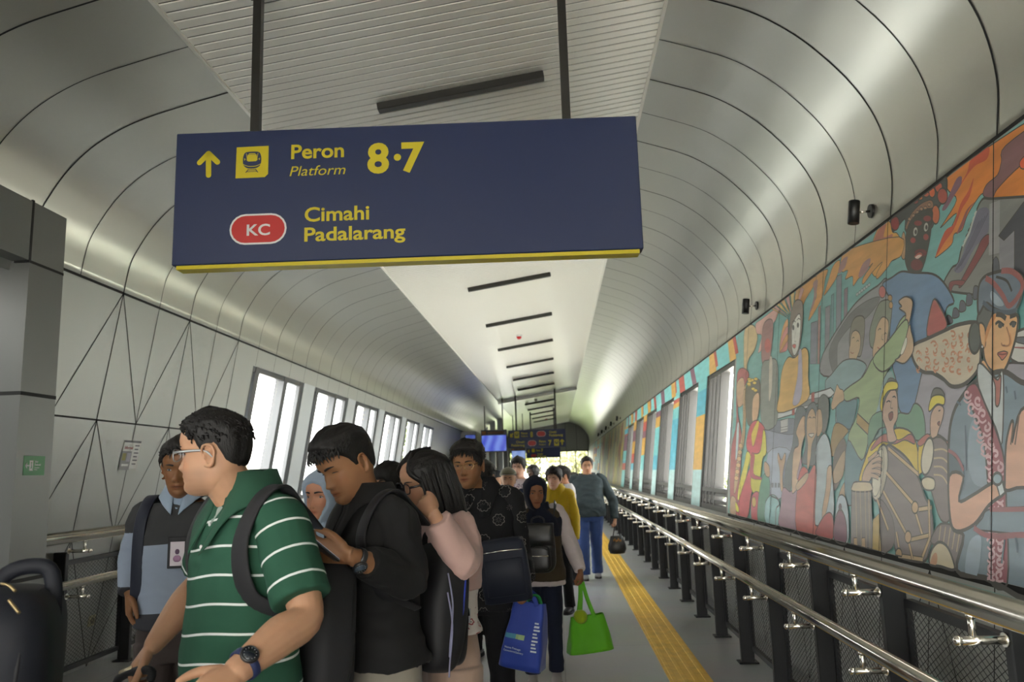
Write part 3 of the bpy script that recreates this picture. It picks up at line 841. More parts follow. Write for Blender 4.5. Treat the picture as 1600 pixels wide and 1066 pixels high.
mb = MB(); ptxt(mb, Fs, hw, hh, 'Peron', 0.29, 0.41, 0.6, 0.2, M_syel); ptxt(mb, Fs, hw, hh, '7', 0.44, 0.49, 0.56, 0.28, M_syel, 0.04); ptxt(mb, Fs, hw, hh, 'Cimahi', 0.32, 0.48, 0.28, 0.16, M_syel); ptxt(mb, Fs, hw, hh, 'Padalarang', 0.32, 0.57, 0.08, 0.16, M_syel); part('lettering', mb, t)
mb = MB(); Fs.poly(mb, [S(0.165, 0.54), S(0.25, 0.54), S(0.25, 0.86), S(0.165, 0.86)], M_syel, 0.004); part('train_pictogram', mb, t)
mb = MB(); Fs.stroke(mb, S(0.08, 0.55), S(0.08, 0.75), 0.05, M_syel, 0.004); Fs.stroke(mb, S(0.06, 0.65), S(0.08, 0.75), 0.05, M_syel, 0.004); part('arrow', mb, t)
mb = MB(); Fs.poly(mb, pill(*S(0.22, 0.22), 0.13, 0.07), M_sred, 0.004); part('route_badge', mb, t)
for a in (-0.7, 0.7):
    p = Fs.at(a*hw, hh); pole(t, p[0], Yg+0.06, p[2])
# display screens
def screen_mat(name, a, b, st):
    m = bpy.data.materials.new(name); m.use_nodes = True; nt = m.node_tree; bs = nt.nodes['Principled BSDF']
    tc = nt.nodes.new('ShaderNodeTexCoord'); w = nt.nodes.new('ShaderNodeTexWave'); w.inputs['Scale'].default_value = 0.9; w.inputs['Distortion'].default_value = 6; w.inputs['Detail'].default_value = 1
    r = nt.nodes.new('ShaderNodeValToRGB'); r.color_ramp.elements[0].color = (*lin(a), 1); r.color_ramp.elements[1].color = (*lin(b), 1)
    nt.links.new(tc.outputs['Object'], w.inputs['Vector']); nt.links.new(w.outputs['Fac'], r.inputs[0])
    nt.links.new(r.outputs[0], bs.inputs['Emission Color']); bs.inputs['Emission Strength'].default_value = st
    bs.inputs['Base Color'].default_value = (0.01, 0.01, 0.02, 1); bs.inputs['Roughness'].default_value = 0.2
    return m
def display(px, Y, label, sm, x0=None, head=True):
    (xa_, ya_), (xb_, yb_) = px
    a = atY(xa_, ya_, Y); b = atY(xb_, yb_, Y); cx, cz = (a[0]+b[0])/2, (a[2]+b[2])/2; hw, hh = (b[0]-a[0])/2, (a[2]-b[2])/2
    t = thing('information_display', label, 'screen', (cx, Y, cz), 'blue screens in the distance')
    Fs = Face((cx, Y, cz), (1, 0, 0), (0, -1, 0))
    mb = MB(); mb.bbox((-hw, -hh, -0.15), (hw, hh, 0), mat('display casing', (0.018, 0.018, 0.035), rough=0.4), 0.01, M=Fs.M); part('casing', mb, t)
    mb = MB(); Fs.poly(mb, [(-hw*0.94, -hh*0.90), (hw*0.94, -hh*0.90), (hw*0.94, hh*0.5), (-hw*0.94, hh*0.5)], sm, 0.004); part('screen', mb, t)
    mb = MB(); hm = mat('display header brown', (0.13, 0.045, 0.012), rough=0.5)
    Fs.poly(mb, [(-hw*0.94, hh*0.58), (-hw*0.6, hh*0.58), (-hw*0.6, hh*0.9), (-hw*0.94, hh*0.9)], mat('display header orange', (0.30, 0.11, 0.015), rough=0.5), 0.004)
    Fs.poly(mb, [(-hw*0.5, hh*0.64), (hw*0.8, hh*0.64), (hw*0.8, hh*0.84), (-hw*0.5, hh*0.84)], hm, 0.004); part('header_strip', mb, t)
    for s_ in (-0.7, 0.7):
        mb = MB(); zt_ = zc(cx+s_*hw) if cx+s_*hw > -2.1 else 3.9
        mb.box((cx+s_*hw-0.02, Y+0.05, cz+hh), (cx+s_*hw+0.02, Y+0.09, zt_), M_pole)
        part('hanging_pole', mb, t)
    return t
display(((751.3, 672.5), (792.5, 706)), 29.0, 'glowing blue hanging screen left of the two-row navy sign', screen_mat('blue screen', (0.012, 0.035, 0.42), (0.10, 0.18, 0.60), 0.34))
display(((799, 700.5), (821.5, 718)), 38.0, 'pale blue screen beside the farthest navy sign', screen_mat('pale screen', (0.12, 0.2, 0.45), (0.2, 0.28, 0.5), 0.35))
# things on the far left bay
t = thing('extinguisher_sign', 'red round extinguisher sign on the far pale bay wall', 'sign', tuple(atY(714, 678, 29.58)))
p = atY(714, 678, 29.58); mb = MB(); mb.tube([(p[0], 29.59, p[2]), (p[0], 29.57, p[2])], 0.085, M_sred, 20); mb.box((p[0]-0.05, 29.575, p[2]-0.24), (p[0]+0.05, 29.59, p[2]-0.07), M_sred); part('sign_plate', mb, t)
p = atY(735, 685, 29.58); t = thing('wall_screen_display', 'small blue screen on the far pale bay wall', 'screen', tuple(p))
mb = MB(); mb.bbox((p[0]-0.20, 29.55, p[2]-0.12), (p[0]+0.20, 29.59, p[2]+0.13), M_dark, 0.006); part('casing', mb, t)
mb = MB(); mb.quad((p[0]-0.18, 29.548, p[2]-0.105), (p[0]+0.18, 29.548, p[2]-0.105), (p[0]+0.18, 29.548, p[2]+0.115), (p[0]-0.18, 29.548, p[2]+0.115), screen_mat('wall screen', (0.03, 0.06, 0.35), (0.07, 0.12, 0.4), 0.25)); part('screen', mb, t)

# --- poster on the left wall
nL, kL = np.array([1, 0, -0.165]), -4.0
Fp = Face(atPlane(203, 711, nL, kL)+np.array([0.006, 0, 0.001]), (0, 1, 0), nL/np.linalg.norm(nL))
M_paper = mat('white paper', (0.66, 0.66, 0.63), rough=0.6); M_ink = mat('grey ink', (0.16, 0.16, 0.17), rough=0.7)
t = thing('notice_poster', 'white notice sheet with a red heading taped on the left panelled wall', 'poster', tuple(Fp.o))
W2, H2 = 0.137, 0.123
mb = MB(); mb.box((-W2, -H2, -0.003), (W2, H2, 0), M_paper, M=Fp.M); part('sheet', mb, t)
mb = MB(); Fp.poly(mb, [(-W2, H2-0.018), (W2, H2-0.018), (W2, H2), (-W2, H2)], M_ink, 0.001)
add_text(mb, 'Informasi', lambda u, v, w: Fp.at(u, v, 0.0012), mat('faded red ink', (0.40, 0.10, 0.09), rough=0.6), 0.03, cap=0.026, width=0.135, x=-0.118, y=0.048)
for k in range(6):
    y_ = 0.075-0.032*k; Fp.poly(mb, [(0.045, y_), (0.12-0.012*(k % 2), y_), (0.12-0.012*(k % 2), y_+0.011), (0.045, y_+0.011)], M_ink, 0.001)
part('printing', mb, t)
mb = MB(); Fp.poly(mb, [(-W2-0.01, -H2-0.01), (0.012, -H2-0.01), (0.012, 0.03), (-W2-0.01, 0.03)], mat('grey card', (0.27, 0.27, 0.27), rough=0.6), 0.0015)
Fp.poly(mb, [(-0.13, -0.05), (-0.075, -0.05), (-0.075, 0.012), (-0.13, 0.012)], mat('olive print', (0.30, 0.27, 0.10), rough=0.6), 0.002)
Fp.poly(mb, [(-0.06, -0.06), (0.0, -0.06), (0.0, 0.015), (-0.06, 0.015)], mat('lilac print', (0.40, 0.38, 0.44), rough=0.6), 0.002)
Fp.poly(mb, [(-0.12, -0.10), (-0.01, -0.10), (-0.01, -0.08), (-0.12, -0.08)], M_paper, 0.002)
part('photo_card', mb, t, label='grey photo card in the lower left corner')
# --- evacuation sign on the portal jamb
Fg = Face((XP+0.003, 5.05, 1.633), (0, 1, 0), (1, 0, 0))
M_green = mat('sign green', (0.012, 0.19, 0.035), rough=0.45)
t = thing('evacuation_sign', 'small green evacuation sign with a left arrow on the grey portal jamb', 'sign', tuple(Fg.o))
mb = MB(); mb.box((-0.105, -0.062, -0.003), (0.105, 0.062, 0.0), M_green, M=Fg.M); part('sign_plate', mb, t)
mb = MB()
Fg.stroke(mb, (-0.088, 0.0), (-0.055, 0.0), 0.008, M_swhite, 0.001); Fg.stroke(mb, (-0.088, 0.0), (-0.074, 0.015), 0.008, M_swhite, 0.001); Fg.stroke(mb, (-0.088, 0.0), (-0.074, -0.015), 0.008, M_swhite, 0.001)
part('arrow', mb, t, label='white left arrow')
mb = MB()
Fg.poly(mb, [(-0.05, -0.032), (-0.015, -0.032), (-0.015, 0.032), (-0.05, 0.032)], M_swhite, 0.001)
Fg.poly(mb, pill(-0.033, 0.018, 0.006, 0.006), M_green, 0.002); Fg.stroke(mb, (-0.034, 0.008), (-0.030, -0.008), 0.008, M_green, 0.002); Fg.stroke(mb, (-0.030, -0.008), (-0.022, -0.024), 0.006, M_green, 0.002); Fg.stroke(mb, (-0.030, -0.008), (-0.042, -0.020), 0.006, M_green, 0.002)
part('running_figure', mb, t, label='white doorway pictogram')
mb = MB()
for s_, y_, c_ in (('Jalur', 0.020, 0.013), ('Evakuasi', 0.001, 0.013), ('Evacuation', -0.016, 0.008), ('Route', -0.029, 0.008)):
    add_text(mb, s_, lambda u, v, w: Fg.at(u, v, 0.001), M_swhite, 0.01, cap=c_, x=0.002, y=y_)
part('lettering', mb, t)
# --- socket low on the left wall
p = atPlane(142, 970, nL, kL); Fk = Face(p+np.array([0.004, 0, 0]), (0, 1, 0), nL/np.linalg.norm(nL))
t = thing('wall_socket', 'beige wall socket low on the left wall behind the handrail', 'socket', tuple(p))
M_beige = mat('beige plastic', (0.50, 0.46, 0.30), rough=0.5)
mb = MB(); mb.bbox((-0.045, -0.045, -0.004), (0.045, 0.045, 0.008), M_beige, 0.004, M=Fk.M); part('cover_plate', mb, t)
mb = MB(); mb.lathe([(0.026, 0.008), (0.026, 0.012), (0.021, 0.012), (0.019, 0.004), (0, 0.004)], mat('dark beige plastic', (0.18, 0.165, 0.11), rough=0.5), 20, Fk.M); part('outlet', mb, t)
# ================================================================== THE MURAL (flat paint on the right wall)
nR, kR = np.array([1.0, 0, -0.13]), 1.714
nRu = nR/np.linalg.norm(nR)
PG = 1.95
def paint(hexc, k=1.0):
    c = [x*PG*k for x in lin(hexc)]; g = sum(c)/3
    c = tuple(min(0.85, x*0.90+g*0.10+0.008) for x in c)  # haze of window reflections put into the paint colour as a little grey
    return mat('paint '+hexc+('%.2f' % k), c, rough=0.42, var=0.10, vscale=3.0, stretch=(1, 1, 6))
class Mural:
    def __init__(s): s.mb = MB(); s.lay = 0.003; s.cr = (0, 0, 1)
    def sec(s, ox, oy, k): s.cr = (ox, oy, k)
    def pt(s, p):
        px, py = s.cr[0]+p[0]/s.cr[2], s.cr[1]+p[1]/s.cr[2]
        q = atPlane(px, py, nR, kR); return q
    def clampz(s, q):
        z = min(max(q[2], 0.985), 2.948)
        return np.array([0, min(max(q[1], 2.62), 8.998), z])
    def emit(s, P, m):
        # P: list of world points on the wall (y,z used)
        yz = [(q[1], q[2]) for q in P]
        tri = tessellate_polygon([[Vector((a, b, 0)) for a, b in yz]])
        F = []
        for t in tri:
            a, b, c = [yz[i] for i in t]
            F.append(tuple(t) if (b[0]-a[0])*(c[1]-a[1])-(b[1]-a[1])*(c[0]-a[0]) < 0 else (t[0], t[2], t[1]))
        s.mb.add([(xr(z)-s.lay, y, z) for y, z in yz], F, m); s.lay += 0.00002
    def line(s, pts, w, c='#2c2a26', sm=5, closed=False, taper=False):
        P = [s.clampz(s.pt(p)) for p in pts]
        if sm: P = crom(P, sm, closed)
        if closed: P = list(P)+[P[0]]
        V = []; n = len(P)
        for i, p in enumerate(P):
            d = P[min(i+1, n-1)]-P[max(i-1, 0)]; L = np.hypot(d[1], d[2])+1e-9
            ww = w*(math.sin(PI*min(max(i/(n-1), 0.08), 0.92)) if taper else 1.0)
            ny, nz = -d[2]/L*ww/2, d[1]/L*ww/2
            V += [(xr(p[2]+nz)-s.lay, p[1]+ny, p[2]+nz), (xr(p[2]-nz)-s.lay, p[1]-ny, p[2]-nz)]
        s.mb.add(V, [(2*i, 2*i+1, 2*i+3, 2*i+2) for i in range(n-1)], paint(c) if isinstance(c, str) else c); s.lay += 0.00002
    def sh(s, c, pts, ol=0.008, sm=4, olc='#35322d'):
        P = [s.clampz(s.pt(p)) for p in pts]
        if sm: P = [s.clampz(q) for q in crom(P, sm, True)]
        s.emit(P, paint(c))
        if ol: s.line(pts, ol, olc, sm, True)
    def ell(s, c, cx, cy, rx, ry, ol=0.008, rot=0):
        a = math.radians(rot)
        s.sh(c, [(cx+rx*math.cos(t)*math.cos(a)-ry*math.sin(t)*math.sin(a), cy+rx*math.cos(t)*math.sin(a)+ry*math.sin(t)*math.cos(a)) for t in [2*PI*k/12 for k in range(12)]], ol, 2)
Mu = Mural()
# ground coat
Mu.emit([np.array([0, y, z]) for y, z in ((2.6, 0.985), (9.0, 0.985), (9.0, 2.948), (2.6, 2.948))], paint('#5f8f8b'))
# ---- E: flames, station, masked figure
Mu.sec(1380, 230, 4.845)
Mu.sh('#b4691c', [(480, 220), (780, -10), (1300, -300), (1500, -200), (1400, 350), (1066, 375), (830, 390), (760, 350), (700, 420), (640, 520), (600, 630), (540, 660), (520, 740), (400, 838), (430, 780), (500, 650), (560, 500), (440, 610), (470, 560), (560, 400), (500, 330)], 0.006)
Mu.sh('#a5401f', [(670, 80), (800, -10), (790, 90), (690, 150), (590, 290), (500, 440), (560, 330), (640, 190)], 0)
Mu.sh('#a5401f', [(690, 230), (650, 330), (590, 430), (540, 580), (470, 640), (400, 830), (470, 720), (540, 620), (600, 470), (660, 370)], 0)
Mu.sh('#6d4a4c', [(930, -10), (1300, -260), (1250, -60), (1000, 180), (930, 250), (860, 330), (830, 392), (780, 380), (760, 350), (790, 280), (870, 210), (900, 110)], 0.005)
Mu.sh('#b8451f', [(1040, 110), (1100, 50), (1200, 20), (1180, 130), (1060, 165)], 0.005)
Mu.sh('#6d4a58', [(560, 240), (600, 225), (590, 290), (540, 370), (480, 470), (450, 470), (500, 370)], 0)
Mu.sh('#7c4440', [(700, 415), (650, 480), (610, 600), (560, 660), (600, 560), (640, 470)], 0)
Mu.sh('#686964', [(750, 400), (830, 390), (1066, 375), (1500, 350), (1500, 900), (1066, 1000), (840, 960), (720, 1100), (640, 1110), (460, 1066), (520, 920), (570, 880), (600, 760), (680, 560)], 0.012)
Mu.sh('#5b5a68', [(720, 480), (805, 470), (800, 640), (700, 760), (600, 940), (540, 930), (600, 830), (660, 640)], 0)
for k in range(4): Mu.line([(800-k*22, 500+k*20), (680-k*20, 750+k*20), (590-k*14, 900+k*14)], 0.007, '#4a4955', 0)
Mu.sh('#6b3434', [(750, 700), (805, 660), (800, 740), (620, 1030), (580, 1040), (700, 810)], 0.005)
Mu.sh('#6b3434', [(500, 1066), (520, 1015), (620, 1010), (600, 1050), (540, 1045), (510, 1120)], 0.004)
Mu.sh('#7d7d7c', [(810, 430), (890, 400), (885, 800), (805, 820)], 0.0, 0)
Mu.sh('#6f6e72', [(885, 690), (1000, 620), (1000, 960), (885, 960)], 0.0, 0)
Mu.sh('#33343a', [(880, 670), (1066, 420), (1200, 300), (1200, 1100), (1070, 980), (1000, 960), (1000, 630), (920, 705)], 0.006, 0)
Mu.sh('#44484e', [(835, 870), (860, 830), (882, 870), (882, 960), (835, 960)], 0.004)
Mu.line([(710, 480), (690, 540), (660, 640), (630, 700), (605, 750)], 0.018, '#9a9c94', 3)
for k in range(7): Mu.line([(712-16*k, 470+42*k), (690-16*k, 500+42*k)], 0.007, '#5f8f8b', 0)
for k in range(5):
    Mu.sh('#4a4c54', [(690-52*k, 1075+56*k-90+88), (700-52*k, 1040+56*k+10), (720-52*k, 1040+56*k+14), (730-50*k, 1080+56*k), (728-50*k, 1140+48*k), (688-52*k, 1150+48*k)], 0.006)
# masked dancer
Mu.sh('#3a3d3b', [(200, 440), (420, 280), (485, 225), (480, 380), (430, 450), (380, 600), (340, 600), (180, 640), (170, 540), (80, 640), (60, 530)], 0.012)
for c, x, y, rx, ry in (('#a0452b', 425, 300, 28, 45), ('#b4552a', 375, 340, 24, 42), ('#8f3a2c', 455, 370, 38, 60), ('#a0452b', 330, 355, 24, 24), ('#b4652a', 285, 380, 20, 22), ('#7c2e2c', 250, 410, 22, 22), ('#7c2e2c', 95, 575, 32, 55), ('#a5532c', 403, 510, 30, 72)):
    Mu.ell(c, x, y, rx, ry, 0.008)
Mu.sh('#7a5742', [(175, 610), (215, 510), (290, 430), (370, 400), (380, 460), (300, 470), (230, 530), (200, 620)], 0.006)
for k in range(6): Mu.ell('#8a6a50', 205+30*k, 545-26*k+(k > 3)*20, 12, 14, 0.004)
Mu.sh('#34352f', [(180, 660), (215, 560), (290, 490), (375, 480), (370, 600), (350, 740), (310, 900), (260, 985), (200, 940), (170, 830)], 0.012)
for c, x, y, rx, ry in (('#6c2a28', 270, 575, 30, 20), ('#6c2a28', 340, 540, 30, 22), ('#7c302a', 232, 705, 20, 22), ('#7c302a', 330, 680, 20, 24), ('#5a2626', 290, 800, 46, 30), ('#5a2626', 260, 890, 46, 44)): Mu.ell(c, x, y, rx, ry, 0)
for x, y, r in ((250, 640, -8), (331, 605, -8)):
    Mu.ell('#8d8f86', x, y, 17, 36, 0.004, 8); Mu.ell('#3c3a36', x+3, y+2, 9, 18, 0)
Mu.sh('#8d4436', [(240, 830), (275, 795), (300, 800), (302, 825), (270, 840)], 0.004); Mu.sh('#b09a90', [(248, 835), (275, 815), (298, 820), (270, 845)], 0)
Mu.sh('#9c7a55', [(140, 720), (160, 640), (175, 700), (170, 840), (145, 830)], 0.006)
# flames at the left of the mask
Mu.sh('#b98436', [(-40, 570), (50, 540), (75, 640), (110, 650), (130, 700), (120, 830), (60, 870), (20, 930), (-60, 980), (-100, 850)], 0.005)
Mu.sh('#9c5d48', [(-40, 640), (30, 560), (10, 680), (80, 660), (20, 790), (-60, 900), (-80, 780)], 0)
# ---- C: middle top: flames, towers, arch, two singers
Mu.sec(1260, 400, 5.331)
for pts in ([(300, 0), (400, -90), (780, -160), (800, -10), (720, 40), (680, 100), (600, 190), (590, 150), (640, 50), (560, 130), (480, 235), (480, 180), (560, 60), (440, 190), (395, 250), (390, 170), (330, 195), (350, 120), (300, 130)],
            [(60, 180), (180, 110), (160, 200), (140, 330), (100, 420), (25, 540), (40, 460), (90, 330), (70, 260)], [(230, 80), (285, 40), (260, 170), (200, 270), (150, 330), (180, 230)], [(-90, 320), (20, 210), (90, 170), (60, 260), (0, 360), (-60, 480)]):
    Mu.sh('#b07f3c', pts, 0.005)
for pts in ([(60, 230), (100, 200), (90, 300), (70, 400), (30, 480), (70, 330)], [(290, 60), (330, 10), (340, 50), (300, 130), (270, 140)], [(480, 60), (540, 20), (520, 110), (460, 180), (440, 160)], [(330, 20), (350, 10), (330, 90), (310, 110)]):
    Mu.sh('#8a6660', pts, 0)
for x0, x1, y0, c in ((45, 100, 560, '#6b7079'), (105, 125, 430, '#8a6a62'), (165, 205, 430, '#6c6e74'), (215, 235, 330, '#5f7f82'), (258, 300, 170, '#6a6e76'), (322, 350, 280, '#6b5f68')):
    Mu.sh(c, [(x0, y0), (x1, y0-20), (x1-10, 900), (x0-8, 900)], 0.006, 0)
Mu.sh('#77787a', [(130, 860), (220, 680), (350, 480), (450, 360), (600, 250), (690, 230), (690, 900), (480, 980), (150, 1000)], 0.012)
Mu.sh('#5c5e5c', [(195, 790), (290, 600), (385, 470), (500, 380), (610, 340), (600, 400), (500, 520), (385, 580), (300, 680), (265, 760), (262, 960), (230, 980)], 0.004)
Mu.sh('#76747c', [(500, 540), (570, 515), (560, 800), (490, 860), (470, 800)], 0)
for k in range(6): Mu.ell('#8f9a98', 430+20*k, 320-16*k, 9, 16, 0.003, 20)
# blue sarong figure behind the arch
Mu.sh('#56718c', [(640, 235), (720, 180), (800, 130), (900, 140), (1060, 150), (1160, 230), (1240, 380), (1180, 430), (1130, 600), (1020, 740), (960, 1100), (830, 1080), (730, 900), (700, 700), (720, 420), (690, 330)], 0.012)
# green singer
Mu.sh('#6a6f5f', [(540, 600), (600, 420), (650, 370), (720, 380), (715, 500), (690, 690), (650, 780), (560, 770), (535, 720)], 0.009)
for c, x, y, rx, ry in (('#9a5550', 640, 300, 28, 50), ('#9a7a48', 705, 350, 18, 26), ('#9a7a48', 712, 410, 16, 30), ('#9a5550', 690, 740, 26, 44)): Mu.ell(c, x, y, rx, ry, 0.006)
Mu.sh('#a38b6c', [(580, 680), (590, 600), (640, 510), (690, 540), (690, 640), (660, 770), (610, 800), (600, 900), (580, 990), (560, 800)], 0.007)
for a, b in (((605, 620), (630, 610)), ((655, 655), (675, 650))): Mu.line([a, ((a[0]+b[0])/2, a[1]-14), b], 0.007, '#4a4438')
Mu.line([(600, 760), (620, 775), (640, 765)], 0.007, '#8a4a40'); Mu.line([(640, 650), (635, 690), (650, 700)], 0.005, '#6a5a44')
# blue singer
Mu.sh('#6b675a', [(370, 640), (395, 540), (440, 500), (490, 520), (490, 660), (470, 800), (445, 840), (380, 800), (365, 720)], 0.009)
Mu.sh('#a08a6c', [(372, 740), (385, 650), (420, 620), (455, 660), (455, 770), (420, 870), (400, 930), (370, 900), (362, 800)], 0.007)
for a, b in (((388, 690), (408, 684)), ((425, 715), (445, 712))): Mu.line([a, ((a[0]+b[0])/2, a[1]-12), b], 0.006, '#4a4438')
Mu.line([(375, 800), (390, 812), (402, 806)], 0.007, '#8a5a48')
# ---- D/B: lower crowd
Mu.sec(1240, 580, 3.806)
Mu.sh('#6d8688', [(195, 60), (230, 20), (300, -60), (380, -70), (440, -30), (400, 60), (380, 170), (360, 260), (330, 300), (260, 310), (255, 220), (230, 150), (200, 130)], 0.009)
Mu.sh('#4f7076', [(265, 200), (380, 170), (350, 330), (320, 340), (270, 320)], 0.006)
Mu.sh('#8a7448', [(255, 310), (330, 350), (300, 400), (240, 510), (225, 440)], 0.006)
Mu.sh('#5d5248', [(300, 400), (320, 470), (300, 600), (260, 700), (240, 690), (245, 500)], 0.004)
Mu.sh('#8f7a5c', [(240, 600), (310, 470), (300, 620), (250, 670)], 0.004); Mu.sh('#8f7a5c', [(275, 740), (310, 660), (320, 740), (300, 760)], 0.004)
Mu.sh('#80926a', [(300, 130), (340, 90), (420, 30), (480, -80), (560, -120), (640, -300), (700, -330), (640, -150), (580, -20), (540, 60), (500, 250), (460, 380), (430, 500), (405, 525), (330, 400), (380, 270), (395, 160), (320, 180)], 0.010)
Mu.sh('#8f7846', [(385, 250), (470, 330), (455, 385), (380, 310)], 0.008, 0)
Mu.sh('#4d6e74', [(330, 410), (410, 530), (470, 440), (470, 700), (330, 800), (310, 620)], 0.008)
Mu.sh('#a08868', [(255, 110), (265, 80), (280, 105), (300, 115), (305, 170), (280, 190), (240, 230), (230, 200)], 0.006)
Mu.sh('#77908e', [(540, 60), (590, 0), (620, 200), (560, 330), (470, 440), (460, 370), (510, 200)], 0.0)
# train
Mu.sec(1120, 600, 4.444)
Mu.sh('#7a7f8c', [(330, 300), (520, 320), (530, 470), (440, 560), (350, 470)], 0.006)
Mu.sh('#8b93a0', [(360, 480), (520, 470), (470, 770), (370, 770)], 0.004)
Mu.sh('#666a76', [(350, 280), (540, 240), (540, 350), (360, 320)], 0.004)
Mu.sh('#a4a7a6', [(375, 250), (440, 140), (530, 110), (760, 40), (800, 30), (800, 90), (560, 200), (470, 230)], 0.009)
Mu.sh('#6a6c6c', [(425, 190), (460, 160), (740, 90), (720, 130), (540, 170)], 0.004)
for x, y in ((540, 100), (675, 62)): Mu.sh('#8a4038', [(x-12, y), (x+10, y-6), (x+6, y+115), (x-12, y+120)], 0.003, 0)
for k in range(3): Mu.sh('#5f6470', [(385+22*k, 688), (400+22*k, 688), (400+22*k, 720), (385+22*k, 720)], 0.0, 0)
for k in range(3): Mu.sh('#9a9a98', [(448, 290-18*k), (500, 275-18*k), (498, 330-18*k), (450, 340-18*k)], 0.004, 0)
# yellow masked dancers, top left
Mu.sec(1120, 420, 5.331)
Mu.sh('#a8946a', [(240, 500), (310, 470), (345, 560), (320, 680), (260, 790), (245, 1100), (235, 1000), (230, 700)], 0.008)
Mu.sh('#b08a80', [(330, 460), (380, 420), (520, 320), (500, 420), (470, 470), (400, 640), (350, 700), (380, 560), (340, 540)], 0.004)
Mu.sh('#85605c', [(395, 470), (440, 420), (475, 450), (468, 620), (440, 780), (400, 820), (378, 740), (380, 600)], 0.008); Mu.ell('#9a4f48', 430, 640, 26, 60, 0)
Mu.sh('#6f746c', [(380, 830), (440, 760), (510, 780), (515, 1066), (500, 1300), (380, 1300)], 0.008); Mu.sh('#a8a294', [(445, 760), (470, 760), (465, 1000), (440, 1100)], 0.003)
for k in range(8):
    a0 = 3.6+0.22*k; c = ['#b08a52', '#a87f78', '#b29a5c'][k % 3]
    Mu.sh(c, [(640+40*math.cos(a0), 440+60*math.sin(a0)), (640+190*math.cos(a0-0.06), 430+300*math.sin(a0-0.06)), (640+190*math.cos(a0+0.1), 430+300*math.sin(a0+0.1))], 0.003, 0)
for k in range(4): Mu.sh(['#b07f46', '#b0706a'][k % 2], [(600, 420+60*k), (560, 480+60*k), (530, 640+20*k), (540, 700), (590, 560+40*k)], 0.003)
Mu.sh('#6e6257', [(600, 620), (620, 400), (660, 270), (720, 280), (725, 420), (700, 640), (660, 740), (610, 690)], 0.009)
Mu.sh('#b3b3a8', [(632, 600), (635, 480), (670, 400), (700, 380), (706, 480), (690, 650), (655, 725), (636, 680)], 0.008)
for x, y in ((645, 490), (684, 470)): Mu.ell('#4c4c46', x, y, 9, 22, 0)
for x, y in ((650, 440), (690, 420)): Mu.line([(x-14, y+8), (x, y-6), (x+14, y+4)], 0.007)
Mu.sh('#a85a52', [(636, 640), (655, 628), (668, 640), (655, 665)], 0.003); Mu.line([(665, 520), (655, 600), (668, 605)], 0.004, '#6a665c')
Mu.sh('#b48f4a', [(530, 1040), (550, 850), (600, 740), (660, 740), (730, 660), (770, 700), (770, 900), (760, 1100), (520, 1200)], 0.009)
Mu.sh('#8f8796', [(690, 700), (715, 690), (720, 1000), (690, 1120), (640, 1120), (680, 900)], 0.003)
# saxophonist, dancer in yellow and red
Mu.sec(1120, 600, 4.444)
Mu.sh('#8c4a48', [(150, -80), (190, -110), (230, -60), (180, 60), (150, 180), (180, 400), (160, 700), (140, 930), (100, 920), (95, 600), (110, 420), (140, 280), (140, 60)], 0.009)
Mu.sh('#a08468', [(145, 0), (190, -40), (200, 100), (180, 150), (150, 150)], 0.006)
Mu.sh('#93a0a2', [(145, 300), (160, 280), (150, 480), (135, 520)], 0.003)
Mu.sh('#9c8460', [(190, 60), (212, 70), (205, 300), (190, 440), (170, 480), (150, 690), (125, 760), (135, 600), (165, 430), (185, 300)], 0.006)
for k in range(6): Mu.ell('#a8885c', 172-6*k, 430+45*k, 14, 18, 0.005)
Mu.sh('#a08468', [(110, 780), (140, 810), (135, 930), (100, 935), (95, 860)], 0.005)
Mu.sh('#5b5648', [(205, 60), (240, -20), (300, -30), (310, 60), (300, 200), (260, 290), (215, 260)], 0.007)
for k in range(9): Mu.ell('#b89a3a', 225+rng.random()*80, -40+rng.random()*90, 13, 11, 0.004)
Mu.sh('#aa8a68', [(252, 160), (262, 90), (295, 60), (302, 130), (290, 230), (265, 290), (252, 250)], 0.007)
Mu.sh('#a83f46', [(225, 330), (250, 270), (290, 255), (340, 310), (330, 400), (300, 480), (270, 500), (230, 490), (210, 420)], 0.008)
Mu.sh('#b49a2e', [(250, 340), (290, 255), (298, 290), (262, 430), (250, 400)], 0.004)
Mu.sh('#c2a92c', [(330, 320), (345, 350), (350, 480), (325, 520), (310, 640), (290, 690), (240, 640), (240, 500), (300, 480), (318, 420)], 0.008)
Mu.sh('#c2a92c', [(215, 470), (240, 500), (220, 600), (200, 700), (180, 800), (150, 800), (165, 680), (195, 560)], 0.008)
Mu.sh('#a83f46', [(200, 680), (250, 560), (260, 690), (240, 800), (215, 970), (140, 960), (150, 840)], 0.007)
Mu.sh('#c2a92c', [(250, 640), (320, 660), (310, 740), (270, 770), (245, 720)], 0.006); Mu.sh('#93333c', [(245, 490), (270, 500), (262, 620), (315, 650), (310, 665), (240, 640)], 0.004)
Mu.sh('#a83f46', [(250, 780), (300, 760), (290, 1000), (245, 985)], 0.006); Mu.ell('#a8883c', 265, 820, 14, 36, 0.005)
Mu.sh('#c2a92c', [(135, 820), (155, 850), (160, 890), (140, 880)], 0.005)
Mu.sh('#4d7d68', [(320, 660), (350, 620), (375, 680), (370, 790), (345, 820), (345, 1000), (290, 990), (295, 800)], 0.008)
Mu.sh('#a08468', [(340, 540), (370, 570), (375, 640), (350, 640), (335, 590)], 0.006)
Mu.sh('#7fa7a8', [(345, 830), (390, 770), (440, 820), (430, 1020), (345, 1000)], 0.007); Mu.line([(385, 780), (430, 800), (440, 840), (420, 870), (415, 1000)], 0.014, '#44464a')
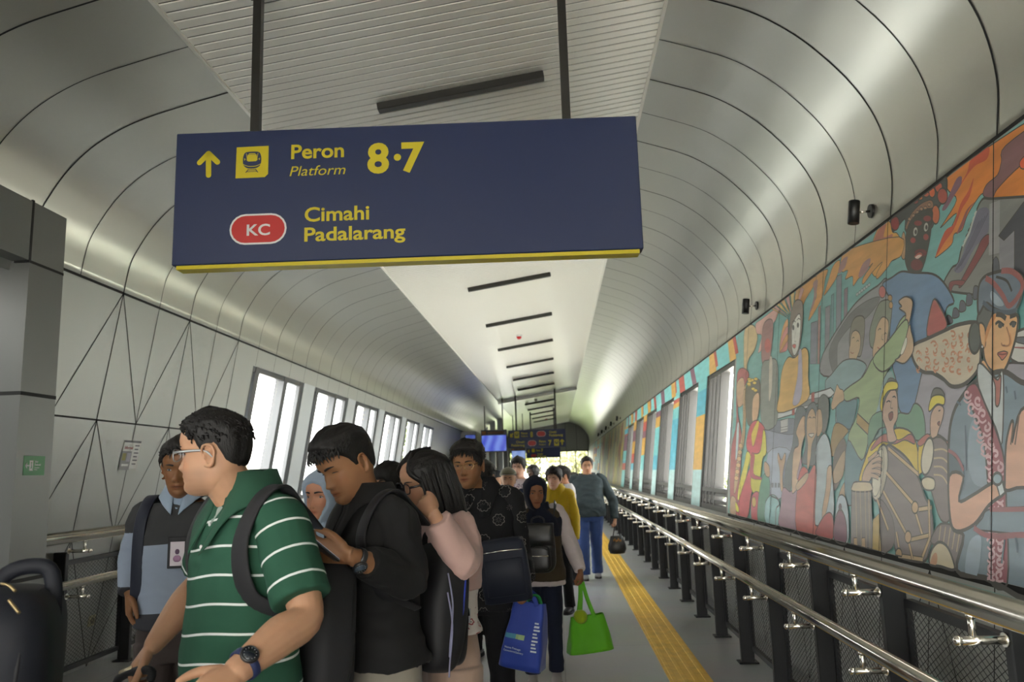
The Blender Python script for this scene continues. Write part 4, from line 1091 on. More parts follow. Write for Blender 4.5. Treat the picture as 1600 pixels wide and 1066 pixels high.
# selfie trio
Mu.sh('#53595a', [(545, 300), (560, 180), (610, 160), (630, 240), (600, 440), (540, 560), (520, 740), (475, 720), (490, 560), (530, 440)], 0.009)
Mu.sh('#a08468', [(430, 520), (435, 480), (455, 530), (480, 480), (485, 520), (465, 640), (470, 760), (450, 720), (445, 600)], 0.006)
Mu.sh('#8a6a78', [(470, 720), (530, 740), (540, 470), (580, 450), (600, 560), (570, 700), (560, 1060), (440, 1030), (450, 860)], 0.007)
Mu.sh('#a88c6e', [(572, 380), (560, 330), (600, 230), (630, 240), (625, 340), (600, 420), (590, 520), (565, 660), (640, 620), (640, 660), (560, 740), (530, 740), (540, 480), (575, 430)], 0.007)
Mu.sh('#565c5c', [(620, 260), (640, 160), (690, 130), (720, 240), (720, 420), (690, 560), (640, 560), (600, 540), (625, 430)], 0.009)
Mu.sh('#a08668', [(632, 330), (640, 220), (675, 170), (700, 250), (700, 340), (670, 420), (660, 520), (640, 600), (636, 520), (640, 420)], 0.007)
for x in (655, 684): Mu.line([(x-10, 238), (x, 230), (x+10, 238)], 0.007)
Mu.sh('#b0a89c', [(645, 350), (685, 345), (668, 372)], 0.005)
Mu.sh('#a2463c', [(570, 690), (600, 580), (636, 590), (650, 620), (690, 560), (705, 700), (720, 1080), (560, 1060)], 0.009)
Mu.sh('#a08668', [(560, 700), (630, 620), (645, 640), (620, 690), (570, 740)], 0.005)
Mu.sec(1240, 580, 3.806)
Mu.sh('#565a54', [(150, 200), (180, 140), (215, 170), (215, 280), (190, 370), (165, 330)], 0.008)
Mu.sh('#a08668', [(140, 330), (145, 240), (170, 230), (180, 300), (175, 360), (150, 390)], 0.006)
Mu.sh('#8e9a9e', [(140, 460), (190, 370), (225, 440), (235, 560), (245, 860), (150, 920), (135, 860), (145, 600)], 0.009)
Mu.sh('#a08668', [(210, 580), (235, 570), (230, 690), (205, 830), (180, 900), (180, 820), (200, 700)], 0.006)
Mu.sh('#963a3a', [(150, 930), (200, 850), (240, 860), (240, 1010), (145, 980)], 0.008)
Mu.sh('#8f9ba2', [(255, 880), (275, 750), (315, 750), (335, 860), (330, 1040), (250, 1020)], 0.008)
Mu.sh('#6d4656', [(252, 900), (285, 820), (320, 890), (320, 1030), (250, 1010)], 0.010); Mu.ell('#55404a', 286, 810, 9, 22, 0.004)
# ---- G: drummers
Mu.sec(1340, 560, 3.133)
Mu.sh('#827f86', [(290, 220), (320, 60), (380, 80), (470, 130), (560, 140), (480, 280), (460, 400), (330, 400), (300, 340)], 0.006)
Mu.sh('#56718c', [(180, 30), (220, -20), (330, 20), (320, 90), (280, 250), (240, 275), (210, 240), (200, 120)], 0.010)
Mu.sh('#5e8068', [(290, 220), (330, 260), (340, 380), (290, 400), (200, 340), (210, 270), (260, 270)], 0.009); Mu.sh('#5e8068', [(60, 440), (110, 350), (150, 330), (130, 260), (70, 300)], 0.006)
Mu.sh('#b59c2c', [(15, 600), (50, 480), (80, 410), (150, 370), (215, 340), (290, 390), (305, 590), (160, 440), (60, 620)], 0.010)
Mu.sh('#94594c', [(75, 440), (110, 390), (150, 370), (210, 400), (270, 370), (290, 420), (240, 400), (190, 420), (130, 410), (80, 450)], 0.006)
Mu.sh('#a58a76', [(130, 230), (140, 180), (190, 150), (205, 210), (205, 290), (185, 340), (200, 400), (160, 410), (150, 350), (130, 290)], 0.009)
Mu.sh('#54564e', [(140, 170), (160, 100), (200, 110), (205, 160), (180, 150), (150, 190), (130, 250), (125, 200)], 0.006)
Mu.sh('#c2a42e', [(120, 240), (125, 190), (150, 120), (200, 115), (203, 150), (160, 160), (135, 200), (130, 260)], 0.008)
Mu.sh('#6a3c36', [(160, 275), (180, 262), (182, 290), (168, 305)], 0.006); Mu.line([(150, 215), (162, 208), (170, 214)], 0.008); Mu.line([(180, 190), (190, 186), (196, 194)], 0.008); Mu.line([(176, 205), (170, 240), (182, 245)], 0.006, '#6a5a4a')
# big drum
Mu.sh('#6a605c', [(150, 430), (200, 445), (260, 500), (310, 590), (340, 680), (370, 740), (380, 860), (360, 940), (330, 1010), (210, 970), (180, 880), (130, 800), (110, 680), (130, 560)], 0.014)
Mu.sh('#5d534f', [(120, 690), (180, 780), (190, 900), (150, 985), (125, 970), (120, 820)], 0.006)
Mu.ell('#a39d8a', 118, 560, 36, 140, 0.014, 8)
Mu.ell('#b0ab98', 110, 560, 24, 118, 0.004, 8)
Mu.sh('#a0866e', [(30, 600), (50, 530), (110, 465), (115, 490), (130, 500), (125, 520), (128, 550), (115, 550), (120, 580), (90, 570), (60, 610)], 0.010)
for q_ in ([(82, 505), (112, 492), (130, 500)], [(80, 530), (108, 522), (128, 530)], [(78, 552), (104, 552), (124, 560)], [(74, 572), (96, 578), (112, 586)], [(60, 500), (84, 480), (104, 462)]):
    Mu.line(q_, 0.030, '#35322d'); Mu.line(q_, 0.022, '#a0866e')
for a, b in (((150, 560), (290, 720)), ((135, 650), (255, 870)), ((105, 690), (160, 840)), ((160, 440), (310, 570)), ((290, 740), (330, 870)), ((310, 740), (375, 730)), ((260, 890), (370, 865)), ((360, 690), (365, 880)), ((365, 880), (320, 1010)), ((210, 970), (330, 985)), ((255, 870), (280, 1010)), ((200, 850), (220, 970))):
    Mu.line([a, b], 0.028, '#38332c', 0); Mu.line([a, b], 0.018, '#a08a66', 0)
for x, y in ((292, 730), (258, 875), (212, 960)): Mu.ell('#a08560', x, y, 16, 30, 0.008)
# tall drum at left
Mu.sh('#6e6760', [(-20, 640), (75, 640), (85, 940), (75, 975), (-25, 940)], 0.010, 0); Mu.sh('#a89a7c', [(-15, 620), (0, 605), (60, 605), (78, 620), (75, 650), (-15, 650)], 0.009)
for x in (0, 22, 46, 64): Mu.line([(x, 650), (x+6, 960)], 0.008, '#96886c', 0)
for x in (-10, 30): Mu.sh('#a08a66', [(x, 880), (x+16, 878), (x+18, 960), (x, 955)], 0.005, 0)
Mu.sh('#9a8340', [(85, 790), (115, 760), (125, 970), (82, 960)], 0.005, 0)
# second drummer and drum
Mu.sh('#b59c2c', [(310, 430), (350, 380), (400, 370), (460, 420), (460, 500), (330, 560), (310, 560)], 0.008); Mu.sh('#94594c', [(305, 410), (350, 370), (365, 390), (320, 430)], 0.005); Mu.sh('#94594c', [(395, 372), (460, 412), (455, 430), (400, 395)], 0.005)
Mu.sh('#a58a76', [(370, 280), (400, 230), (432, 240), (430, 290), (410, 350), (395, 390), (370, 380)], 0.008)
Mu.sh('#54564e', [(370, 200), (385, 150), (420, 150), (438, 185), (400, 180)], 0.008); Mu.sh('#c2a42e', [(360, 240), (375, 190), (410, 178), (437, 190), (434, 228), (400, 225), (365, 260)], 0.008)
Mu.line([(408, 258), (418, 254)], 0.007); Mu.sh('#6a3c36', [(402, 318), (414, 308), (412, 330)], 0.004)
Mu.sh('#6a605c', [(380, 395), (460, 440), (470, 760), (420, 790), (370, 640), (340, 560)], 0.010)
for k in range(4): Mu.line([(385, 450+40*k), (430, 445+45*k), (470, 470+60*k)], 0.009, '#96886c')
Mu.ell('#a8a290', 354, 480, 28, 92, 0.012, 8)
Mu.sh('#a8a086', [(325, 600), (350, 580), (385, 590), (392, 620), (380, 645), (340, 640)], 0.009)
# low drum
Mu.sh('#655c58', [(370, 900), (420, 810), (520, 840), (530, 900), (490, 1060), (440, 930)], 0.010)
for k in range(5): Mu.line([(420+24*k, 820+4*k), (410+22*k, 900+12*k)], 0.008, '#96886c')
Mu.sh('#aa9f84', [(365, 1020), (375, 940), (410, 900), (450, 920), (478, 980), (485, 1070), (420, 1065)], 0.014); Mu.ell('#a87f5c', 385, 1000, 16, 50, 0, 12)
# ---- F/H: woman in blue uniform
Mu.sec(1380, 420, 4.845)
Mu.sh('#8c4440', [(395, 240), (450, 290), (500, 440), (350, 510)], 0.010)
Mu.sh('#a39884', [(230, 620), (260, 570), (350, 530), (480, 470), (600, 420), (740, 420), (760, 620), (740, 760), (640, 870), (540, 890), (470, 830), (400, 790), (320, 780), (260, 720)], 0.020)
for k in range(56):
    x, y = 290+(k % 7)*64+rng.uniform(-14, 14), 440+(k//7)*64+rng.uniform(-14, 14)
    if y > 850 or x > 730 or y < 690-0.36*x+ (25 if x < 480 else 0) or y > 690+0.26*x or y > 815: continue
    r = rng.uniform(18, 30); a0 = rng.uniform(0, 6)
    Mu.line([(x+r*(1-0.13*j)*math.cos(a0+j*0.8), y+r*1.1*(1-0.13*j)*math.sin(a0+j*0.8)) for j in range(7)], 0.011, '#9a6a4c', 4)
    Mu.line([(x+r*0.7*math.cos(a0+2+j*0.7)+8, y+r*0.9*math.sin(a0+2+j*0.7)+12) for j in range(4)], 0.008, '#a8785a', 4)
Mu.sh('#a08668', [(140, 240), (190, 210), (240, 240), (235, 320), (210, 420), (180, 410), (190, 340), (140, 300), (160, 285), (140, 260)], 0.009)
Mu.sh('#80926a', [(10, 780), (-60, 680), (60, 540), (180, 390), (210, 430), (190, 560), (120, 690)], 0.010)
Mu.sh('#a08668', [(110, 690), (160, 640), (215, 430), (230, 470), (250, 560), (240, 640), (180, 715), (120, 700)], 0.009)
Mu.sh('#b2aea0', [(150, 640), (190, 520), (200, 560), (170, 640)], 0.004)
# right of her face: train front
Mu.sh('#a09f99', [(1000, 500), (1300, 430), (1300, 740), (1000, 690)], 0.012); Mu.sh('#7a3a3a', [(1020, 590), (1300, 600), (1300, 620), (1020, 600)], 0, 0); Mu.sh('#4a4c50', [(1030, 520), (1300, 520), (1300, 590), (1050, 560)], 0.005)
Mu.sh('#7c7a80', [(940, 720), (1300, 760), (1300, 960), (1000, 900)], 0.010)
# hair, face
Mu.sh('#4d504d', [(745, 330), (770, 240), (800, 300), (860, 330), (840, 420), (800, 470), (770, 420), (735, 410)], 0.012)
Mu.ell('#474b47', 718, 520, 46, 120, 0.014, 2)
Mu.sh('#b88a5c', [(800, 480), (840, 400), (860, 330), (940, 330), (1040, 350), (1040, 470), (1010, 600), (960, 740), (905, 800), (830, 760), (790, 680), (780, 560)], 0.016)
Mu.sh('#b88a5c', [(750, 430), (770, 410), (795, 450), (800, 560), (785, 600), (765, 560)], 0.009)
Mu.sh('#a8703f', [(850, 360), (890, 345), (845, 430), (800, 560), (790, 640), (800, 480)], 0); Mu.sh('#a8703f', [(985, 480), (1000, 560), (975, 590), (985, 540)], 0)
Mu.sh('#55616c', [(745, 340), (745, 150), (790, 60), (900, 20), (1000, 10), (1080, 70), (1066, 230), (1010, 330), (940, 330), (860, 300), (800, 260)], 0.016)
Mu.line([(800, 70), (860, 110), (930, 200), (980, 280), (1066, 180), (1075, 90), (1000, 20), (920, 15)], 0.026, '#7a4340'); Mu.line([(880, 60), (960, 90), (1000, 170)], 0.012); Mu.line([(780, 250), (850, 310), (960, 330), (1040, 310)], 0.020, '#3c4650')
Mu.sh('#7d8a92', [(840, 170), (880, 190), (940, 270), (890, 280), (840, 230)], 0)
Mu.line([(880, 345), (920, 350), (955, 378)], 0.022, '#35312c'); Mu.line([(985, 365), (1030, 348)], 0.018, '#35312c')
Mu.line([(875, 420), (900, 402), (940, 430)], 0.014, '#2c2a28'); Mu.ell('#3c3a38', 912, 430, 17, 20, 0); Mu.line([(985, 425), (1005, 405), (1035, 415)], 0.014, '#2c2a28'); Mu.ell('#3c3a38', 1013, 425, 16, 20, 0)
Mu.line([(960, 440), (985, 530), (975, 580), (930, 580), (920, 560)], 0.008, '#8a5a38'); Mu.ell('#6a4430', 940, 580, 12, 6, 0)
Mu.sh('#a05a48', [(890, 640), (930, 625), (950, 625), (970, 640), (930, 690), (910, 670)], 0.005); Mu.line([(890, 642), (930, 648), (968, 640)], 0.007, '#6a3830')
Mu.ell('#cfc6b0', 775, 590, 8, 14, 0.004)
# neck, collar, jacket
Mu.sh('#b88a5c', [(790, 690), (840, 770), (905, 800), (900, 860), (840, 800), (770, 720)], 0.008)
Mu.sec(1460, 560, 2.964)
Mu.sh('#62727c', [(155, 160), (215, 100), (330, 60), (420, 110), (520, 140), (560, 300), (560, 1100), (250, 1040), (120, 1000), (150, 820), (90, 760), (80, 420), (100, 260)], 0.024)
Mu.sh('#74838d', [(185, 300), (230, 300), (260, 440), (265, 580), (200, 580), (170, 470)], 0)
Mu.sh('#9a9f9e', [(215, 100), (225, 20), (300, 90), (335, 70), (330, 390), (300, 320), (240, 190)], 0.010)
Mu.sh('#8a5248', [(285, 85), (310, 100), (325, 80), (318, 205), (300, 215), (298, 130)], 0.008)
Mu.sh('#7c4048', [(160, 155), (205, 115), (250, 210), (300, 330), (340, 470), (350, 660), (355, 1070), (270, 1045), (278, 820), (262, 560), (245, 390), (205, 270)], 0.012)
for k in range(29):
    y = 165+31*k; x = 188+min(1, k/11)*112+(20 if k % 2 else -20); x = min(x, 332)
    if y > 1040: break
    r = 19
    Mu.line([(x+r*(1-0.11*j)*math.cos(j*0.85+k), y+r*1.25*(1-0.11*j)*math.sin(j*0.85+k)) for j in range(8)], 0.014, '#a88a8e', 4)
    Mu.line([(x-18, y+26), (x, y+40), (x+18, y+28)], 0.010, '#a88a8e')
Mu.sh('#46545a', [(80, 420), (150, 500), (155, 545), (85, 545)], 0.010, 0); Mu.line([(80, 425), (120, 455), (152, 520)], 0.018, '#7c4a4e')
Mu.sh('#b08870', [(85, 545), (150, 545), (130, 660), (200, 630), (280, 580), (330, 570), (345, 620), (270, 680), (200, 770), (120, 800), (90, 740)], 0.016)
Mu.sh('#b08870', [(345, 560), (350, 400), (372, 300), (384, 300), (378, 390), (420, 240), (520, 240), (520, 560), (400, 600), (350, 610)], 0.014)
for a, b in (((385, 300), (372, 400)), ((412, 260), (392, 400))): Mu.line([a, b], 0.010, '#5a4638', 0)
Mu.sh('#a8b4b6', [(305, 580), (330, 560), (345, 620), (322, 640)], 0.010, 0); Mu.ell('#73868c', 310, 558, 22, 28, 0.012)
Mu.sh('#62727c', [(270, 700), (420, 690), (560, 690), (560, 820), (420, 815), (270, 800), (205, 790), (240, 740)], 0.008); Mu.line([(275, 700), (360, 700), (560, 695)], 0.020, '#7c4a4e'); Mu.line([(200, 785), (270, 822), (420, 818), (560, 820)], 0.024, '#7c4a4e')
Mu.sh('#7c8c96', [(160, 1000), (180, 850), (235, 830), (215, 1010)], 0)
for a, b in (((350, 130), (356, 160)), ((390, 150), (396, 190)), ((120, 200), (140, 215)), ((160, 310), (165, 520)), ((345, 840), (330, 950)), ((395, 830), (405, 900))): Mu.line([a, b], 0.012, '#46545e', 0, taper=False)
# panel joints of the painted wall
for y in (3.62, 4.82, 6.02, 7.22, 8.42):
    Mu.mb.quad(*[(xr(z)-Mu.lay-0.0004, y+dy, z) for dy, z in ((-0.004, 0.985), (0.004, 0.985), (0.004, 2.948), (-0.004, 2.948))], M_seam)
solo('mural', Mu.mb, 'large painted mural of musicians, dancers and a woman in blue uniform on the right wall', 'mural', (xr(2.0), 5.0, 2.0))

# painted band, columns between the right windows
def band(name, y0, y1, cols, label, seed):
    r = random.Random(seed); mb = MB(); lay = 0.005
    pal = {'t': paint('#5fa6a8'), 'b': paint('#3f93a6'), 'l': paint('#8fc0c2'), 'o': paint('#c98a34'), 'r': paint('#9c4038'), 'p': paint('#6a4658'), 'd': paint('#b4562a')}
    def q(ya, yb, za, zb, m, sk=0.0, l=0):
        x = lambda z: xr(z)-lay-l*0.0012
        mb.add([(x(za), ya, za), (x(za), yb, za), (x(zb), yb+sk, zb), (x(zb), ya+sk, zb)], [(0, 1, 2, 3)], m)
    q(y0, y1, RZ1, 2.948, pal['t'])
    y = y0
    k = 0
    while y < y1-0.6:
        w = r.uniform(0.25, 0.6); c = 'rop'[k % 3] if r.random() < 0.5 else 'o'
        q(y, y+w, RZ1, 2.948, pal[c], r.uniform(0.1, 0.35) if y+w < y1-0.5 else 0, 1)
        if c == 'o': q(y-0.10, y+0.05, RZ1+0.05, 2.948, pal['r'], 0.2, 2)
        y += w+r.uniform(0.35, 1.1); k += 1
    for i, (ca, cb) in enumerate(cols):
        z = RZ1; seq = ['tbol', 'trotbl', 'tpotbl', 'orpotl', 'oporbl', 'obrptbrt'][i % 6] if len(cols) > 4 or True else ''
        n = len(seq); cuts = [RZ1]+sorted([r.uniform(1.55, RZ1-0.05) for _ in range(n-2)], reverse=True)+[1.45, 0.975]
        for j, ch in enumerate(seq):
            q(ca, cb, cuts[j+1], cuts[j], pal[ch])
            # painted return into the window opening (faces the camera)
            for yy in (ca-0.0015,):
                mb.add([(xr(cuts[j+1])-lay, yy, cuts[j+1]), (xr(cuts[j+1])+0.12, yy, cuts[j+1]), (xr(cuts[j])+0.12, yy, cuts[j]), (xr(cuts[j])-lay, yy, cuts[j])], [(0, 1, 2, 3)], pal[ch])
    return solo(name, mb, label, 'mural', (xr(2), (y0+y1)/2, 2))
band('painted_window_surround', 9.0, 23.55, [(RW[i][1], RW[i+1][0]) for i in range(5)]+[(RW[5][1], 23.9)], 'teal and orange painted band and columns around the right windows', 3)
band('painted_window_surround', 36.6, 45.2, [(RW2[i][1], RW2[i+1][0]) for i in range(4)]+[(RW2[4][1], RW2[4][1]+0.5)], 'far teal and orange painted columns past the ochre mural', 5)
# distant ochre mural
mb = MB(); lay = 0.004
def q2(pts, m):
    global lay
    mb.add([(xr(z)-lay, y, z) for y, z in pts], [tuple(range(len(pts)))], m); lay += 0.0004
q2([(24.0, 0.99), (36.5, 0.99), (36.5, 2.94), (24.0, 2.94)], paint('#8f8863'))
r = random.Random(12)
for k in range(60):
    y = r.uniform(24.2, 36.0); z = r.uniform(1.0, 2.6); w = r.uniform(0.15, 0.6); h = r.uniform(0.2, 0.8)
    c = r.choice(['#a89a4a', '#77785c', '#7c5044', '#8c6a50', '#9a9a70', '#6a7468', '#a0884a', '#8a4038'] if z > 1.6 else ['#a8a04e', '#9a9a60', '#8c8a50', '#b0a458', '#8c6a50'])
    pts = [(min(36.4, max(24.1, y+w*math.cos(t)*r.uniform(.6, 1))), min(2.9, max(1.0, z+h*math.sin(t)))) for t in [2*PI*j/9 for j in range(9)]]
    q2(pts, paint(c))
solo('mural', mb, 'distant blurred ochre mural between the two groups of painted windows', 'mural', (xr(2), 30, 2))
# ================================================================== PEOPLE: builders
def unit(v): v = np.array(v, float); return v/(np.linalg.norm(v)+1e-12)
def remesh(comps, vox, smooth=1):
    V = []; Fc = []
    for v, f in comps:
        o = len(V); V.extend([tuple(map(float, p)) for p in v]); Fc.extend([[i+o for i in q] for q in f])
    me = bpy.data.meshes.new('tmp'); me.from_pydata(V, [], Fc); me.update()
    ob = bpy.data.objects.new('tmp', me); col.objects.link(ob)
    m = ob.modifiers.new('r', 'REMESH'); m.mode = 'VOXEL'; m.voxel_size = vox; m.adaptivity = 0
    if smooth: s = ob.modifiers.new('s', 'SMOOTH'); s.factor = 0.5; s.iterations = smooth
    bpy.context.view_layer.update()
    me2 = bpy.data.meshes.new_from_object(ob.evaluated_get(bpy.context.evaluated_depsgraph_get()))
    bpy.data.objects.remove(ob); bpy.data.meshes.remove(me)
    return me2
def mesh_np(me):
    a = np.empty(len(me.vertices)*3); me.vertices.foreach_get('co', a); n = np.empty(len(me.vertices)*3); me.vertices.foreach_get('normal', n)
    return a.reshape(-1, 3), n.reshape(-1, 3)
def set_co(me, a): me.vertices.foreach_set('co', a.reshape(-1)); me.update()
def smooth_shade(me): me.polygons.foreach_set('use_smooth', [True]*len(me.polygons))
def folds(me, amp, freq=(7, 7, 12), seed=0.0, fine=0.35, mask=None):
    a, n = mesh_np(me)
    d = np.empty(len(a))
    for i, p in enumerate(a):
        q = Vector((p[0]*freq[0]+seed, p[1]*freq[1]+seed*1.7, p[2]*freq[2]))
        w = mnoise.noise(q*0.6)
        v = 1-abs(mnoise.noise(q+Vector((w, w, w*0.5))))*2.2
        d[i] = (v-0.45)*amp + fine*amp*mnoise.noise(q*3.1)
    if mask is not None: d = d*mask(a)
    set_co(me, a+n*d[:, None])
def ringpts(c, a, bf, bb, n=28, ex=2.35):
    out = []
    for k in range(n):
        t = 2*PI*k/n; cs, sn = math.cos(t), math.sin(t)
        x = a*math.copysign(abs(sn)**(2/ex), sn); y = (bf if cs > 0 else bb)*math.copysign(abs(cs)**(2/ex), cs)
        out.append((c[0]+x, c[1]+y, c[2]))
    return out
def loftc(rings):
    n = len(rings[0]); V = [p for r in rings for p in r]; Fq = []
    for i in range(len(rings)-1):
        for j in range(n): Fq.append((i*n+j, i*n+(j+1) % n, (i+1)*n+(j+1) % n, (i+1)*n+j))
    Fq.append(tuple(range(n))[::-1]); Fq.append(tuple((len(rings)-1)*n+i for i in range(n)))
    return V, Fq
def tubec(pts, rad, n=14, k=5, round_=True, up=None, sm=True):
    """closed tapering tube; rad entries r or (ra, rb)"""
    P = [np.array(p, float) for p in pts]; R = [(r, r) if not hasattr(r, '__len__') else tuple(r) for r in rad]
    if sm:
        Q = crom([np.concatenate([p, r]) for p, r in zip(P, R)], k); P = [q[:3] for q in Q]; R = [(max(q[3], .001), max(q[4], .001)) for q in Q]
    if round_:
        d0 = unit(P[0]-P[1]); d1 = unit(P[-1]-P[-2]); r0 = min(R[0]); r1 = min(R[-1])
        P = [P[0]+d0*r0*0.75, P[0]+d0*r0*0.45]+P+[P[-1]+d1*r1*0.45, P[-1]+d1*r1*0.75]
        R = [tuple(x*0.45 for x in R[0]), tuple(x*0.82 for x in R[0])]+R+[tuple(x*0.82 for x in R[-1]), tuple(x*0.45 for x in R[-1])]
    rings = []; prev = None if up is None else np.array(up, float)
    for i, p in enumerate(P):
        t = unit(P[min(i+1, len(P)-1)]-P[max(i-1, 0)])
        if prev is None: prev = np.array([0, 0, 1.0]) if abs(t[2]) < 0.8 else np.array([0, 1.0, 0])
        u = unit(prev-t*(prev@t)); w = np.cross(t, u); prev = u
        rings.append([tuple(p+R[i][0]*math.cos(q)*u+R[i][1]*math.sin(q)*w) for q in [2*PI*j/n for j in range(n)]])
    return loftc(rings)
def ellc(c, r, n=16, h=10, M=None):
    rings = []
    for i in range(1, h):
        a = PI*i/h-PI/2
        rings.append([(c[0]+r[0]*math.cos(a)*math.cos(2*PI*k/n), c[1]+r[1]*math.cos(a)*math.sin(2*PI*k/n), c[2]+r[2]*math.sin(a)) for k in range(n)])
    V, Fq = loftc(rings)
    if M is not None: V = [tuple(M @ Vector(p)) for p in V]
    return V, Fq
def xf(comp, M): return [tuple(M @ Vector(p)) for p in comp[0]], comp[1]

# ---- head
_z = [-.118, -.112, -.100, -.088, -.078, -.066, -.05, -.035, -.02, 0, .012, .022, .04, .06, .08, .095, .108, .115, .118]
_f = [.050, .068, .0775, .080, .0765, .0815, .082, .081, .079, .079, .083, .0875, .090, .086, .073, .055, .032, .014, .004]
_b = [-.005, -.018, -.040, -.058, -.068, -.077, -.086, -.092, -.098, -.104, -.106, -.107, -.106, -.100, -.086, -.066, -.038, -.018, -.004]
_w = [.016, .028, .042, .0495, .0535, .0565, .0610, .0645, .0675, .0705, .0720, .0732, .0755, .0740, .0645, .0520, .0320, .0150, .003]
def hprof(z, wj=1.0):
    f, b, w = np.interp(z, _z, _f), np.interp(z, _z, _b), np.interp(z, _z, _w)
    if z < -0.02: w *= 1+(wj-1)*min(1, (-0.02-z)/0.05)
    return f, b, w
def hpoint(t, z, feat=True, nose=1.0, wj=1.0, lips=1.0, off=0.0):
    """t: angle from the front towards +x"""
    f, b, w = hprof(z, wj); yc = -0.012
    cs, sn = math.cos(t), math.sin(t); ex = 2/2.25
    x = w*math.copysign(abs(sn)**ex, sn); y = yc+((f-yc) if cs > 0 else (yc-b))*math.copysign(abs(cs)**ex, cs)
    if cs > 0.02 and feat:
        g = lambda x0, z0, sx, sz: math.exp(-((x-x0)/sx)**2-((z-z0)/sz)**2)
        dy = 0
        h = np.interp(z, [-.056, -.050, -.045, -.039, -.032, -.016, 0.0, .014, .026], [0, .0025, .012, .0205, .0195, .0125, .0068, .003, 0])*nose
        sg = np.interp(z, [-.05, -.036, -.015, .01], [.0115, .0112, .0078, .0085]); dy += h*math.exp(-(x/sg)**2)
        for s in (-1, 1):
            dy += .0075*nose*g(s*.0128, -.0395, .0068, .0068)
            dy -= .0095*g(s*.030, .0005, .0165, .0115)
            dy += .0040*g(s*.031, .0025, .012, .0085)
            dy += .0028*g(s*.030, .0185, .020, .006)
            dy += .0030*g(s*.046, -.022, .017, .016)
            dy -= .0022*g(s*.027, -.056, .009, .013)
        dy += lips*(.0045*g(0, -.0610, .0195, .0042)+.0055*g(0, -.0735, .0165, .0050)-.0042*g(0, -.0668, .0250, .0020))
        dy -= .002*g(0, -.0825, .016, .004)
        dy += .0035*g(0, -.097, .017, .011)
        y += dy
    return x, y, z
def zs_grid(n):
    a = [PI*i/n for i in range(1, n)]
    return [-0.118*math.cos(q) for q in a]
def head_comp(nt=96, nz=110, **kw):
    return loftc([[hpoint(2*PI*k/nt, z, **kw) for k in range(nt)] for z in zs_grid(nz)])
def ear_comp(s):
    M = Matrix.Translation((s*.0715, -.014, -.008)) @ Matrix.Rotation(s*math.radians(-24), 4, 'Z') @ Matrix.Rotation(math.radians(-10), 4, 'X')
    path = [(s*.006, .012, -.028), (s*.008, -.002, -.030), (s*.012, -.012, -.014), (s*.014, -.017, .006), (s*.013, -.012, .024), (s*.010, .002, .030), (s*.006, .013, .022), (s*.003, .014, .006)]
    return [xf(tubec(path, [.0045, .0055, .0042, .0040, .0042, .0042, .0040, .003], 8, 4), M), xf(ellc((s*.002, -.003, .0), (.0045, .014, .027)), M), xf(ellc((s*.006, .010, -.004), (.004, .004, .007)), M)]

def hand_comps(wrist, d, n, thumb, curl=(0.35, 0.5, 0.35), size=1.0, spread=0.0, tdir=(0.75, 0.6, -0.25), tcurl=0.4, per=None):
    """d fingers direction, n back of the hand, thumb: side of the thumb"""
    wrist = np.array(wrist, float); d = unit(d); n = unit(np.array(n, float)-d*(np.array(n, float)@d)); s = np.cross(d, n)
    if s@np.array(thumb, float) < 0: s = -s
    k = size; C = []
    rings = []
    for t, hw, ht, sh in ((-.012, .026, .019, 0), (.012, .029, .0185, 0), (.04, .037, .0165, .002), (.066, .041, .0145, .002), (.084, .040, .0115, 0.0)):
        c = wrist+d*t*k+s*sh*k
        rings.append([tuple(c+s*hw*k*math.copysign(abs(math.cos(q))**.8, math.cos(q))+n*ht*k*math.copysign(abs(math.sin(q))**.8, math.sin(q))) for q in [2*PI*j/16 for j in range(16)]])
    C.append(loftc(rings))
    L = [.070, .078, .072, .056]
    for i in range(4):
        cu = per[i] if per else curl
        b = wrist+d*(.080-[.002, -.002, .001, .010][i])*k+s*(.0305-.0205*i)*k
        ang = 0; p = [b-d*.012*k, b]; sp = (1.5-i)*spread
        dd = unit(d+s*sp)
        for j, (fr, a) in enumerate(zip((.44, .30, .26), cu)):
            ang += a
            p.append(p[-1]+(dd*math.cos(ang)-n*math.sin(ang))*L[i]*fr*k)
        r = [.0098, .0095, .0085, .0078, .0062]
        if i == 3: r = [x*.86 for x in r]
        C.append(tubec(p, [x*k for x in r], 10, 3))
    t0 = wrist+d*.022*k+s*.024*k-n*.004*k
    v = unit(s*tdir[0]+d*tdir[1]+n*tdir[2]); v2 = unit(v+d*tcurl-s*tcurl*0.6); v3 = unit(v2+d*tcurl*0.5-s*tcurl*0.6)
    p = [t0, t0+v*.040*k, t0+v*.040*k+v2*.031*k, t0+v*.040*k+v2*.031*k+v3*.024*k]
    C.append(tubec(p, [.0165*k, .0125*k, .0105*k, .0075*k], 10, 3))
    return C

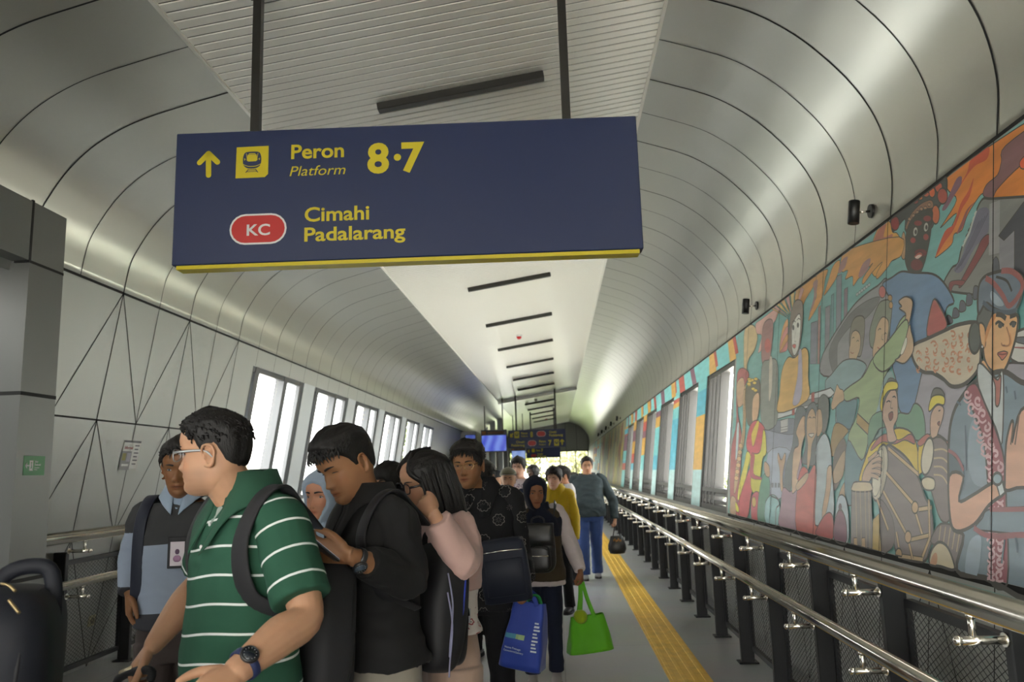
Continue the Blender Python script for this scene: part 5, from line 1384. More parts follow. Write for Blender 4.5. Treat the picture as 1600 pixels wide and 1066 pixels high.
# ---- torso outline at height z (person 1.70 m tall)
_tz = [.76, .84, .92, 1.00, 1.08, 1.16, 1.24, 1.31, 1.365, 1.405, 1.435, 1.465, 1.50]
_ta = [.165, .172, .172, .160, .153, .158, .168, .176, .178, .158, .108, .068, .056]
_tf = [.090, .100, .102, .100, .098, .102, .110, .108, .092, .076, .062, .056, .050]
_tb = [.110, .122, .116, .098, .094, .102, .112, .112, .100, .088, .076, .066, .058]
class Person:
    def __init__(s, label, pos, face, H=1.70, w=1.0, dpt=1.0, belly=0.0, hip=1.0, vox=0.006, head=(0, 0, 0), skin='#b98a68', hs=1.0, lean=0.0, headoff=(0, 0, 0), name='person', group=None, lean_x=0.0, bust=0.0, beard=0.0, lipc=None, fkw=None):
        s.k = H/1.70; s.H = H; s.w = w; s.d = dpt; s.belly = belly; s.hip = hip; s.vox = vox; s.lean = lean; s.leanx = lean_x; s.bust = bust
        rz = math.atan2(-face[0], face[1])
        s.rz = rz; s.root = thing(name, label, 'person', (pos[0], pos[1], 0), group, rz)
        s.M = Matrix.Translation((pos[0], pos[1], 0)) @ Matrix.Rotation(rz, 4, 'Z'); s.Mi = s.M.inverted()
        s.hs = hs; hc = np.array([s.leanx*(1.45*s.k-.9), 0.045+lean*(1.45*s.k-.9), H-.118*hs])+np.array(headoff)
        s.hc = hc
        s.HM = Matrix.Translation(tuple(hc)) @ Matrix.Rotation(math.radians(head[0]), 4, 'Z') @ Matrix.Rotation(math.radians(head[1]), 4, 'X') @ Matrix.Rotation(math.radians(head[2]), 4, 'Y') @ Matrix.Scale(hs, 4)
        s.HMi = s.HM.inverted(); s.skin = lin(skin); s.beard = beard; s.lipc = lipc; s.fkw = fkw or {}
        s.body = []; s.arm = {}
    def lo(s, p): return np.array(s.Mi @ Vector(tuple(p)))
    def wo(s, p): return np.array(s.M @ Vector(tuple(p)))
    def tp(s, z, g=0.0):
        """torso ellipse at height z with growth g: centre, a, front, back"""
        zz = z/s.k
        a = np.interp(zz, _tz, _ta)*s.w*s.k; f = np.interp(zz, _tz, _tf)*s.d*s.k; b = np.interp(zz, _tz, _tb)*s.d*s.k
        f += s.belly*math.exp(-((zz-1.03)/0.15)**2)+s.bust*math.exp(-((zz-1.24)/0.07)**2); a += s.belly*0.45*math.exp(-((zz-1.02)/0.16)**2)
        if zz < 1.0: a *= 1+(s.hip-1)*min(1, (1.0-zz)/0.12)
        return (s.leanx*(z-.9), s.lean*(z-.9), z), a+g, f+g, b+g
    def torso(s, z0, z1, g=0.0, n=36, flare=0.0):
        zs = np.linspace(z0, z1, max(6, int((z1-z0)/0.03)))
        R = []
        for z in zs:
            c, a, f, b = s.tp(z, g+flare*max(0, (1.05*s.k-z))); R.append(ringpts(c, a, f, b, n))
        return loftc(R)
    def sh(s, side): return np.array([s.leanx*(1.385*s.k-.9)+(1 if side == 'R' else -1)*.172*s.w*s.k, s.lean*(1.385*s.k-.9)-.008, 1.382*s.k])
    def set_arm(s, side, elbow, wrist, hand=None): s.arm[side] = (s.sh(side), np.array(elbow, float), np.array(wrist, float), hand)
    def hang(s, side, out=0.06, fwd=0.02, bend=0.06, palm=None, curl=(0.3, 0.45, 0.3)):
        sg = 1 if side == 'R' else -1; a = s.sh(side); k = s.k
        e = a+np.array([sg*out, -0.02+fwd*0.3, -.285*k]); w = e+np.array([sg*out*0.2, bend+fwd, -.245*k])
        s.set_arm(side, e, w, dict(d=(sg*-0.05, 0.12, -1), n=(sg*1, 0.25, 0), thumb=(0, 1, 0.0), curl=curl))
    def build_body(s, armscale=1.0, legs=False, ears=True, hands=True, neck=.054):
        k = s.k; C = []
        C += [xf(head_comp(**s.fkw) if s.vox < .005 else head_comp(56, 60, **s.fkw), s.HM)]
        for sg in (-1, 1):
            if ears: C += [xf(c, s.HM) for c in ear_comp(sg)]
        nb = np.array([s.leanx*(1.43*k-.9), s.lean*(1.43*k-.9)-.015, 1.40*k]); top = np.array(s.HM @ Vector((0, -.022, -.05)))
        C.append(tubec([nb, nb*.45+top*.55+np.array([0, .004, 0]), top], [.070*k, neck, neck+.002], 20, 5))
        C.append(s.torso(.80*k, 1.465*k, -0.012, 28))
        for side, (a, e, w, h) in s.arm.items():
            q = armscale*k
            C.append(tubec([a, a*.5+e*.5, e, e*.62+w*.38, w*.8+e*.2, w], [.050*q, .047*q, .040*q, (.042*q, .044*q), (.030*q, .033*q), (.0225*q, .029*q)], 16, 5, True, (h or {}).get('n') if h else None))
            if h and hands: C += hand_comps(w, **h)
        if legs:
            for sg in (-1, 1): C.append(tubec([(sg*.085*k, s.lean*-.1, .86*k), (sg*.09*k, .01, .48*k), (sg*.095*k, -.01, .09*k)], [.075*k, .05*k, .036*k], 14, 5))
        me = remesh(C, s.vox, 1)
        s.finish_skin(me)
        o = link('body', me, s.root)
        return o
    def finish_skin(s, me):
        a, n = mesh_np(me); smooth_shade(me)
        Mi = np.array(s.HMi); h = a@Mi[:3, :3].T+Mi[:3, 3]
        c = np.tile(np.array(s.skin), (len(a), 1))
        def mixc(m, colr): 
            nonlocal c
            c = c*(1-m[:, None])+np.array(colr)*m[:, None]
        x, y, z = h.T; front = (y > .045)
        lip = np.exp(-(x/.021)**4-((z+.0672)/.0082)**4)*front
        mixc(np.clip(lip*0.8, 0, 1), s.lipc or np.array(s.skin)*np.array([.78, .50, .48]))
        mouth = np.exp(-(x/.024)**4-((z+.0668)/.0018)**2)*front; mixc(np.clip(mouth*0.85, 0, 1), np.array(s.skin)*np.array([.22, .12, .12]))
        for sg in (-1, 1):
            mixc(0.65*np.exp(-((x-sg*.0075)/.0038)**2-((z+.0475)/.0032)**2)*front, np.array(s.skin)*.2)
            mixc(0.30*np.exp(-((x-sg*.042)/.02)**2-((z+.028)/.02)**2)*front, np.array(s.skin)*np.array([1.1, .78, .72]))
        if s.beard:
            b = s.beard*np.clip((-.035-z)/.02, 0, 1)*(z > -.125)*np.clip((y+.02)/.03, 0, 1)*np.clip(1-lip*2, 0, 1); mixc(b, (.05, .045, .045))
        r = np.array([mnoise.noise(Vector(p)*45) for p in a]); c = c*(1+0.05*r[:, None])
        at = me.color_attributes.new('skin', 'FLOAT_COLOR', 'POINT'); at.data.foreach_set('color', np.concatenate([c, np.ones((len(c), 1))], 1).reshape(-1))
        me.materials.append(mat('skin', (0.5, 0.3, 0.2), rough=0.52, sss=0.12, attr='skin', bump=0.03, bscale=400, spec=0.35))
    def cloth(s, name, comps, m, vox=None, smooth=3, fold=0.004, freq=(7, 7, 12), attr=None, parent=None, mask=None, label=None):
        me = remesh(comps, vox or max(s.vox*1.5, .006), smooth)
        if fold: folds(me, fold, freq, seed=hash(name+s.root['label']) % 97 if False else len(s.root['label'])*1.3, mask=mask)
        smooth_shade(me); me.materials.append(m)
        if attr:
            a, n = mesh_np(me)
            at = me.attributes.new('sv', 'FLOAT', 'POINT'); at.data.foreach_set('value', attr(a).astype(np.float32))
        o = link(name, me, parent or s.root)
        if label: o['label'] = label
        return o
    def sleeve_comp(s, side, end, r0=.066, r1=.060, r2=.045, ez=1.0):
        """end: 0..1 upper arm, 1..2 forearm"""
        a, e, w, h = s.arm[side]; k = s.k; sg = 1 if side == 'R' else -1
        inn = a+np.array([-sg*.05, 0, .008])
        if end <= 1:
            p = a*(1-end)+e*end; return tubec([inn, a, a*.5+p*.5, p], [r0*.95*k, r0*k, (r0+r1)/2*k, r1*k], 18, 5, False)
        f = end-1; p = e*(1-f)+w*f
        return tubec([inn, a, a*.5+e*.5, e, e*.5+p*.5, p], [r0*.95*k, r0*k, r1*k, (r1*.9+.004)*k, (r1+r2)*.5*k, r2*k], 18, 5, False)
    def trousers(s, m, stride=0.0, wide=1.0, top=.98, ankle=None, label=None, feet=True, shoe=None, stancex=.092, shoelabel=None, shoename='shoe', split=0.0):
        k = s.k; C = [s.torso(.80*k, top*k, 0.006, 30)]
        s.feet = {}
        for sg in (-1, 1):
            st = stride*sg
            hip = np.array([sg*.088*k*s.w, s.lean*-.1, .86*k]); kn = np.array([sg*stancex*k, .015+st*.55, .49*k]); an = np.array([sg*(stancex+.004)*k, -.02+st, .07*k if ankle is None else ankle])
            ra = .066*wide*k
            C.append(tubec([hip, hip*.5+kn*.5, kn, kn*.5+an*.5, an], [(.100*k*s.d, .098*k*s.w), .086*k*(.6+.4*wide), .068*k*wide, .062*k*wide, ra], 20, 5, False, (0, 1, 0)))
            s.feet[sg] = np.array([sg*(stancex+.004)*k, -.02+st, 0])
        s.cloth('trousers', C, m, smooth=3, fold=.004, freq=(8, 8, 9), label=label)
        if feet:
            for sg in (-1, 1): s.shoe(sg, shoe or mat('dark shoe leather', (.02, .02, .022), rough=.4), shoelabel, shoename)
    def shoe(s, sg, m, label=None, name='shoe'):
        f = s.feet[sg]; k = s.k; R = []
        mb = MB()
        prof = [(-.075, .026, .050), (-.06, .033, .075), (-.02, .036, .090), (.03, .040, .074), (.08, .046, .055), (.13, .044, .045), (.165, .032, .036), (.182, .014, .026)]
        prof = [tuple(q) for q in crom(prof, 3)]
        for y, w, h in prof:
            R.append([(f[0]+w*k*math.cos(q)*(1 if math.sin(q) > -0.2 else .95), f[1]+y*k, max(0.012, .014+h*k*(math.sin(q)*.5+.5)**.8)) for q in [2*PI*j/16 for j in range(16)]])
        mb.loft(R, m); o = part(name, mb, s.root, True, label)
        mb = MB(); out = [(f[0]+w*k*1.06, f[1]+y*k) for y, w, h in prof]+[(f[0]-w*k*1.06, f[1]+y*k) for y, w, h in prof[::-1]]
        mb.prism(out, 0.0, 0.024, mat('shoe sole', (.35, .34, .33) if label else (.03, .03, .03), rough=.7), Matrix.Identity(4)); part('sole', mb, o, True)
    # ---- hair and face pieces, in head space
    def hair(s, m, zh, T, name='hair', nt=80, nz=70, amp=.0035, freq=(34, 22, 12), soft=.014, extra=None, label=None, seed=3.0, zmin=-.118):
        """zh(t): hairline height by |angle|; T(t,z): thickness"""
        R = []
        for z in zs_grid(nz):
            ring = []
            for q in range(nt):
                t = 2*PI*q/nt; ta = abs((t+PI) % (2*PI)-PI)
                x, y, zz = hpoint(t, z, feat=False)
                e = (z-zh(ta))/soft; w = min(1, max(0, e)); w = w*w*(3-2*w)
                nrm = unit((x/.075**2, (y+.012)/.098**2, (z-.0)/.12**2))
                v = mnoise.noise(Vector((x*freq[0]*2+seed, y*freq[1], z*freq[2])))+.5*mnoise.noise(Vector((x*freq[0]*5, y*freq[1]*2+seed, z*freq[2]*1.2)))
                th = -.006+w*(T(ta, z, x)+.006+amp*v)
                ring.append((x+nrm[0]*th, y+nrm[1]*th, z+nrm[2]*th))
            R.append(ring)
        mb = MB(); V, Fq = loftc(R); mb.add([tuple(s.HM @ Vector(p)) for p in V], Fq, m, True)
        if extra: extra(mb)
        return part(name, mb, s.root, True, label)
    def htube(s, mb, pts, rad, m, n=6, k=4):
        V, Fq = tubec(pts, rad, n, k); mb.add([tuple(s.HM @ Vector(p)) for p in V], Fq, m, True)
    def brows(s, m, th=.0028, tilt=0.0, z0=.0195):
        for sg in (-1, 1):
            mb = MB(); P = []
            for u in (0, .33, .66, 1):
                x = .013+.034*u; z = z0+.0035*math.sin(PI*u*.8)+tilt*(.5-u)
                t = math.asin(min(.99, x/.074)); px, py, pz = hpoint(t*1.0, z)
                t2 = t
                # find angle giving x
                for _ in range(12):
                    px, py, pz = hpoint(t2, z); t2 += (x-px)*8
                P.append((sg*px, py+.0012, pz))
            s.htube(mb, P, [(th*1.3, .0016), (th*1.3, .0018), (th, .0016), (th*.4, .001)], m, 6, 4); part('eyebrow', mb, s.root, True)
    def eyes(s, look=(0, 0), op=1.0, iris=(.012, .008, .006)):
        mw = mat('eye white', (.42, .38, .36), rough=.25); mi = mat('dark iris', iris, rough=.15); ml = mat('lash black', (.01, .008, .008), rough=.6)
        for sg in (-1, 1):
            t2 = .4
            for _ in range(14):
                px, py, pz = hpoint(t2, .001); t2 += (.0305-px)*8
            c = np.array([sg*.0305, py-.0035, .001])
            M = s.HM @ Matrix.Translation(tuple(c)) @ Matrix.Rotation(-sg*math.radians(16), 4, 'Z')
            mb = MB(); V, Fq = ellc((0, 0, 0), (.0125, .0062, .0052*op), 16, 10, M); mb.add(V, Fq, mw, True); e = part('eye', mb, s.root, True)
            if op > .35:
                mb = MB(); V, Fq = ellc((look[0]*.005, .0036, look[1]*.002), (.0050, .0032, .0048*op), 14, 8, M); mb.add(V, Fq, mi, True); part('iris', mb, e, True)
            mb = MB(); P = [(-.0135, .001, -.0005), (-.007, .0058, .0046*op), (0, .0072, .0058*op), (.007, .0058, .0046*op), (.0135, .001, -.0005)]
            V, Fq = tubec([tuple(M @ Vector(p)) for p in P], [.0007, .0012, .0013, .0012, .0007], 6, 4); mb.add(V, Fq, ml, True); part('eyelash', mb, s.root, True)
    def glasses(s, m, ml=None, w=.024, h=.017, r=.0013, z=-.001, top_only=False, label=None, y=.0935, square=2.6):
        root = None
        mb = MB()
        for sg in (-1, 1):
            P = []
            for k in range(20):
                q = 2*PI*k/20; P.append((sg*.0325+w*math.copysign(abs(math.cos(q))**(2/square), math.cos(q)), y-.004*abs(math.cos(q)), z+h*math.copysign(abs(math.sin(q))**(2/square), math.sin(q))))
            P.append(P[0]); P.append(P[1])
            s.htube(mb, P, [r]*len(P), m, 6, 2)
        s.htube(mb, [(-.0095, y, z+.004), (0, y+.003, z+.006), (.0095, y, z+.004)], [r*1.1]*3, m)
        o = part('glasses', mb, s.root, True, label)
        for sg in (-1, 1):
            mb = MB(); s.htube(mb, [(sg*(.0325+w), y-.004, z+.006), (sg*.0735, .06, z+.008), (sg*.0775, -.005, z+.006), (sg*.0760, -.028, z-.012)], [(r*1.8, r), (r*1.8, r), (r*1.8, r), r], m); part('temple_arm', mb, o, True)
        for sg in (-1, 1):
            mb = MB(); P = [tuple(s.HM @ Vector((sg*.0325+w*.97*math.copysign(abs(math.cos(q))**(2/square), math.cos(q)), y-.0012, z+h*.97*math.copysign(abs(math.sin(q))**(2/square), math.sin(q))))) for q in [2*PI*k/20 for k in range(20)]]
            mb.add(P, [tuple(range(20))], M_glass); part('lens', mb, o, True)
        return o
    def surfz(s, t, r, g):
        """height of the clothed shoulder surface where its radius in direction t is r"""
        lo_, hi_ = 1.30*s.k, 1.50*s.k
        for _ in range(24):
            z = (lo_+hi_)/2; c, a, f, b = s.tp(z, g); bb = f if math.cos(t) > 0 else b
            rad = 1/((abs(math.sin(t))/a)**2.35+(abs(math.cos(t))/bb)**2.35)**(1/2.35)
            if rad > r: lo_ = z
            else: hi_ = z
        return (lo_+hi_)/2
    def collar(s, m, opening=24, g=.020, rn=.074, fall=.045, point=.030, stand=.034, name='collar'):
        R = []; N = 44; op = math.radians(opening)
        for i in range(N+1):
            t = op+(2*PI-2*op)*i/N; e = abs(i-N/2)/(N/2); fr = e**5
            ro = rn+fall+point*fr
            zi = s.surfz(t, rn, g); zo = s.surfz(t, ro, g)+.007; top = zi+stand*(1-.35*fr)
            c = s.tp(zi, g)[0]; sn, cs = math.sin(t), math.cos(t)
            tw = (op*.62*fr)*(1 if i > N/2 else -1)       # the points swing to the front
            P = []
            for rr, zz, k in ((rn-.004, zi-.01, 0), (rn-.008, top-.006, 0), (rn-.004, top, 0), (rn+.004, top-.001, .2), (rn+fall*.45, (top+zo)/2+.006, .6), (ro, zo+.002, 1), (ro-.001, zo-.003, 1), (rn+fall*.4, (top+zo)/2-.001, .6), (rn-.001, top-.007, 0)):
                t2 = t+tw*k; P.append((c[0]+rr*math.sin(t2), c[1]+rr*math.cos(t2), zz))
            R.append(P)
        mb = MB(); mb.loft(R, m); return part(name, mb, s.root, True)
    def vneck(s, m, zlow, hw, g=.018, name='shirt_opening', label=None):
        R = []
        for u in np.linspace(0, 1, 9):
            z = (zlow+(1.462-zlow)*u)*s.k; c, a, f, b = s.tp(z, g); w = .003+hw*u
            row = []
            for x in np.linspace(-w, w, 7): row.append((c[0]+x, c[1]+f*(1-min(.95, abs(x)/a)**2.35)**(1/2.35), z))
            R.append(row+[(p[0], p[1]-.008, p[2]) for p in row[::-1]])
        mb = MB(); mb.loft(R, m, smooth=False); return part(name, mb, s.root, True, label)
    def watch(s, side, mstrap, mface, label=None, back=.03, k=1.0, mcase=None):
        a, e, w, h = s.arm[side]; d = unit(w-e); n = unit(np.array(h['n'], float)-d*(np.array(h['n'], float)@d)); sd = np.cross(d, n); c = w-d*back
        mb = MB(); R = []
        for t in (-.010, .010):
            R.append([tuple(c+d*t+n*.0275*k*math.cos(q)+sd*.033*k*math.sin(q)) for q in [2*PI*j/24 for j in range(24)]])
        for t in (.010, -.010):
            R.append([tuple(c+d*t+n*.0235*k*math.cos(q)+sd*.029*k*math.sin(q)) for q in [2*PI*j/24 for j in range(24)]])
        R.append(R[0]); mb.loft(R, mstrap, cap=False); o = part('wristwatch', mb, s.root, True, label)
        MM = Matrix(((sd[0], d[0], n[0], 0), (sd[1], d[1], n[1], 0), (sd[2], d[2], n[2], 0), (0, 0, 0, 1))); MM = Matrix.Translation(tuple(c+n*.0265*k)) @ MM
        mb = MB(); mb.lathe([(0, 0), (.020, 0), (.0225, .003), (.0225, .008), (.0205, .011), (.0185, .011), (.0185, .0094), (0, .0094)], mcase or mstrap, 28, MM); part('watch_case', mb, o, True)
        mb = MB(); mb.lathe([(0, .0095), (.0182, .0095), (.0182, .0102), (0, .0102)], mface, 24, MM)
        for j in range(12):
            q = j*PI/6; mb.box((.0145*math.cos(q)-.0008, .0145*math.sin(q)-.0008, .0101), (.0145*math.cos(q)+.0008, .0145*math.sin(q)+.0008, .0106), mat('watch markers', (.5, .5, .5), rough=.4), M=MM)
        part('dial', mb, o, True)
def fabric(name, c, rough=.85, bump=.25, bscale=900, var=.06, sheen=.2): return mat(name, c, rough=rough, bump=bump*0.25, bscale=bscale, var=var, vscale=9, sheen=sheen if sum(c) > .3 else sheen*.12, spec=.3)
M_hair = mat('black hair', (.007, .006, .006), rough=.55, spec=.35, bump=.35, bscale=60, stretch=(8, 2.0, 1.0))
M_hairb = mat('soft black hair', (.011, .009, .008), rough=.58, spec=.35, bump=.35, bscale=60, stretch=(8, 2.0, 1.0))
def zline(front=.066, temple=.040, burn=-.012, ear=.012, nape=-.062):
    A = [0, .55, .95, 1.25, 1.45, 1.75, 2.1, 2.6, PI]; Z = [front, front-.004, temple, temple*.6+burn*.4, burn, ear, nape*.7, nape, nape]
    return lambda t: float(np.interp(t, A, Z))
def short_hair(P, m, top=.026, side=.010, front=.066, quiff=.012, nape=-.060, temple=.038, burn=-.015, spikes=160, seed=1, sweep=0.0, length=.03, fringe=.012, soft=.022):
    r = random.Random(seed)
    zl = zline(front, temple, burn, .014, nape)
    def T(t, z, x): return side*min(1, max(.25, (z-zl(t))/.035))+(top-side)*min(1, max(0, (z-.040)/.045))**1.0+quiff*math.exp(-(t/.7)**2)*max(0, min(1, (z-.05)/.03))
    def ex(mb):
        for _ in range(spikes):
            t = r.uniform(0, 2*PI); z = r.uniform(.035, .112); ta = abs((t+PI) % (2*PI)-PI)
            if z < zl(ta)+.008: continue
            x, y, zz = hpoint(t, z, feat=False); n = unit((x/.075**2, (y+.012)/.098**2, z/.12**2)); th = T(ta, z, x)*.8
            p = np.array([x, y, z])+n*th; fl = unit(np.array([sweep+.25*r.uniform(-1, 1), .75*(1 if ta < 1.2 else -.3)+.2*r.uniform(-1, 1), .15-.4*(ta > 1.2)])); fl = unit(fl-n*(fl@n))
            L = length*r.uniform(.6, 1.2)
            P.htube(mb, [p-n*.004, p+fl*L*.5+n*.004, p+fl*L+n*.002*r.uniform(-1, 2)], [(.0018, .005), (.0016, .004), (.0006, .001)], m, 5, 3)
        for _ in range(int(spikes*.5)):
            t = r.uniform(-1.25, 1.25); z = zl(abs(t))+r.uniform(.004, .022)
            x, y, zz = hpoint(t, z, feat=False); n = unit((x/.075**2, (y+.012)/.098**2, z/.12**2)); p = np.array([x, y, z])+n*(side*.5+.002)
            fl = unit(np.array([sweep*.8+.5*math.sin(t)+.3*r.uniform(-1, 1), .1, -.8])); fl = unit(fl-n*(fl@n)); L = fringe*r.uniform(.5, 1.1)
            P.htube(mb, [p+n*.004, p+fl*L*.5+n*.004, p+fl*L+n*.001], [(.0018, .005), (.0016, .004), (.0006, .001)], m, 5, 3)
    return P.hair(m, zl, T, extra=ex, soft=soft)
# ================================================================== PEOPLE: the queue
def stripe_mat(name, base, stripe, frac=.085):
    m = bpy.data.materials.new(name); m.use_nodes = True; nt = m.node_tree; b = nt.nodes['Principled BSDF']; L = nt.links
    a = nt.nodes.new('ShaderNodeAttribute'); a.attribute_name = 'sv'
    fr = nt.nodes.new('ShaderNodeMath'); fr.operation = 'FRACT'; L.new(a.outputs['Fac'], fr.inputs[0])
    lt = nt.nodes.new('ShaderNodeMath'); lt.operation = 'LESS_THAN'; lt.inputs[1].default_value = frac; L.new(fr.outputs[0], lt.inputs[0])
    mx = nt.nodes.new('ShaderNodeMix'); mx.data_type = 'RGBA'; mx.inputs['A'].default_value = (*base, 1); mx.inputs['B'].default_value = (*stripe, 1)
    L.new(lt.outputs[0], mx.inputs['Factor']); L.new(mx.outputs['Result'], b.inputs['Base Color'])
    n = nt.nodes.new('ShaderNodeTexNoise'); n.inputs['Scale'].default_value = 700; tc = nt.nodes.new('ShaderNodeTexCoord'); L.new(tc.outputs['Object'], n.inputs['Vector'])
    bp = nt.nodes.new('ShaderNodeBump'); bp.inputs['Strength'].default_value = .15; bp.inputs['Distance'].default_value = .003; L.new(n.outputs['Fac'], bp.inputs['Height']); L.new(bp.outputs[0], b.inputs['Normal'])
    b.inputs['Roughness'].default_value = .85; b.inputs['Specular IOR Level'].default_value = .25
    return m
def band_mat(name, stops):
    """horizontal blocks of colour by the attribute sv (height)"""
    m = bpy.data.materials.new(name); m.use_nodes = True; nt = m.node_tree; b = nt.nodes['Principled BSDF']; L = nt.links
    a = nt.nodes.new('ShaderNodeAttribute'); a.attribute_name = 'sv'
    r = nt.nodes.new('ShaderNodeValToRGB'); r.color_ramp.interpolation = 'CONSTANT'
    e = r.color_ramp.elements
    while len(e) < len(stops): e.new(.5)
    for k, (p, c) in enumerate(stops): e[k].position = p; e[k].color = (*lin(c), 1)
    L.new(a.outputs['Fac'], r.inputs[0]); L.new(r.outputs[0], b.inputs['Base Color']); b.inputs['Roughness'].default_value = .9; b.inputs['Specular IOR Level'].default_value = .2
    return m
def motif_mat(name, base, motif, scale, r0=.26, wd=.05, petals=8, second=None):
    """printed cloth: outlined flowers scattered over a plain ground"""
    m = bpy.data.materials.new(name); m.use_nodes = True; nt = m.node_tree; b = nt.nodes['Principled BSDF']; L = nt.links
    tc = nt.nodes.new('ShaderNodeTexCoord')
    def M(op, a, bb=None):
        n = nt.nodes.new('ShaderNodeMath'); n.operation = op
        for i, v in enumerate((a, bb)):
            if v is None: continue
            if hasattr(v, 'is_output'): L.new(v, n.inputs[i])
            else: n.inputs[i].default_value = v
        return n.outputs[0]
    mp = nt.nodes.new('ShaderNodeMapping'); mp.inputs['Scale'].default_value = (scale, scale*.55, scale); L.new(tc.outputs['Object'], mp.inputs[0])
    v = nt.nodes.new('ShaderNodeTexVoronoi'); v.inputs['Scale'].default_value = 1.0; v.inputs['Randomness'].default_value = .7; L.new(mp.outputs[0], v.inputs['Vector'])
    sub = nt.nodes.new('ShaderNodeVectorMath'); sub.operation = 'SUBTRACT'; L.new(mp.outputs[0], sub.inputs[0]); L.new(v.outputs['Position'], sub.inputs[1])
    sp = nt.nodes.new('ShaderNodeSeparateXYZ'); L.new(sub.outputs[0], sp.inputs[0])
    r = M('SQRT', M('ADD', M('POWER', sp.outputs['X'], 2.0), M('POWER', sp.outputs['Z'], 2.0)))
    ang = M('ARCTAN2', sp.outputs['X'], sp.outputs['Z'])
    wob = M('MULTIPLY', M('ABSOLUTE', M('SINE', M('MULTIPLY', ang, petals/2))), .07)
    d1 = M('LESS_THAN', M('ABSOLUTE', M('SUBTRACT', r, M('ADD', wob, r0))), wd)
    ray_ = M('MULTIPLY', M('LESS_THAN', M('ABSOLUTE', M('SINE', M('MULTIPLY', ang, petals/2))), .28), M('MULTIPLY', M('LESS_THAN', r, r0*.62), M('GREATER_THAN', r, r0*.2)))
    rnd = nt.nodes.new('ShaderNodeSeparateColor'); L.new(v.outputs['Color'], rnd.inputs[0])
    pick = M('GREATER_THAN', rnd.outputs[0], .42)
    mask = M('MAXIMUM', M('MULTIPLY', d1, pick), M('MULTIPLY', ray_, M('GREATER_THAN', rnd.outputs[1], .3)))
    mx = nt.nodes.new('ShaderNodeMix'); mx.data_type = 'RGBA'; mx.inputs['A'].default_value = (*lin(base), 1); mx.inputs['B'].default_value = (*lin(motif), 1)
    L.new(mask, mx.inputs['Factor'])
    out = mx.outputs['Result']
    if second:
        mx2 = nt.nodes.new('ShaderNodeMix'); mx2.data_type = 'RGBA'; mx2.inputs['B'].default_value = (*lin(second), 1); L.new(out, mx2.inputs['A'])
        L.new(M('MULTIPLY', M('LESS_THAN', r, r0*.25), M('GREATER_THAN', rnd.outputs[2], .3)), mx2.inputs['Factor']); out = mx2.outputs['Result']
    L.new(out, b.inputs['Base Color']); b.inputs['Roughness'].default_value = .8; b.inputs['Specular IOR Level'].default_value = .25
    return m
def backpack(name, label, M, w, h, d, m, m2, trim=None, pocket=True, group=None, handle=True, strap_fn=None, zipc=None, bottom=None):
    """M: frame with x across, y outwards from the back, z up; origin at the pack's centre"""
    t = thing(name, label, 'backpack', tuple(M.translation), group); t.matrix_world = M
    def shell(w_, h_, d_, cy, cz, ex=3.2, n=36):
        R = []
        for i in range(19):
            a = -PI/2+PI*i/18; zz = math.copysign(abs(math.sin(a))**(2/4.0), math.sin(a)); rr = abs(math.cos(a))**(2/4.0)
            rr = max(rr, .02)
            taper = 1-.12*(zz*.5+.5)
            R.append(ringpts((0, cy, cz+zz*h_/2), w_/2*rr*taper, d_/2*rr*taper, d_/2*rr*taper, n, ex))
        return loftc(R)
    mb = MB(); V, Fq = shell(w, h, d, 0, 0)
    V = [(p[0]+.006*mnoise.noise(Vector(p)*11), p[1]+.010*mnoise.noise(Vector((p[0]*9+5, p[1]*9, p[2]*7))), p[2]) for p in V]
    mb.add(V, Fq, m, True); part('bag_body', mb, t, True)
    if pocket:
        mb = MB(); V, Fq = shell(w*.74, h*.52, d*.5, d*.36, -h*.19); mb.add(V, Fq, m, True); pk = part('front_pocket', mb, t, True)
        mb = MB(); z0 = h*.03; P = [(x*w*.33, d*.60-.020*abs(x)**2.5, z0-.03*x*x) for x in np.linspace(-1, 1, 9)]
        mb.tube(crom(P, 3), .0035, m2, 6); part('zip', mb, pk, True)
        if zipc:
            mb = MB(); mb.tube([(w*.2, d*.615, z0-.012), (w*.215, d*.625, z0-.06)], .004, zipc, 6); part('zip_pull', mb, pk, True)
    mb = MB(); P = [(w*.44*math.copysign(abs(math.cos(a))**.6, math.cos(a)), d*.18, h*.49*math.copysign(abs(math.sin(a))**.6, math.sin(a))-.0) for a in np.linspace(-.3, PI+.3, 22)]
    P = [(x*.985, y+d*.04, z*.985) for x, y, z in P]
    mb.tube(P, .005, trim or m2, 8); part('zip', mb, t, True)
    if handle:
        mb = MB(); mb.tube(crom([(-.045, -d*.25, h*.475), (-.04, -d*.27, h*.475+.035), (0, -d*.28, h*.475+.05), (.04, -d*.27, h*.475+.035), (.045, -d*.25, h*.475)], 4), .011, m2, 8, flat=.5); part('grab_handle', mb, t, True)
    if bottom is not None:
        mb = MB(); V, Fq = shell(w*1.01, h*.16, d*1.01, 0, -h*.43); mb.add(V, Fq, bottom, True); part('base_panel', mb, t, True)
    return t
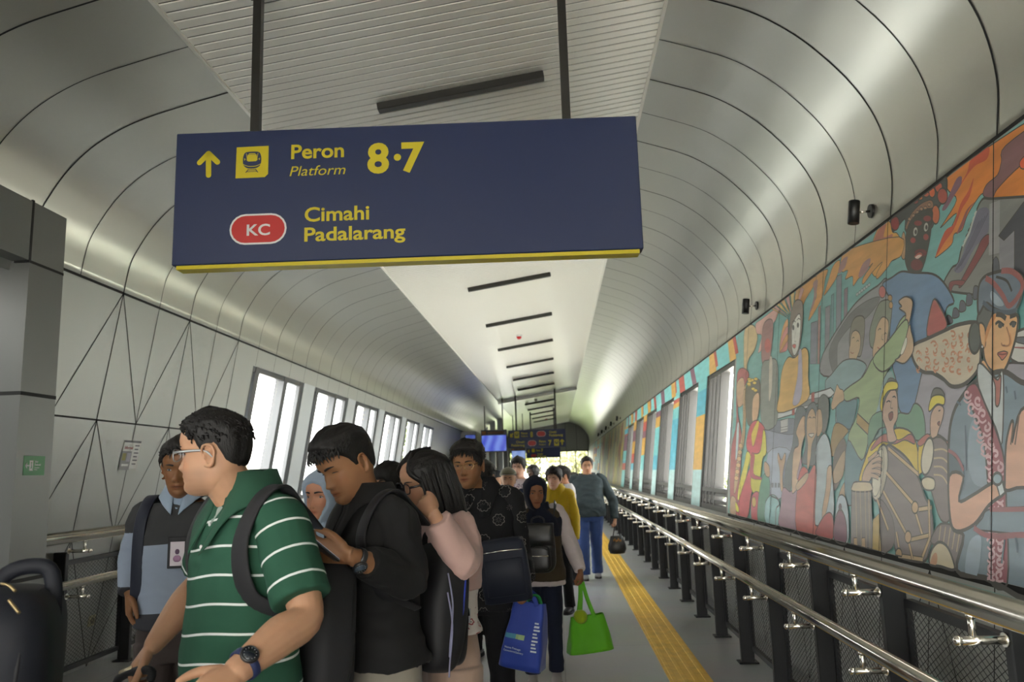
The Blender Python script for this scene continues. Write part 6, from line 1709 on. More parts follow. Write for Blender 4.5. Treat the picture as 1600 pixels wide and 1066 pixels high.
def strap(t, pts, wdt, m, thick=.009, name='shoulder_strap', up=(0, 1, 0), world=True, nrm=None):
    """flat band along world points, belongs to thing t; nrm: outward normals hint (point the band faces away from)"""
    P = crom(pts, 6); V = []; n = len(P); c = np.array(nrm) if nrm is not None else None
    rings = []
    for i, p in enumerate(P):
        tg = unit(P[min(i+1, n-1)]-P[max(i-1, 0)])
        o = unit(p-c) if c is not None else np.array(up, float)
        if c is not None: o = unit(np.array([p[0]-c[0], p[1]-c[1], (p[2]-c[2])]))
        o = unit(o-tg*(o@tg)); s_ = np.cross(tg, o)
        rings.append([tuple(p+s_*a*wdt/2+o*b*thick/2) for a, b in ((-1, -.6), (-.9, -1), (.9, -1), (1, -.6), (1, .6), (.9, 1), (-.9, 1), (-1, .6))])
    mb = MB(); mb.loft(rings, m)
    if world:
        Mi = t.matrix_world.inverted() if t.rotation_euler else t.matrix_world.inverted()
        mb.v = [tuple(Mi @ Vector(p)) for p in mb.v]
    return part(name, mb, t, True)
def body_strap(P, t, side, m, wdt=.055, z_low=1.02, x0=.105, g=.016, top=.030, back_y=-.13, back_z=1.36, wide=1.3):
    """backpack strap from the back over the shoulder and down the chest, in the wearer's frame"""
    sg = 1 if side == 'R' else -1; k = P.k; pts = []
    def surf(z, x):
        c, a, f, b = P.tp(z, g); q = min(.96, abs(x)/a); return c[1]+f*(1-q**2.35)**(1/2.35)
    zt = 1.45*k
    pts.append((sg*x0*.9, back_y+P.lean*.4, back_z*k)); pts.append((sg*x0, -.085+P.lean*.5, 1.425*k)); pts.append((sg*x0*1.05, -.025+P.lean*.5, zt+top-.012)); pts.append((sg*x0*1.08, .045+P.lean*.5, 1.43*k+top*.4))
    for z, x in ((1.33, x0*1.14),): pts.append((sg*x, surf(z*k, x), z*k))
    for z, ph in ((z_low+.0, 62), (z_low-.05, 90), (z_low-.085, 120)):
        c, A, f, b_ = P.tp(z*k, g-.002-.006*(ph > 90)); q = math.radians(ph); ex = 2/2.35; cs = math.cos(q)
        pts.append((sg*A*abs(math.sin(q))**ex, c[1]+(f if cs > 0 else b_)*math.copysign(abs(cs)**ex, cs), z*k))
    W = [P.wo(p) for p in pts]
    bpy.context.view_layer.update()
    c = P.wo((sg*x0, -.03, 1.2*k))
    return strap(t, W, wdt, m, nrm=c)
bpy.context.view_layer.update()
M_black = fabric('black cotton', (.0085, .0085, .009)); M_charcoal = fabric('charcoal nylon', (.022, .022, .025), rough=.7)
M_bnylon = fabric('black nylon', (.010, .010, .012), rough=.6); M_navyn = fabric('navy nylon', (.011, .014, .026), rough=.6); M_web = fabric('black webbing', (.012, .012, .013), rough=.8)
M_brownp = fabric('dark brown trousers', (.035, .026, .024)); M_navyp = fabric('navy trousers', (.013, .017, .036)); M_khaki = fabric('khaki trousers', (.26, .235, .19)); M_blackp = fabric('black trousers', (.008, .008, .010)); M_tan = fabric('tan wide trousers', (.34, .235, .18)); M_denim = fabric('blue trousers', (.035, .07, .21))
M_steelw = mat('watch black', (.012, .012, .014), rough=.3); M_dial = mat('watch dial', (.05, .07, .10), rough=.15)
M_gold = mat('thin gold wire', (.6, .45, .2), rough=.25, metal=1.0); M_gframe = mat('grey glasses frame', (.35, .36, .37), rough=.3, metal=.6); M_bframe = mat('black glasses frame', (.008, .008, .009), rough=.25)

# ---------------------------------------------------------------- 1 man in the green striped polo
def green_man():
    Y = 2.30; p = atY(385, 900, Y); top = atY(345, 646, Y)[2]
    P = Person('man in green polo with white stripes, glasses, looking left at the front of the queue', (p[0], p[1]), (-.66, -.75), H=top, w=1.0, dpt=1.12, belly=.035, vox=.0032, head=(-47, -2, 0), skin='#bd9173', hs=1.0, beard=.22, headoff=(.03, .05, 0), fkw=dict(wj=1.16, nose=.92))
    L = lambda px, py, y: P.lo(atY(px, py, y))
    P.set_arm('L', L(478, 962, 2.10), L(368, 1050, 1.90), dict(d=unit(L(318, 1090, 1.82)-L(368, 1050, 1.90)), n=P.lo(P.wo((0, 0, 0))+np.array((.35, -.75, .55)))-P.lo(P.wo((0, 0, 0))), thumb=(0, 0, 1), curl=(.7, .9, .6)))
    P.set_arm('R', L(318, 905, 2.52), L(238, 1010, 2.36), dict(d=unit(L(203, 1052, 2.34)-L(238, 1010, 2.36)), n=P.lo(P.wo((0, 0, 0))+np.array((-.5, -.2, .8)))-P.lo(P.wo((0, 0, 0))), thumb=P.lo(P.wo((0, 0, 0))+np.array((.5, -.8, -.2)))-P.lo(P.wo((0, 0, 0))), curl=(.85, 1.0, .7)))
    P.build_body(armscale=1.14, neck=.063)
    sm = stripe_mat('green polo with white stripes', (.025, .088, .054), (.72, .76, .74))
    P.cloth('shirt', [P.torso(.80*P.k, 1.452*P.k, .014, 40)], sm, vox=.0075, smooth=2, fold=.0035, freq=(5, 5, 9), attr=lambda a: (a[:, 2]+.012*np.sin(a[:, 0]*14))/.0745+.38)
    for side in 'LR':
        a, e, w, h = P.arm[side]; d = unit(e-a); Ls = np.linalg.norm(e-a)
        P.cloth('sleeve', [P.sleeve_comp(side, .84, .076, .078)], sm, vox=.0065, smooth=2, fold=.003, freq=(8, 8, 8), attr=lambda v: -((v-a)@d)/.0745+.42)
    P.collar(fabric('green collar knit', (.024, .082, .050)), opening=30, g=.018, rn=.076, fall=.05, point=.035)
    P.vneck(fabric('pale sage tee', (.30, .36, .32)), 1.385, .034, .0155, label='pale sage tee showing at the neck')
    for z in (1.385, 1.325):
        mb = MB(); c, a, f, b = P.tp(z*P.k, .018); mb.sphere((0, f+.001, z*P.k), (.0062, .0035, .0062), mat('pearl button', (.7, .7, .68), rough=.3), 12, 8); part('shirt_button', mb, P.root, True)
    short_hair(P, M_hair, top=.015, side=.005, front=.071, quiff=.006, nape=-.056, temple=.052, burn=-.018, seed=3, spikes=420, length=.014, fringe=.006)
    P.brows(M_hair); P.eyes((0, 0), .8); P.glasses(M_gframe, w=.0245, h=.0165, r=.0019, label='grey framed spectacles')
    P.watch('L', fabric('navy watch strap', (.02, .03, .09), rough=.5), mat('dark chronograph dial', (.02, .025, .035), rough=.2), 'navy strapped wristwatch with dark dial', .03, 1.22, M_steelw)
    P.trousers(fabric('charcoal trousers', (.03, .03, .033)), stride=.06)
    bpy.context.view_layer.update()
    Mb = P.M @ Matrix.Translation((-.0, -.225, 1.06*P.k)) @ Matrix.Rotation(PI, 4, 'Z') @ Matrix.Rotation(math.radians(-6), 4, 'X')
    t = backpack('backpack', 'charcoal backpack on the back of the man in the striped green polo', Mb, .30, .46, .17, M_charcoal, M_web, bottom=fabric('brown base panel', (.10, .05, .04)))
    bpy.context.view_layer.update()
    for s_ in 'LR': body_strap(P, t, s_, M_charcoal, wdt=.060, x0=.135, g=.024, top=.046, z_low=1.20, back_y=-.15)
    # telescopic suitcase
    h0 = atY(213, 1046, 2.31)
    cx, cy = h0[0]-.075, h0[1]+.05
    t = thing('suitcase', 'wheeled suitcase whose black handle the man in green holds', 'suitcase', (cx, cy, 0))
    m = mat('navy suitcase shell', (.015, .02, .05), rough=.4); zt = .62
    mb = MB(); mb.bbox((cx-.12, cy-.2, .05), (cx+.12, cy+.2, zt), m, .03); part('shell', mb, t)
    for dx in (-.09, .09):
        for dy in (-.16, .16):
            mb = MB(); mb.lathe([(0, -.012), (.025, -.012), (.025, .012), (0, .012)], M_dark, 14, Matrix.Translation((cx+dx, cy+dy, .026)) @ Matrix.Rotation(PI/2, 4, 'X')); mb.box((cx+dx-.008, cy+dy-.014, .028), (cx+dx+.008, cy+dy+.014, .06), M_dark); part('wheel', mb, t)
    ha = atY(185, 1058, 2.33); hb = atY(236, 1045, 2.29)
    mb = MB(); mb.tube(crom([ha+np.array([0, 0, -.03]), ha+np.array([0, 0, -.006]), ha*.5+hb*.5+np.array([0, 0, .004]), hb+np.array([0, 0, -.006]), hb+np.array([0, 0, -.03])], 4), .012, M_bnylon, 10); part('grip', mb, t, label='black grip')
    mb = MB(); mb.tube([ha*.92+hb*.08+np.array([0, 0, .008]), ha*.55+hb*.45+np.array([0, 0, .014])], .0085, mat('pale gold trim', (.6, .52, .36), rough=.3, metal=.6), 8); part('trim', mb, t)
    for q in (ha, hb):
        mb = MB(); mb.tube([q+np.array([0, 0, -.03]), (q[0], q[1], zt-.01)], .007, M_steel, 8); part('telescopic_tube', mb, t)
    return P
# ---------------------------------------------------------------- 2 man in the two-tone sweater
def sweater_man():
    Y = 3.35; p = atY(288, 800, Y); top = atY(280, 690, Y)[2]
    P = Person('man in grey and pale blue block sweater with an identity badge, behind the green polo', (p[0], p[1]), (.10, -1), H=top, w=.98, dpt=.98, vox=.0042, head=(6, -4, 0), skin='#7d5638')
    P.set_arm('R', P.lo(atY(208, 868, Y+.02)), P.lo(atY(203, 928, Y-.06)), dict(d=(-.05, .12, -1), n=(1, .5, 0), thumb=(-.3, 1, 0), curl=(.45, .6, .4)))
    P.hang('L')
    P.build_body()
    cols = [(0, '#3a3c42'), (.955, '#8390a3'), (1.235, '#45464b')]
    bm_ = band_mat('colour block knit', [(0, (.035, .036, .042)), ((1.00-.8), (.235, .275, .345)), ((1.275-.8), (.040, .041, .043))])
    P.cloth('sweater', [P.torso(.93*P.k, 1.44*P.k, .022, 36)], bm_, vox=.008, fold=.004, attr=lambda a: (a[:, 2]+.06*a[:, 0])/P.k-.8)
    for side in 'LR':
        a, e, w, h = P.arm[side]
        def sv(v, a=a, e=e, w=w):
            z = v[:, 2]; d = (a[2]-z)/(a[2]-w[2]); return np.where(d < .20, .6, np.where(d > .905, .1, .3))
        P.cloth('sleeve', [P.sleeve_comp(side, 1.97, .066, .060, .046)], bm_, vox=.007, fold=.004, attr=sv)
    P.collar(fabric('pale blue shirt collar', (.26, .33, .42)), opening=20, g=.026, rn=.072, fall=.028, point=.012, stand=.022)
    P.vneck(fabric('pale blue shirt', (.24, .31, .40)), 1.415, .026, .0235)
    short_hair(P, M_hairb, top=.024, side=.010, seed=5, spikes=200, front=.064)
    P.brows(M_hair); P.eyes((.3, 0), .8)
    P.trousers(M_brownp, stride=.05)
    bpy.context.view_layer.update()
    Mb = P.M @ Matrix.Translation((0, -.235, 1.12*P.k)) @ Matrix.Rotation(PI, 4, 'Z')
    t = backpack('backpack', 'navy backpack worn by the man in the block sweater, only its straps showing', Mb, .28, .42, .15, M_navyn, M_web); bpy.context.view_layer.update()
    for s_ in 'LR': body_strap(P, t, s_, M_navyn, wdt=.05, x0=.125, g=.030, top=.03, z_low=1.06, back_y=-.15)
    # badge on a lanyard
    c, a, f, b = P.tp(1.12*P.k, .026); bp_ = P.lo(atY(279, 863, P.wo((0, f, 1))[1])); bp_[1] = f+.012
    W = P.wo(bp_)
    t = thing('identity_badge', 'identity card in a dark holder hanging on the sweater of the man behind', 'badge', tuple(W)); t.rotation_euler = (0, 0, P.rz)
    mb = MB(); mb.bbox((-.040, -.002, -.062), (.040, .004, .062), M_charcoal, .003); part('holder', mb, t, True)
    mb = MB(); mb.box((-.028, .004, -.052), (.028, .0052, .042), mat('card lilac white', (.50, .44, .48), rough=.4)); part('card', mb, t, True)
    mb = MB(); mb.sphere((0, .0055, .003), (.009, .0015, .011), mat('card portrait', (.06, .02, .06), rough=.5), 10, 8); mb.sphere((0, .0054, -.024), (.016, .0012, .014), mat('card portrait suit', (.30, .15, .26), rough=.5), 10, 8); part('portrait', mb, t, True)
    cn, an, fn, bn = P.tp(1.40*P.k, .024)
    q = lambda x, z: np.array([x, (lambda r: r[0][1]+r[2])(P.tp(z*P.k, .030)), z*P.k])
    for sg in (-1, 1):
        pts = [P.wo((sg*.075, .02, 1.452*P.k)), P.wo(q(sg*.06, 1.36)), P.wo(q(sg*.03+bp_[0]*.4, 1.27)), P.wo((bp_[0]+sg*.006, bp_[1], bp_[2]+.062))]
        strap(t, pts, .012, M_web, .003, 'lanyard', nrm=P.wo((0, -.1, 1.25)))
    return P
# ---------------------------------------------------------------- 3 young man in black looking at a phone
def black_man():
    Y = 2.72; p = atY(590, 900, Y); top = atY(545, 668, Y)[2]
    P = Person('young man in black shirt with bowed head looking down at his phone', (p[0], p[1]), (-.80, -.60), H=top, w=1.04, dpt=1.02, vox=.0032, head=(14, -24, 6), skin='#946a4b', hs=1.0, headoff=(0, .045, -.012), lean=.05, fkw=dict(wj=1.05, nose=.95))
    L = lambda px, py, y: P.lo(atY(px, py, y))
    O = P.wo((0, 0, 0)); D = lambda v: P.lo(O+np.array(v, float))-P.lo(O)
    P.set_arm('L', L(640, 905, 2.58), L(545, 868, 2.36), dict(d=D((-.93, .05, .18)), n=D((.15, -.85, -.45)), thumb=D((-.2, -.1, 1)), curl=(.35, .55, .35), tdir=(.55, .8, -.2)))
    P.set_arm('R', L(520, 905, 2.80), L(492, 862, 2.54), dict(d=D((-.45, -.75, .3)), n=D((-.8, .5, -.3)), thumb=D((.2, 0, 1)), curl=(.4, .6, .4)))
    P.build_body(neck=.058)
    P.cloth('shirt', [P.torso(.925*P.k, 1.455*P.k, .024, 40, .14)], M_black, vox=.0075, fold=.010, freq=(5, 5, 9))
    P.cloth('sleeve', [P.sleeve_comp('L', 1.72, .074, .064, .052)], M_black, vox=.0065, fold=.009, freq=(9, 9, 9))
    P.cloth('sleeve', [P.sleeve_comp('R', 1.72, .074, .064, .052)], M_black, vox=.0065, fold=.009, freq=(9, 9, 9))
    P.collar(M_black, opening=18, g=.022, rn=.074, fall=.045, stand=.008)
    # chest pocket with flap
    mb = MB(); z = 1.23*P.k; R = []
    for x in np.linspace(-.15, -.045, 6):
        c, a, f, b = P.tp(z, .028); q = abs(x)/a; y = c[1]+f*(1-q**2.35)**(1/2.35)+.003; R.append([(x, y, z+.025), (x, y+.004, z+.022), (x, y+.005, z-.028-.008*math.sin((x+.15)/.105*PI)), (x, y+.001, z-.03-.008*math.sin((x+.15)/.105*PI))])
    mb.loft(R, M_black, smooth=False); o = part('pocket_flap', mb, P.root, True)
    mb = MB(); c, a, f, b = P.tp(z, .028); q = .0975/a; mb.sphere((-.0975, c[1]+f*(1-q**2.35)**(1/2.35)+.009, z-.018), (.006, .003, .006), mat('dark button', (.06, .06, .065), rough=.3), 10, 8); part('button', mb, o, True)
    def fringe(mb):
        r = random.Random(4)
        for i in range(520):
            t = r.uniform(-1.5, 1.5); zz = r.uniform(.066, .116); x, y, z = hpoint(t, zz, feat=False); n = unit((x/.075**2, (y+.012)/.098**2, z/.12**2)); p0 = np.array([x, y, z])+n*.018
            fl = unit(np.array([.75*math.sin(t)+.35*r.uniform(-1, 1)-.2, .75, -.35])); fl = unit(fl-n*(fl@n)*.95); Lh = r.uniform(.018, .040)
            P.htube(mb, [p0-n*.01, p0+fl*Lh*.5+n*.003, p0+fl*Lh+n*-.006], [(.002, .0045), (.002, .004), (.0005, .001)], M_hair, 5, 3)
    zl = zline(.064, .044, -.022, .016, -.056)
    P.hair(M_hair, zl, lambda t, z, x: .007+.018*min(1, max(0, (z-.035)/.06))+.005*math.exp(-(t/.9)**2)*max(0, min(1, (z-.06)/.03)), extra=fringe, amp=.006, soft=.022)
    P.brows(M_hair, .0030, tilt=-.002); P.eyes((0, -.8), .30)
    P.watch('L', M_steelw, M_dial, 'black smartwatch with blue grey dial', .035, 1.08)
    P.trousers(M_khaki, stride=.05, shoe=mat('white sneaker', (.5, .5, .48), rough=.6), shoelabel='pale shoe')
    bpy.context.view_layer.update()
    # phone in the hands
    w = P.wo(P.arm['L'][2]); c = w+np.array((-.085, -.035, .035))
    Mp = Matrix.Translation(tuple(c)) @ Matrix.Rotation(P.rz, 4, 'Z') @ Matrix.Rotation(math.radians(40), 4, 'X')
    t = thing('phone', 'dark mobile phone held in the hands of the young man in black', 'phone', tuple(c)); t.matrix_world = Mp
    mb = MB(); mb.bbox((-.036, -.075, -.004), (.036, .075, .004), M_steelw, .003); part('case', mb, t, True)
    mb = MB(); mb.box((-.033, -.071, .004), (.033, .071, .0046), mat('phone screen', (.02, .02, .025), rough=.1, emit=(.5, .55, .6), estr=.25)); part('screen', mb, t, True)
    Mb = P.M @ Matrix.Translation((0, -.215, 1.07*P.k)) @ Matrix.Rotation(PI, 4, 'Z') @ Matrix.Rotation(math.radians(-8), 4, 'X')
    t = backpack('backpack', 'black backpack with blue trim on the back of the young man in black', Mb, .29, .42, .17, M_bnylon, M_web, trim=fabric('royal blue piping', (.02, .04, .30)), zipc=mat('grey cord', (.45, .45, .5), rough=.7)); bpy.context.view_layer.update()
    for s_ in 'LR': body_strap(P, t, s_, M_bnylon, wdt=.05, x0=.130, g=.030, top=.042, z_low=1.18, back_y=-.14)
    for i, (dx, dz) in enumerate(((.155, .12), (.165, .06))):
        mb = MB(); mb.tube(crom([(dx, -.05, dz), (dx+.018, -.03, dz-.10), (dx+.008, -.02, dz-.22), (dx+.012, -.02, dz-.26)], 5), .0028, mat('striped cord', (.22, .22, .34), rough=.8), 6); part('cord', mb, t, True)
    return P
# ---------------------------------------------------------------- 4 woman with long black hair
def pink_woman():
    Y = 3.05; p = atY(697, 880, Y); top = atY(682, 703, Y)[2]
    P = Person('woman with long black hair, black glasses and pink cardigan, hand over her mouth', (p[0], p[1]), (-.90, -.45), H=top, w=.88, dpt=.92, vox=.0036, head=(8, -12, -4), skin='#b58a6e', hs=.98, headoff=(0, .035, -.006), bust=.02, hip=1.05, fkw=dict(nose=.85, wj=.95))
    L = lambda px, py, y: P.lo(atY(px, py, y))
    O = P.wo((0, 0, 0)); D = lambda v: P.lo(O+np.array(v, float))-P.lo(O)
    P.set_arm('L', L(722, 880, 2.80), L(676, 802, 2.72), dict(d=D((-.52, .62, .50)), n=D((-.35, -.8, .45)), thumb=D((-.5, .2, .8)), curl=(.5, .7, .4), size=.88, tdir=(.30, .95, -.1)))
    P.set_arm('R', L(660, 900, 3.10), L(640, 960, 3.0), dict(d=D((-.2, -.2, -1)), n=D((-.8, .5, 0)), thumb=D((-.5, -.8, 0)), curl=(.4, .5, .4), size=.9))
    P.build_body(armscale=.88, neck=.047, ears=False)
    fl = motif_mat('cream blouse with small red flowers', (.62, .56, .52), (.30, .06, .07), 24, .16, .05, 5, (.10, .10, .12))
    P.cloth('blouse', [P.torso(1.00*P.k, 1.42*P.k, .020, 36, .3)], fl, vox=.0075, fold=.005)
    pk = fabric('dusty pink cardigan', (.52, .34, .30)) if 'dusty pink cardigan' not in MATS else MATS['dusty pink cardigan']
    P.cloth('cardigan', [P.torso(1.16*P.k, 1.45*P.k, .028, 36)], pk, vox=.0075, fold=.006)
    for s_ in 'LR': P.cloth('sleeve', [P.sleeve_comp(s_, 1.86, .072, .068, .052)], pk, vox=.0065, fold=.007, freq=(10, 10, 10))
    P.cloth('wide_trousers', [P.torso(.80*P.k, 1.08*P.k, .008, 30)]+[tubec([(sg*.085, 0, .88*P.k), (sg*.095, .01, .5*P.k), (sg*.10, .0, .06)], [.098, .105, .115], 20, 5, False, (0, 1, 0)) for sg in (-1, 1)], M_tan, fold=.006, freq=(9, 9, 3))
    P.feet = {-1: np.array([-.1, .02, 0]), 1: np.array([.1, -.02, 0])}
    for sg in (-1, 1): P.shoe(sg, mat('tan flat shoe', (.25, .16, .11), rough=.5))
    def strands(mb):
        r = random.Random(8)
        for i in range(330):
            t = r.choice((-1, 1))*r.uniform(.95, PI); z0 = r.uniform(.0, .105); x, y, z = hpoint(t, z0, feat=False); n = unit((x/.075**2, (y+.012)/.098**2, z/.14**2)); p0 = np.array([x, y, z])+n*.018
            Lh = r.uniform(.20, .33)+z0; out = np.array([n[0], n[1], 0])*r.uniform(.004, .018)
            e = np.array([x*1.12, min(y*1.05, .035), 0])
            pts = [p0-n*.008, np.array([e[0], e[1], z0*.5-.01])+out, np.array([e[0]*1.05, e[1]-.005, -.09])+out*1.5, np.array([e[0]*1.02+r.uniform(-.02, .02), e[1]-.01+r.uniform(-.015, .015), max(z0-Lh, -.27)])+out*1.3]
            P.htube(mb, pts, [(.004, .008), (.004, .010), (.004, .010), (.0008, .002)], M_hair, 5, 4)
        for sgn in (-1, 1):
            for i in range(26):
                u = i/25; x, y, z = hpoint(sgn*.25, .100, feat=False)
                a = np.array([sgn*.010, .03-.07*u, .128]); b2 = np.array([sgn*(.05+.018*u), .078-.075*u, .065]); c2 = np.array([sgn*(.079+.006*u), .035-.045*u, .0]); d2 = np.array([sgn*(.080+.006*u), .022-.03*u, -.12-.1*u])
                P.htube(mb, [a, b2, c2, d2], [(.004, .008), (.005, .010), (.005, .010), (.002, .004)], M_hair, 5, 5)
    P.hair(M_hair, lambda t: float(np.interp(t, [0, .35, .75, 1.1, 1.25, PI], [.088, .076, .045, .0, -.10, -.118])), lambda t, z, x: .011+.004*math.sin(min(t, 3)), extra=strands, amp=.004)
    P.brows(M_hair, .0022); P.eyes((0, -.4), .65); P.glasses(M_bframe, w=.0245, h=.0185, r=.0022, label='thick black spectacles', square=2.8)
    return P
# ---------------------------------------------------------------- 5 elderly man in the batik shirt
def elder():
    Y = 4.3; p = atY(752, 860, Y); top = atY(735, 692, Y)[2]
    P = Person('older man in black batik shirt with thin glasses and a navy shoulder bag', (p[0], p[1]), (-.10, -1), H=top, w=1.0, dpt=.95, vox=.0036, head=(-4, -3, 3), skin='#a37453', hs=1.02, headoff=(.045, .02, 0), lean=.04, fkw=dict(nose=1.12, wj=.94))
    O = P.wo((0, 0, 0)); D = lambda v: P.lo(O+np.array(v, float))-P.lo(O)
    P.set_arm('L', P.lo(atY(812, 868, Y+.02)), P.lo(atY(822, 908, Y-.12)), dict(d=(-.1, .25, -1), n=(-1, .2, 0), thumb=(0, 1, .2), curl=(.9, 1.1, .8)))
    P.hang('R')
    P.build_body(neck=.05)
    bm_ = motif_mat('black batik with grey flowers', (.012, .012, .014), (.17, .165, .15), 11.5, .27, .024, 8)
    P.cloth('shirt', [P.torso(.82*P.k, 1.452*P.k, .026, 38, .08)], bm_, vox=.008, fold=.005)
    for s_ in 'LR': P.cloth('sleeve', [P.sleeve_comp(s_, 1.92, .074, .068, .056)], bm_, vox=.007, fold=.006, freq=(9, 9, 9))
    P.collar(bm_, opening=28, g=.026, rn=.078, fall=.050, point=.04, stand=.014)
    c, a, f, b = P.tp(1.33*P.k, .030)
    mb = MB(); tr = motif_mat('beige placket batik', (.36, .27, .20), (.06, .04, .04), 26, .25, .06, 6); R = []
    for z in np.linspace(1.24, 1.425, 7):
        c, a, f, b = P.tp(z*P.k, .031); wd = .006+.034*(z-1.24)/.185; R.append([(-wd+.01, f+.0, z*P.k), (wd+.01, f+.0, z*P.k), (wd+.01, f+.004, z*P.k), (-wd+.01, f+.004, z*P.k)])
    mb.loft(R, tr, smooth=False); part('collar_facing', mb, P.root, True, 'beige patterned collar facing')
    short_hair(P, M_hairb, top=.024, side=.012, front=.060, quiff=.004, nape=-.056, temple=.020, burn=-.03, seed=9, spikes=300, sweep=.6, length=.025, fringe=.03)
    P.brows(M_hairb, .0024); P.eyes((0, 0), .7); P.glasses(M_gold, w=.0245, h=.0165, r=.0011, label='thin gold rimmed spectacles')
    P.trousers(M_blackp, stride=.07)
    bpy.context.view_layer.update()
    # shoulder bag
    bc = atY(789, 890, Y-.24)
    t = thing('shoulder_bag', 'navy shoulder bag across the older man in the batik shirt', 'bag', tuple(bc)); t.rotation_euler = (math.radians(4), math.radians(-6), 0)
    mb = MB(); R = []
    for z, w_, d_ in ((-.155, .105, .035), (-.15, .118, .045), (-.05, .122, .055), (.08, .118, .052), (.135, .108, .045), (.15, .09, .03)): R.append(ringpts((0, 0, z), w_, d_, d_, 28, 5))
    mb.loft(R, M_navyn); part('bag_body', mb, t, True)
    mb = MB(); mb.loft([ringpts((0, -.02, z), w_, d_, d_, 24, 6) for z, w_, d_ in ((-.12, .09, .030), (-.115, .098, .038), (.055, .098, .040), (.06, .09, .034))], M_navyn); part('front_pocket', mb, t, True)
    mb = MB(); mb.tube([(-.10, -.045, .095), (0, -.055, .10), (.10, -.045, .095)], .003, M_steel, 6); part('zip', mb, t, True)
    bpy.context.view_layer.update()
    q = lambda x, z, g=.036: np.array([x, (lambda r: r[0][1]+r[2]*(1-min(.97, abs(x)/r[1])**2.35)**(1/2.35))(P.tp(z*P.k, g)), z*P.k])
    pts = [P.wo((.13, -.06, 1.43*P.k)), P.wo((.13, .0, 1.47*P.k)), P.wo(q(.115, 1.38)), P.wo(q(.08, 1.28)), P.wo(q(.03, 1.16)), np.array(t.matrix_world @ Vector((-.09, .0, .14)))]
    strap(t, pts, .042, M_navyn, .006, 'strap', nrm=P.wo((0, -.05, 1.2)))
    return P
# ---------------------------------------------------------------- 6 woman in the navy headscarf
def drape(P, m, z_bot, g=.02, face=.060, name='headscarf', front_drop=.0, chin=.004):
    """headscarf: hood around the face, gathered under the chin, falling over the shoulders"""
    C = []
    R = []
    for z in zs_grid(60):
        ring = []
        for q in range(72):
            t = 2*PI*q/72; ta = abs((t+PI) % (2*PI)-PI); x, y, zz = hpoint(t, z, feat=False)
            zt = float(np.interp(ta, [0, .5, .82, .95, PI], [face, face-.012, -.02, -.2, -.2]))
            low = float(np.interp(ta, [0, .5, .9], [-.108, -.098, -.02]))
            e = 0.0
            if z > zt: e = min(1, (z-zt)/.010)
            if z < low: e = max(e, min(1, (low-z)/.008))
            if ta > .80: e = max(e, min(1, (ta-.80)/.12))
            n = unit((x/.075**2, (y+.012)/.098**2, z/.12**2)); th = -.014+e*(.014+.016+.004*mnoise.noise(Vector((x*30, y*30, z*14))))
            ring.append(tuple(s*1.0 for s in (x+n[0]*th, y+n[1]*th, z+n[2]*th)))
        R.append(ring)
    C.append(xf(loftc(R), P.HM))
    me = remesh(C, .005, 1); a, n_ = mesh_np(me)
    mb = MB(); 
    smooth_shade(me); me.materials.append(m); o = link(name, me, P.root)
    # the fall over neck and chest
    hc = np.array(P.HM @ Vector((0, -.01, -.115*1.0))); K = P.k
    rings = []
    zs = np.linspace(hc[2]+.045, z_bot, 14)
    for i, z in enumerate(zs):
        u = i/13
        c, A, f, b = P.tp(min(z, 1.5*K), g+.012)
        a0 = .074+.01*u; y0 = hc[1]
        a1 = max(A*.98, .09); k = min(1, max(0, (u-.08)/.45)); k = k*k*(3-2*k)
        aa = a0*(1-k)+a1*k; cy = (y0*(1-k)+c[1]*k); ff = (.074)*(1-k)+(f+.012)*k; bb = .088*(1-k)+(b+.01)*k
        rings.append([(p[0]+.004*math.sin(7*q_/36*2*PI+u*5), p[1]+.006*math.sin(11*q_/36*2*PI+u*3), p[2]-front_drop*u*max(0, math.cos(2*PI*q_/36))**2) for q_, p in enumerate(ringpts((0, cy, z), aa, ff, bb, 36, 2.2))])
    me = remesh([loftc(rings)], .007, 3); folds(me, .006, (9, 9, 5), 4.0); smooth_shade(me); me.materials.append(m)
    link('scarf_drape', me, o)
    return o
def tote(name, label, M, w, h, d, m, flare=1.0, top_in=.0, seed=0):
    """open cloth shopping bag; M: x across, y depth, z up, origin at the rim's centre"""
    t = thing(name, label, 'bag', tuple(M.translation)); t.matrix_world = M
    R = []; n = 44
    for i in range(13):
        u = i/12; z = -h*u; ww = w/2*(1-top_in*(1-u))*(1+(flare-1)*u); dd = d/2*(.35+.65*min(1, u*1.6)); 
        r = ringpts((0, 0, z), ww, dd, dd, n, 5)
        R.append([(p[0]+.012*mnoise.noise(Vector((p[0]*14+seed, p[1]*14, z*9)))*1, p[1]+.020*mnoise.noise(Vector((p[0]*13, p[1]*9+seed, z*6))), p[2]+.012*mnoise.noise(Vector((p[0]*12, seed, p[1]*10)))*(1-u)) for p in r])
    R.append([(p[0]*.9, p[1]*.9, -h-.004) for p in ringpts((0, 0, 0), w/2*flare*.97, d/2*.97, d/2*.97, n, 5)])
    mb = MB(); mb.loft(R, m, cap=False); k = len(R)-1
    base = len(mb.v)-n; mb.f.append([base+i for i in range(n)]); mb.m.append(0); mb.sm.append(False)
    # inner wall
    mb.loft([[(p[0]*.97, p[1]*.97, p[2]) for p in r] for r in R[:7]], m, cap=False)
    part('bag_body', mb, t, True)
    return t, R
